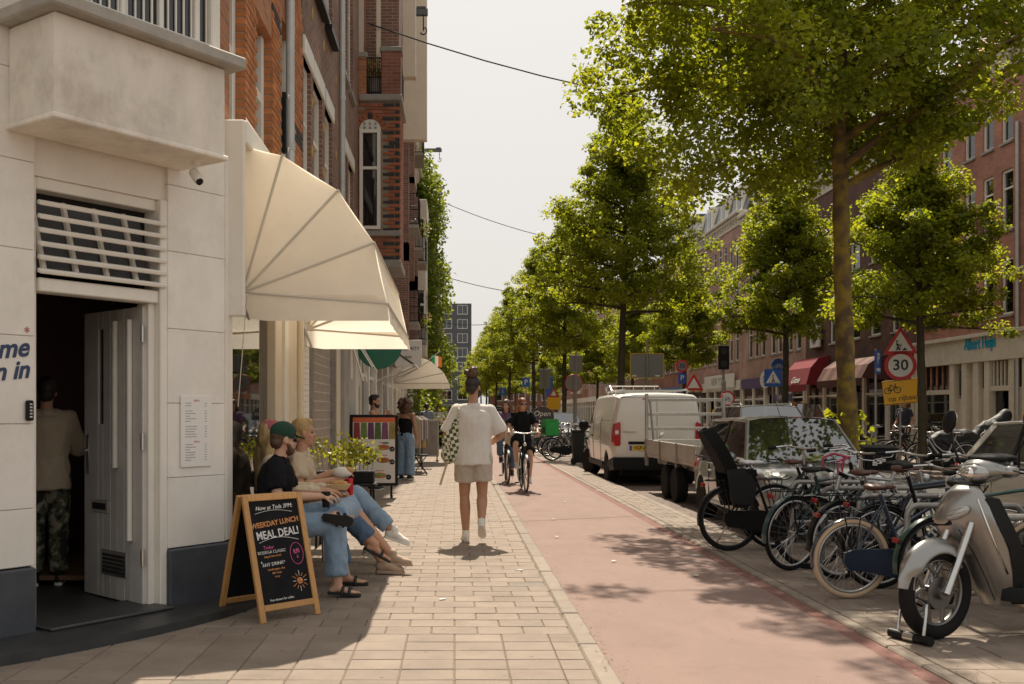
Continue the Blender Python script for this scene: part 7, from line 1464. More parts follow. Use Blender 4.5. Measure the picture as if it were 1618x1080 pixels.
# U-lock on the scooter wheel
R2 = Matrix.Rotation(SR+.63,3,'Z'); wc = V((4.253,6.69,0))+Matrix.Rotation(SR,3,'Z') @ V((.82,0,0))+R2 @ V((.40,0,0))
lk = thing('wheel_lock', 'steel U-lock with black bar through the scooter front wheel', 'lock', (wc.x,wc.y,0), SR+.63); b = B(); b.tube([(.22,-.10,.035),(.20,-.10,.18),(.17,-.08,.24),(.16,0,.26),(.17,.08,.24),(.20,.10,.18),(.22,.10,.035)], .0105, 8); b.build('shackle', 'steel', lk, 40); b = B(); b.tube([(.22,-.16,.032),(.22,.16,.032)], .03, 12); b.build('cross_bar', 'black_metal', lk, 40); b = B(); b.tube([(.22,-.04,.032),(.22,.04,.032)], .032, 12); b.build('lock_band', 'steel', lk, 40)
# ---- covered scooter on the opposite pavement
cv_ = thing('covered_motorbike', 'motorbike under a black cover with a white printed logo', 'motorbike', (13.7,28.1,0), rad(8)); b = B(); b.ell((.75,0,.62), (.55,.34,.62)); b.ell((-.2,0,.5), (.95,.32,.52)); b.ell((-.85,0,.4), (.5,.26,.4)); b.cap((.9,0,1.0), .3, (1.22,0,1.38), .16); b.bb(-1.2,1.2,-.28,.28,.04,.4)
remesh(b, .03, 'cover', mat('cover_black', (.012,.012,.014), .6, var=.2, sheen=.1), cv_, 5, .035, 3.5, (1,1,.35), .01)
text('Vinz', .36, 'white_board', cv_, T((.62,-.37,.86)), depth=.004, bold=.006, shear=.2); b = B(); b.torus((.62,-.372,.84), .30, .014, 28, 5); o = b.build('logo_ring', 'white_board', cv_); o.scale = (1.25,1,.5); o.location = (-.155,0,.42)
for x in (-.75,.85): b = B(); b.torus((x,0,.3), .25, .05, 28, 8); b.build('tyre', 'rubber', cv_, True)
# ---- delivery box, bin
dbx = thing('delivery_box', 'bright green delivery bag strapped on a parked bicycle', 'bag', (2.95,31.6,.76), rad(14)); mat('bright_green', (.02,.30,.05), .6, var=.15, bump=.3, bs=12); b = B(); b.box((-.05,0,.2), (.42,.42,.40), .03); b.build('body', 'bright_green', dbx); b = B(); b.prism([(-.27,.38),(.17,.38),(.12,.5),(-.22,.5)], -.2, .2); b.build('lid', 'bright_green', dbx); b = B(); b.box((-.28,0,.15), (.02,.3,.2), .008); b.build('pocket', 'bike_green', dbx)
bn = thing('wheeled_bin', 'black wheeled bin standing beside the van front', 'bin', (3.45,29.2,0)); bn.scale = (.6,.6,.95); b = B(); b.loft([[(-.22,-.25,.06),(.22,-.25,.06),(.22,.25,.06),(-.22,.25,.06)],[(-.28,-.3,.95),(.28,-.3,.95),(.28,.3,.95),(-.28,.3,.95)]]); b.build('body', 'trim_black', bn); b = B(); b.box((0,0,.99), (.62,.66,.07), .02); b.build('lid', 'trim_black', bn)
for y in (-.24,.24): b = B(); b.lathe([(.1,-.03),(.1,.03)], 16, (-.2,y,.1), Matrix.Rotation(PI/2,3,'X')); b.build('wheel', 'rubber', bn)
# ------------------------------------------------------------------ things on the pavements
T = Matrix.Translation
mat('chalk_white', (.7,.69,.66), .9, var=.25, vs=60); mat('chalk_orange', (.62,.27,.1), .9, var=.25, vs=60); mat('chalk_pink', (.62,.12,.3), .9, var=.25, vs=60); mat('chalkboard', (.012,.012,.013), .85, var=.35, vs=5, spec=.12)
# A-board
ab = thing('chalkboard_sign', 'wooden A-board chalkboard reading weekday lunch meal deal', 'sign', (-1.335,7.53,0), rad(45.5)); AW, AZ = .235, .865
for sy, nm in ((-1,'f'),(1,'b')):
    def q(x, v): return V((x, sy*(.262-.235*v/AZ), v))     # point on the sloping panel
    for s in (-1,1): b = B(); b.beam(q(s*AW,.0), q(s*AW,AZ), .045, .026, .004, up=(0,sy,.3)); b.build('frame_post', 'wood_pale', ab)
    for v in (.845,.095): b = B(); b.beam(q(-AW+.02,v), q(AW-.02,v), .045, .024, .004, up=(0,sy,.3)); b.build('frame_rail', 'wood_pale', ab)
    b = B(); n_ = V((0,.009*sy*-1,0)); b.add([q(-AW+.02,.11),q(AW-.02,.11),q(AW-.02,.83),q(-AW+.02,.83)]+[p+V((0,-sy*.008,0)) for p in (q(-AW+.02,.11),q(AW-.02,.11),q(AW-.02,.83),q(-AW+.02,.83))], [(0,1,2,3),(4,5,6,7),(0,1,5,4),(1,2,6,5),(2,3,7,6),(3,0,4,7)]); b.build('board', 'chalkboard', ab)
sl = math.atan2(.235, AZ)
def chalk(s_, sz, m_, x, v, tilt=0., **k): return text(s_, sz, m_, ab, T((x, -(.262-.235*v/AZ)-.0035, v)) @ Matrix.Rotation(-sl,4,'X') @ Matrix.Rotation(-tilt,4,'Y'), name='chalk_lettering', depth=.0006, **k)
chalk('Now at Teds 2PM:', .042, 'chalk_white', 0, .775, .03, shear=.25); chalk('WEEKDAY LUNCH', .052, 'chalk_orange', -.01, .665, .08, bold=.0012, sx=.95); chalk('MEAL DEAL!', .08, 'chalk_white', .0, .59, .06, bold=.0015, sx=.86)
chalk('Today:', .034, 'chalk_pink', -.10, .50, .04, shear=.2); chalk('BODEGA CLASSIC', .03, 'chalk_white', -.075, .468, .03); chalk('(veg & bun max)', .022, 'chalk_orange', -.075, .44, .04); chalk('+', .035, 'chalk_white', -.175, .40); chalk('ANY DRINK*', .034, 'chalk_white', -.075, .385, .05); chalk('hamburgers, the', .022, 'chalk_orange', -.06, .35, .03); chalk('deli roast', .022, 'chalk_orange', -.06, .325, .03); chalk('soup', .022, 'chalk_orange', -.06, .30, .03); chalk('8,95', .042, 'chalk_pink', .135, .455, .1, bold=.001, sx=.75); chalk('€', .03, 'chalk_pink', .14, .415, .1); chalk('Free dessert for coffee', .022, 'chalk_white', -.05, .145, .02)
def on(x, v): return V((x, -(.262-.235*v/AZ)-.004, v))
b = B(); b.tube([on(.135+.056*math.cos(a), .44+.075*math.sin(a)) for a in [2*PI*i/28 for i in range(28)]], .0022, 5, closed=True); b.build('chalk_ring', 'chalk_pink', ab)
for (x0,x1,v,dv) in ((-.17,.15,.735,.02),(-.17,.17,.535,.03)): b = B(); b.tube([on(x0+(x1-x0)*i/8, v+dv*math.sin(PI*i/8)) for i in range(9)], .0018, 4); b.build('chalk_stroke', 'chalk_white', ab)
b = B(); b.tube([on(.125+.018*math.cos(a), .25+.018*math.sin(a)) for a in [2*PI*i/16 for i in range(16)]], .006, 5, closed=True); b.tube([on(.115,.25), on(.135,.25)], .012, 6); b.build('chalk_sun', 'chalk_orange', ab)
for i in range(12): a = 2*PI*i/12; b = B(); b.tube([on(.125+.034*math.cos(a), .25+.034*math.sin(a)), on(.125+(.06+.012*(i%2))*math.cos(a), .25+(.06+.012*(i%2))*math.sin(a))], .0024, 4); b.build('chalk_ray', 'chalk_orange' if i%3 else 'chalk_white', ab)
# bench
bn_ = thing('bench', 'wooden slatted bench with steel legs along the shop window', 'bench', (-1.47,9.2,0))
for k in range(5): b = B(); b.bb(-.2+k*.085,-.125+k*.085,-1.2,1.22,.43,.462,.006); b.build('slat', 'wood_dark', bn_)
for y in (-1.0,0,1.0):
    b = B(); b.tube([(-.17,y,0),(-.17,y,.43),(.19,y,.43),(.19,y,0)], .018, 8); b.build('leg_frame', 'steel', bn_)
# things held
def held(nm, lab, cat, loc, parts):
    t = thing(nm, lab, cat, loc)
    for pn, b, m_, sm in parts: b.build(pn, m_, t, sm)
    return t
held('drink_cup', 'black drinking cup held by the man in the green cap', 'cup', (-1.02,8.29,.70), [('cup', B().lathe([(.028,0),(.036,.10),(.036,.115)], 16), 'trim_black', 40), ('lid', B().lathe([(.038,.115),(.036,.125),(.02,.128)], 16), 'trim_black', 40)])
held('drink_can', 'red drink can held above the bare knees', 'can', (-.93,9.28,.72), [('can', B().lathe([(.026,0),(.031,.008),(.031,.14),(.026,.152)], 16), mat('can_red',(.5,.012,.02),.3,.3,var=.05), 40), ('lid', B().lathe([(.026,.152),(.024,.150)], 16), 'steel', 40)])
held('food_tray', 'pale cardboard food tray held over the lap', 'tray', (-.98,8.86,.80), [('tray', B().loft([[(-.07,-.05,0),(.07,-.05,0),(.07,.05,0),(-.07,.05,0)],[(-.10,-.07,.045),(.10,-.07,.045),(.10,.07,.045),(-.10,.07,.045)]]), mat('cardboard',(.55,.4,.22),.8,var=.1), False), ('bread', B().ell((0,0,.05), (.08,.035,.03)), mat('bread',(.5,.28,.1),.8,var=.3,vs=30), True)])
held('wrapped_sandwich', 'white paper wrapped sandwich held by the older man', 'food', (-1.0,9.3,.90), [('wrapper', B().ell((0,0,.02), (.09,.05,.05)), 'white_board', True), ('filling', B().ell((.06,0,.04), (.05,.035,.03)), MATS['bread'], True)])
held('handbag', 'small brown leather bag on the seated woman’s lap', 'bag', (-1.2,8.72,.66), [('body', B().box((0,0,.07), (.22,.09,.13), .025), mat('bag_brown',(.25,.13,.05),.6,var=.2), False), ('strap', B().tube([(-.1,0,.13),(-.14,.02,.3),(-.2,.05,.42)], .008, 6), MATS['bag_brown'], False)])
# table with planter
tb = thing('side_table', 'small black table carrying the planter', 'table', (-1.18,11.35,0)); b = B(); b.bb(-.34,.34,-.22,.22,.66,.69,.006); b.build('table_top', 'black_metal', tb)
for x in (-.3,.3):
    for y in (-.18,.18): b = B(); b.tube([(x,y,0),(x*.95,y*.95,.66)], .014, 6); b.build('leg', 'black_metal', tb)
pt = thing('planter_box', 'black planter box with yellow-green leafy plants', 'planter', (-1.18,11.35,.69)); b = B(); b.bb(-.31,.31,-.1,.1,0,.13,.008); b.build('box', 'trim_black', pt)
Cn = []
for k in range(34): x = random.uniform(-.3,.3); y = random.uniform(-.1,.1); h_ = random.uniform(.10,.34); Cn.append(np.random.normal(size=(15,3))*np.array([.04,.04,.04])+np.array([x*1.1,y,.1+h_]))
foliage('foliage', pt, np.concatenate(Cn), .05, 'potted_leaf', .5)
for k in range(14): x = -.28+k*.043; b = B(); b.tube([(x,random.uniform(-.06,.06),.1),(x+random.uniform(-.05,.05),random.uniform(-.08,.08),.38)], .003, 4); b.build('stem', 'potted_leaf', pt)
# food menu board on wheels
fb = thing('food_menu_board', 'black framed standing menu board with pictures of sandwiches', 'sign', (-1.38,17.9,0), rad(6)); mat('menu_orange',(.6,.12,.03),.5,var=.05); mat('menu_paper',(.66,.62,.57),.5,var=.03)
b = B(); b.bb(-.41,.41,-.03,.03,.2,1.42,.01); b.build('frame', 'trim_black', fb); b = B(); b.bb(-.36,.36,-.036,-.031,.25,1.37); b.build('poster', 'menu_paper', fb); b = B(); b.bb(-.36,.36,-.038,-.036,1.29,1.37); b.build('header', 'menu_orange', fb)
for k, c_ in enumerate(((.3,.03,.02),(.13,.2,.03),(.12,.03,.1),(.05,.12,.02),(.14,.04,.09),(.28,.2,.05))): b = B(); x = -.36+k*.12; b.add([(x+.01,-.0385,1.0),(x+.125,-.0385,1.0),(x+.115,-.0385,1.285),(x+.02,-.0385,1.285)], [(0,1,2,3)]); b.build('tray_picture', mat('food%d'%k, c_, .5, var=.5, vs=40), fb)
for k, (x,z) in enumerate(((-.24,.86),(.16,.86),(-.24,.64),(.16,.64),(.1,.38))):
    b = B(); b.ell((x,-.037,z), (.115,.004,.05)); pc = b.build('dish_picture', mat('dish_a',(.36,.16,.05),.5,var=.5,vs=30), fb, True); b = B(); b.ell((x,-.040,z+.01), (.08,.003,.022)); b.build('filling_picture', mat('dish_b',(.14,.2,.04),.5,var=.6,vs=40) if k%2 == 0 else mat('dish_c',(.4,.07,.03),.5,var=.5,vs=40), fb, True)
    b = B(); b.lathe([(.045,0),(.045,.003)], 16, (x+.15,-.037,z-.03), Matrix.Rotation(PI/2,3,'X')); b.build('price_dot', 'trim_black', fb); text(('6.50','5.95','6.95','5.95','10.-')[k], .03, 'white_board', fb, T((x+.15,-.0412,z-.03)), depth=.0004); b = B(); b.box((x,-.037,z+.08), (.14,.001,.012)); b.build('dish_name', 'green_sign' if k == 2 else 'red_print', fb)
b = B(); b.box((.2,-.0375,.935), (.1,.001,.03)); b.build('green_tag', 'green_sign', fb)
for x in (-.3,.3): b = B(); b.tube([(x,0,.2),(x,0,.06)], .02, 6); b.tube([(x,-.25,.05),(x,.25,.05)], .016, 6); b.build('foot', 'trim_black', fb)
for x in (-.3,.3):
    for y in (-.23,.23): b = B(); b.lathe([(.03,-.012),(.03,.012)], 12, (x,y,.03), Matrix.Rotation(PI/2,3,'Y')); b.build('caster', 'rubber', fb)
# clothes rack, second board, stroller
cr = thing('clothes_rack', 'rail of hanging clothes outside a shop', 'clothes rack', (-.92,25.6,0), rad(80)); b = B(); b.tube([(-.6,0,.05),(-.6,0,1.45),(.6,0,1.45),(.6,0,.05)], .016, 6); b.tube([(-.6,-.25,.04),(-.6,.25,.04)], .014, 6); b.tube([(.6,-.25,.04),(.6,.25,.04)], .014, 6); b.build('rail', 'trim_black', cr)
for k in range(11):
    b = B(); x = -.5+k*.1; b.loft([[(x-.012,-.05,1.38),(x+.012,-.05,1.38),(x+.012,.05,1.38),(x-.012,.05,1.38)],[(x-.02,-.2,1.28),(x+.02,-.2,1.28),(x+.02,.2,1.28),(x-.02,.2,1.28)],[(x-.03,-.2,.6+.1*(k%3)),(x+.025,-.2,.6+.1*(k%3)),(x+.02,.22,.6+.1*(k%3)),(x-.02,.22,.62)]]); b.build('garment', ('beige_cloth','navy_cloth','white_cloth',mat('mustard',(.38,.22,.03),.9,var=.1),'grey_cloth','plum_cloth')[k%6], cr)
st_ = thing('stool', 'black folding stool under the clothes rack', 'stool', (-.8,24.6,0)); b = B(); b.bb(-.18,.18,-.15,.15,.44,.47,.006); b.build('seat', 'trim_black', st_)
for s in (-1,1): b = B(); b.beam((-.16,s*.12,0),(.14,s*.12,.44),.03,.02); b.beam((.16,s*.12,0),(-.14,s*.12,.44),.03,.02); b.build('leg', 'trim_black', st_)
pb = thing('pavement_board', 'grey framed pavement board beyond the clothes rack', 'sign', (-.76,31,0), rad(10)); b = B(); b.bb(-.3,.3,-.03,.03,.15,1.25,.01); b.build('frame', 'galvanised', pb); b = B(); b.bb(-.26,.26,-.036,-.031,.2,1.2); b.build('panel', mat('poster_grey',(.25,.21,.18),.6,var=.3,vs=6), pb); b = B(); b.tube([(-.25,-.2,.03),(-.25,.2,.03)], .02, 6); b.tube([(.25,-.2,.03),(.25,.2,.03)], .02, 6); b.tube([(-.25,0,.03),(-.25,0,.15)], .02, 6); b.tube([(.25,0,.03),(.25,0,.15)], .02, 6); b.build('feet', 'trim_black', pb)
sr = thing('stroller', 'black baby stroller pushed along the pavement', 'stroller', (-.70,42.9,0), -PI/2); b = B(); b.ell((.05,0,.62), (.28,.22,.16)); b.ell((-.12,0,.8), (.18,.23,.22)); remesh(b, .025, 'seat', 'black_cloth', sr, 3); b = B()
for s in (-1,1): b.tube([(-.45,s*.24,1.02),(-.1,s*.24,.6),(.3,s*.26,.14)], .015, 6); b.tube([(-.1,s*.24,.6),(-.35,s*.28,.14)], .015, 6)
b.tube([(-.45,-.24,1.02),(-.45,.24,1.02)], .018, 6); b.build('chassis', 'trim_black', sr)
for x,y in ((.32,.24),(.32,-.24),(-.35,.28),(-.35,-.28)): b = B(); b.torus((x,y,.12), .095, .025, 18, 6); b.build('wheel', 'rubber', sr)
# ------------------------------------------------------------------ left-hand shop details
g2 = thing('small_dome_awning', 'smaller cream dome awning farther along the left row', 'awning', (FX,30,2.2)); pr2 = [(0,.95),(.5,.93),(1.05,.75),(1.45,.4),(1.6,.1)]
for a, c in zip(pr2, pr2[1:]): b = B(); b.add([(a[0],0,a[1]),(a[0],2.4,a[1]),(c[0],2.4,c[1]),(c[0],0,c[1])], [(0,1,2,3)]); b.build('front_gore', 'awning', g2); b = B(); b.add([(0,0,.1),(a[0],0,a[1]),(c[0],0,c[1])], [(0,1,2)]); b.build('side_gore', 'awning', g2); b = B(); b.tube([(0,0,.1),(c[0],0,c[1])], .014, 6); b.build('rib', 'awning_rib', g2)
b = B(); b.add([(1.6,0,.1),(1.6,2.4,.1),(1.62,2.4,-.08),(1.62,0,-.08)], [(0,1,2,3)]); b.add([(0,0,.1),(1.6,0,.1),(1.62,0,-.06),(0,0,-.06)], [(0,1,2,3)]); b.build('valance', 'awning', g2)
fa = thing('folding_awning', 'dark striped folding awning with white arms over a shop door', 'awning', (FX,23.2,2.2))
for k in range(7): b = B(); y0 = k*.34; b.add([(.05,y0,.9),(.05,y0+.34,.9),(.85,y0+.34,.35),(.85,y0,.35),(.05,y0,.885),(.05,y0+.34,.885),(.85,y0+.34,.335),(.85,y0,.335)], [(0,1,2,3),(4,5,6,7),(0,1,5,4),(1,2,6,5),(2,3,7,6),(3,0,4,7)]); b.build('canvas_strip', 'shop_dark' if k%2 == 0 else 'stone_grey', fa)
for y in (0,1.2,2.38): b = B(); b.beam((.0,y,-.05),(.86,y,.34),.04,.03); b.build('arm', 'white_frame', fa)
b = B(); b.tube([(.86,-.02,.33),(.86,2.4,.33)], .025, 6); b.build('front_bar', 'white_frame', fa)
fa2 = thing('awning_frame', 'folded white awning frame with dangling arms below the big awning', 'awning', (FX,16.2,2.3))
b = B(); b.bb(.0,.22,0,2.2,.35,.55,.02); b.build('cassette', 'white_frame', fa2)
for k, (x,y,z) in enumerate(((.32,.1,-.35),(.1,.5,-.3),(.4,.9,-.1),(.15,1.3,-.4),(.42,1.7,-.15),(.2,2.1,-.3))): b = B(); b.beam((.1,y,.4),(x,y+.12,z),.03,.02); b.build('arm', 'white_frame', fa2)
gs = thing('green_round_sign', 'dark green round projecting shop sign', 'sign', (-1.32,18.3,2.62)); b = B(); b.lathe([(.40,-.03),(.40,.03)], 32, R=Matrix.Rotation(PI/2,3,'X')); b.build('disc', 'green_sign', gs, 40); b = B(); b.torus((0,0,0), .36, .012, 32, 5); b.build('ring', 'white_board', gs); b = B(); b.tube([(-.43,0,.15),(0,0,.15)], .015, 6); b.build('arm', 'black_metal', gs)
for sfx, Y_, z_, tx, lab in (('', 27.2, 3.0, 'CELEBRITY', 'white projecting shop board with arched dark lettering'),):
    t = thing('projecting_board', lab, 'sign', (-1.15,Y_,z_)); b = B(); b.bb(-.4,.3,-.03,.03,-.35,.35,.01); b.build('board', 'white_board', t); text(tx, .12, 'black_metal', t, T((-.05,-.035,.12)), depth=.002)
    text('BAR', .1, 'black_metal', t, T((-.05,-.035,-.1)), depth=.002)
fg = thing('flag', 'small green white and orange flag above the small cream awning', 'flag', (-.75,33,2.9)); b = B(); b.tube([(-.5,0,-.1),(.3,0,.5)], .012, 5); b.build('pole', 'white_frame', fg)
for k, c_ in enumerate((('flag_green',(.02,.25,.08)),('flag_white',(.7,.68,.62)),('flag_orange',(.6,.16,.02)))): b = B(); b.loft([[(.02+k*.11+j*.11,.04*math.sin(2.5*(k+j)),.28-.02*(k+j)+.1) for j in (0,.5,1)], [(.02+k*.11+j*.11,.04*math.sin(2.5*(k+j)+.4),-.05-.02*(k+j)+.1) for j in (0,.5,1)]], closed=False, caps=False); b.build('flag_band', mat(c_[0],c_[1],.8,var=.1,trans=.3), fg)
# ------------------------------------------------------------------ overhead wires and hanging lamp
def wire(lab, a, c, sag, r=.012):
    a, c = V(a), V(c); b = B(); b.tube([lerp(a,c,i/16)-V((0,0,sag*4*(i/16)*(1-i/16))) for i in range(17)], r, 5); return tag(b.build('overhead_wire', 'black_metal'), lab, 'wire', 'overhead wires')
wire('dark overhead wire from the turret house balcony across the street', (-1.6,19.3,8.65), (16,25,9.2), 1.2, .014); wire('second overhead wire crossing the street far off', (-1.2,60,13.8), (16,66,12), 1.2, .02); wire('third thin overhead wire far down the street', (-1.5,90,13.4), (16,96,12.5), 1.0, .03); wire('lowest thin overhead wire far down the street', (-1.5,110,11), (14,112,14.5), 1.5, .03)
def hang_lamp(lab, x, y, z):
    t = thing('street_lamp', lab, 'lamp', (x,y,z)); b = B(); b.ell((0,0,-.16), (.30,.16,.10)); b.build('lamp_shade', 'white_frame', t, True); b = B(); b.tube([(0,0,-.08),(0,0,.12)], .02, 6); b.build('hanger', 'black_metal', t); b = B(); b.ell((0,0,-.2), (.2,.12,.09)); b.build('lamp_glass', 'lamp_clear', t, True)
hang_lamp('white street lamp hanging from the wire among the leaves', 4.85, 21.3, 7.75); hang_lamp('white street lamp hanging near the supermarket facade', 13.8, 32.5, 9.2)
# ------------------------------------------------------------------ road signs
mat('sign_red', (.52,.02,.02), .45, var=.04); mat('sign_white', (.72,.7,.66), .45, var=.04); mat('sign_blue', (.02,.1,.38), .45, var=.04); mat('sign_yellow', (.80,.42,.01), .45, var=.04); mat('sign_back', (.22,.215,.2), .55, .3, var=.1); mat('sign_black', (.015,.015,.015), .5, var=0)
RB = Matrix.Rotation(PI/2,3,'X')
def pole(t, z0, z1, x=0, y=.06, r=.03): b = B(); b.tube([(x,y,z0),(x,y,z1)], r, 10); b.build('pole', 'galvanised', t, 40)
def disc(t, nm, m_, r, z, y0, y1, x=0, n=36): b = B(); b.lathe([(r,0),(r,y1-y0)], n, (x,y1,z), RB); return b.build(nm, m_, t, 40)
def plate(t, nm, m_, w_, h_, z, y0, y1, x=0, ch=.0): b = B(); b.bb(x-w_/2,x+w_/2,y0,y1,z-h_/2,z+h_/2,ch); return b.build(nm, m_, t)
def tri(t, nm, m_, s_, z, y0, y1, x=0): b = B(); b.prism([(x+s_*math.cos(a), z+s_*math.sin(a)) for a in (PI/2,PI/2+2*PI/3,PI/2+4*PI/3)], y0, y1); return b.build(nm, m_, t)
def bike_glyph(t, m_, x, z, s_, y):
    for dx in (-.55,.55): b = B(); b.torus((x+dx*s_,y,z), .36*s_, .045*s_, 24, 5); b.build('glyph_wheel', m_, t)
    b = B(); b.tube([(x-.55*s_,y,z),(x-.2*s_,y,z+.5*s_),(x+.35*s_,y,z+.5*s_),(x-.05*s_,y,z),(x-.55*s_,y,z)], .045*s_, 5); b.tube([(x+.55*s_,y,z),(x+.3*s_,y,z+.72*s_),(x+.5*s_,y,z+.78*s_)], .045*s_, 5); b.tube([(x-.3*s_,y,z+.66*s_),(x-.05*s_,y,z+.66*s_)], .05*s_, 5); b.build('glyph_frame', m_, t)
ws_ = thing('road_work_sign_post', 'pole with road works triangle, round 30 sign and yellow bicycle board', 'road sign', (11.96,28,0), rad(-20)); pole(ws_, 0, 4.05, 0, .1)
tri(ws_, 'triangle_rim', 'sign_red', .50, 3.28, -.02, .02); tri(ws_, 'triangle_face', 'sign_white', .345, 3.28, -.024, -.02)
b = B(); y = -.03; b.tube([(-.10,y,3.32),(-.06,y,3.22),(-.10,y,3.13)], .018, 5); b.tube([(-.06,y,3.22),(-.02,y,3.13)], .018, 5); b.tube([(-.09,y,3.31),(.0,y,3.24)], .014, 5); b.ell((-.09,y,3.37), .026); b.tube([(.02,y,3.3),(-.02,y,3.14)], .008, 5); b.build('worker_glyph', 'sign_black', ws_); b = B(); b.prism([(.03,3.125),(.17,3.125),(.11,3.20)], -.03, -.024); b.build('heap_glyph', 'sign_black', ws_)
disc(ws_, 'round_rim', 'sign_red', .40, 2.72, -.02, .02); disc(ws_, 'round_face', 'sign_white', .305, 2.72, -.024, -.02); text('30', .40, 'sign_black', ws_, T((0,-.028,2.72)), depth=.002, bold=.006)
yb = bpy.data.objects.new('detour_board', None); C.objects.link(yb); yb.parent = ws_; yb.location = (.06,0,2.02); yb.rotation_euler = (0,rad(-6),0); yb.empty_display_size = .1
plate(yb, 'plate', 'sign_yellow', .98, .66, 0, -.02, .02, 0, .01); bike_glyph(yb, 'sign_black', -.25, .06, .22, -.026); text('op rijbaan', .20, 'sign_black', yb, T((0,-.024,-.17)), depth=.002, sx=.95)
for a in ((-.47,.47,.31,.31),(-.47,.47,-.31,-.31)): b = B(); b.bb(a[0],a[1],-.023,-.0205,a[2]-.008,a[2]+.008); b.build('board_line', 'sign_black', yb)
ps = thing('parking_sign', 'blue parking sign on a grey pole, turned almost edge on', 'road sign', (10.86,26.8,0), rad(52)); pole(ps, 0, 3.1, 0, .05); plate(ps, 'plate', 'sign_blue', .42, .60, 2.75, -.02, .02, 0, .01); text('P', .40, 'sign_white', ps, T((0,-.023,2.83)), depth=.002, bold=.006); b = B(); b.bb(-.16,.16,-.024,-.0205,2.52,2.6); b.build('car_glyph', 'sign_white', ps)
zs_ = thing('crossing_sign', 'blue square pedestrian crossing sign in front of the linden tree', 'road sign', (11.35,37.2,0)); pole(zs_, 0, 3.1, .0, .05); plate(zs_, 'plate', 'sign_blue', .62, .62, 2.7, -.02, .02, 0, .01); tri(zs_, 'triangle_face', 'sign_white', .30, 2.66, -.024, -.0205); b = B(); b.tube([(-.02,-.03,2.72),(.0,-.03,2.64),(-.05,-.03,2.55)], .018, 5); b.tube([(0,-.03,2.64),(.05,-.03,2.55)], .018, 5); b.ell((-.01,-.03,2.77), .026); b.build('walker_glyph', 'sign_black', zs_)
for k in range(4): b = B(); b.bb(-.15+k*.09,-.10+k*.09,-.027,-.0245,2.52,2.545); b.build('stripe_glyph', 'sign_black', zs_)
bs_ = thing('bicycle_sign', 'small round blue bicycle sign above the crossing sign', 'road sign', (12.25,39.5,0)); pole(bs_, 0, 3.5); disc(bs_, 'disc', 'sign_blue', .26, 3.25, -.02, .02); bike_glyph(bs_, 'sign_white', 0, 3.2, .16, -.026)
gb = thing('direction_board', 'large grey back of a road sign with yellow edge above the van', 'road sign', (8.3,45,0)); pole(gb, 0, 4.6, 0, -.04, .05); plate(gb, 'plate', 'sign_back', 1.42, 1.02, 3.48, 0, .03); 
for a in ((-.73,-.71,2.96,4.0),(.71,.73,2.96,4.0)): b = B(); b.bb(a[0],a[1],-.01,.04,a[2],a[3]); b.build('edge_band', 'sign_yellow', gb)
for z in (2.955,4.005): b = B(); b.bb(-.73,.73,-.01,.04,z-.012,z+.012); b.build('edge_band', 'sign_yellow', gb)
for x in (-.55,.45): b = B(); b.bb(x-.1,x+.1,-.008,-.002,3.02,3.08); b.build('maker_label', 'sign_white', gb)
sp30 = thing('speed_sign', 'small round 30 sign with blue parking plate farther up the street', 'road sign', (10.9,50,0)); pole(sp30, 0, 4.0); disc(sp30, 'round_rim', 'sign_red', .30, 3.7, -.02, .02); disc(sp30, 'round_face', 'sign_back', .22, 3.7, -.024, -.02); text('30', .3, 'sign_black', sp30, T((0,-.028,3.7)), depth=.002, bold=.004); plate(sp30, 'parking_plate', 'sign_blue', .36, .5, 3.1, -.02, .02); text('P', .34, 'sign_white', sp30, T((0,-.023,3.12)), depth=.002, bold=.004)
wt = thing('warning_sign', 'red and white warning triangle low above the van roof', 'road sign', (11.0,48,0)); pole(wt, 0, 3.0); tri(wt, 'triangle_rim', 'sign_red', .52, 2.75, -.02, .02); tri(wt, 'triangle_face', 'sign_white', .32, 2.75, -.024, -.0205); plate(wt, 'name_plate', 'shop_dark', .7, .2, 2.3, -.02, .02)
nb_ = thing('no_cycling_sign', 'round red ringed sign behind the dark SUV', 'road sign', (9.4,36,0)); pole(nb_, 0, 2.2); disc(nb_, 'round_rim', 'sign_red', .26, 1.95, -.02, .02); disc(nb_, 'round_face', 'sign_white', .2, 1.95, -.024, -.02); bike_glyph(nb_, 'sign_black', 0, 1.9, .13, -.028)
ys = thing('work_barrier', 'yellow work board beside the van and trailer', 'road sign', (8.6,33,0)); pole(ys, 0, 1.5, -.3); pole(ys, 0, 1.5, .3); plate(ys, 'board', 'sign_yellow', .9, .4, 1.35, -.02, .02)
for i, (x,Y,w_,h_,z,lab) in enumerate(((4.65,40,.5,.62,3.35,'grey square sign back left of the tall linden trunk'),(5.2,60,.65,1.15,3.4,'dark tall sign back between the linden trunks'),(4.62,40.4,.5,.5,2.6,'round sign back under the grey square one'))):
    t = thing('sign_back', lab, 'road sign', (x,Y,0)); pole(t, 0, z+h_/2+.1, 0, -.05, .035); 
    if i == 2: disc(t, 'plate', 'sign_back', .33, z, 0, .02); b = B(); b.torus((0,.01,z), .33, .02, 28, 5); b.build('edge_band', 'sign_red', t)
    else: plate(t, 'plate', 'sign_back', w_, h_, z, 0, .02, 0, .008)
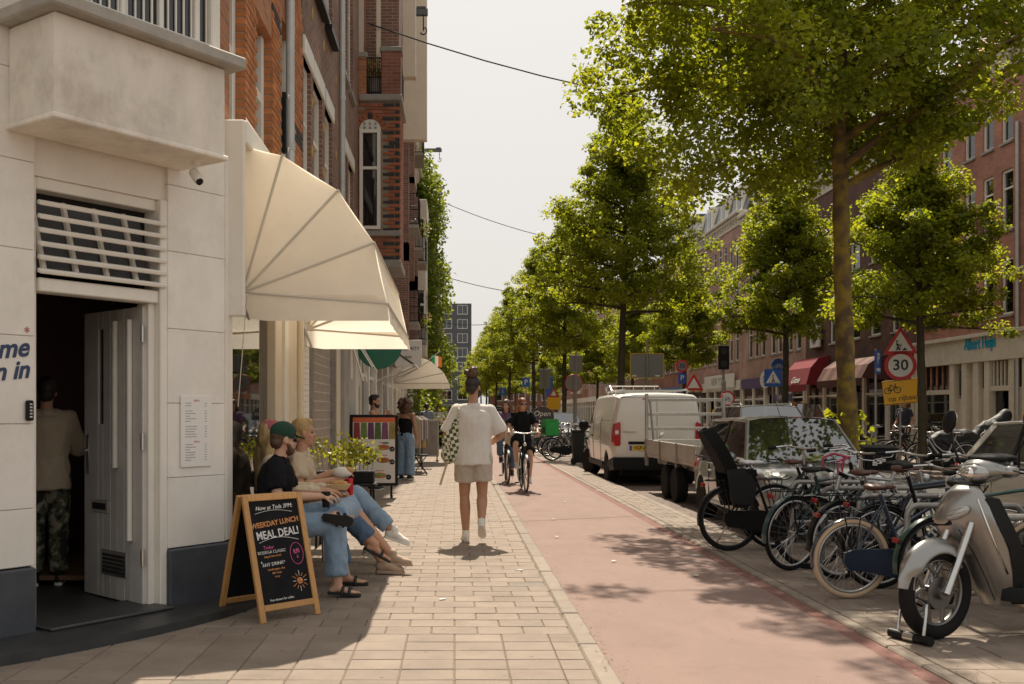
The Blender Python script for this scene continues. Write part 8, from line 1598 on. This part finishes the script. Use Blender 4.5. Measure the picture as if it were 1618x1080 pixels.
for i, (x,Y,w_,h_,z,tx,lab) in enumerate(((4.8,70,.5,.62,3.5,'P','tiny blue parking sign left of the linden trunks'),(3.7,80,.5,.6,3.1,'i','tiny pale blue sign above the bun of the walking man'),(5.6,62,.5,1.2,3.0,'','tall blue banner sign among the linden trunks'),(4.75,41,.4,.5,2.45,'15','small white and blue number sign on the grey pole'))):
    t = thing('small_sign', lab, 'road sign', (x,Y,0)); pole(t, 0, z); plate(t, 'plate', 'sign_blue' if i < 3 else 'sign_white', w_, h_, z, -.02, .02, 0, .008)
    if tx: text(tx, h_*.75, 'sign_white' if i < 3 else 'sign_blue', t, T((0,-.023,z)), depth=.002, bold=.004)
wy = thing('work_triangle', 'yellow board with red work triangle beyond the cyclists', 'road sign', (5.75,60.5,0)); pole(wy, 0, 1.6); plate(wy, 'board', 'sign_yellow', .8, .7, 2.0, -.02, .02); tri(wy, 'triangle_rim', 'sign_red', .35, 2.55, -.03, .0); tri(wy, 'triangle_face', 'sign_white', .2, 2.55, -.034, -.0305)
tl = thing('traffic_light', 'black two lamp traffic light near the pink brick block', 'traffic light', (12.9,50,0)); pole(tl, 0, 3.6, 0, .1, .06); plate(tl, 'case', 'trim_black', .5, 1.15, 4.1, -.05, .1, 0, .02)
for z in (4.4,3.8): disc(tl, 'lens', 'sign_black', .16, z, -.07, -.05)
b = B(); b.bb(-.1,.1,-.05,.1,2.3,3.0,.03); b.build('button_box', 'stone_grey', tl)
op = thing('open_sign', 'dark arched sign reading Open above the parked bicycles', 'sign', (3.05,36.4,0)); pole(op, 0, 1.3, -.3); pole(op, 0, 1.3, .3); b = B(); b.prism([(-.42,1.2),(.42,1.2)]+[(.42*math.cos(a),1.32+.34*math.sin(a)) for a in [PI*i/14 for i in range(15)]], -.02, .02); b.build('board', 'shop_dark', op); text('Open', .26, 'sign_white', op, T((0,-.024,1.42)), depth=.002, shear=.2)
# grey street cabinets near the mossy tree
for i, (x,y,w_,h_,lab) in enumerate(((6.15,18.6,.7,1.25,'grey weathered street cabinet left of the mossy trunk'),(6.1,20.2,.8,1.2,'grey street cabinet with blue lid behind the weathered one'))):
    t = thing('street_cabinet', lab, 'cabinet', (x,y,0), rad(6)); b = B(); b.bb(-w_/2,w_/2,-.35,.35,0,h_,.02); b.build('case', mat('cabinet_grey',(.2,.18,.16),.8,var=.25,vs=6), t); b = B(); b.prism([(-w_/2-.03,h_),(w_/2+.03,h_),(w_/2-.06,h_+.12),(-w_/2+.06,h_+.12)], -.37, .37); b.build('lid', 'cabinet_grey' if i == 0 else 'blue_fascia', t); b = B(); b.bb(-.004,.004,-.356,-.35,.1,h_-.1); b.build('door_seam', 'trim_black', t)
# cafe seats at the dark pub and by the supermarket
ch_ = thing('cafe_chair', 'dark cafe chair under the striped awning, nearest the supermarket', 'chair', (14.8,37.9,0), .4, 'cafe chairs'); b = B(); b.bb(-.2,.2,-.2,.2,.44,.47,.006); b.build('seat', 'trim_black', ch_); b = B(); b.bb(-.2,-.17,-.2,.2,.6,.88,.006); b.build('backrest', 'trim_black', ch_)
for x in (-.18,.18):
    for y in (-.18,.18): b = B(); b.tube([(x,y,0),(x,y,.44 if x > 0 else .7)], .012, 5); b.build('leg', 'trim_black', ch_)
for i, (x,y,lab) in enumerate(((14.7,39.3,'second dark cafe chair under the striped awning'),(14.9,40.8,'third dark cafe chair under the striped awning'),(14.7,42.4,'dark cafe chair at the far end of the striped awning'),(14.6,45.0,'dark cafe chair under the red awning'))): dup(ch_, (x,y,0), .4+i*.8, lab, 'cafe chairs')
bpy.data.scenes.remove(SCR)
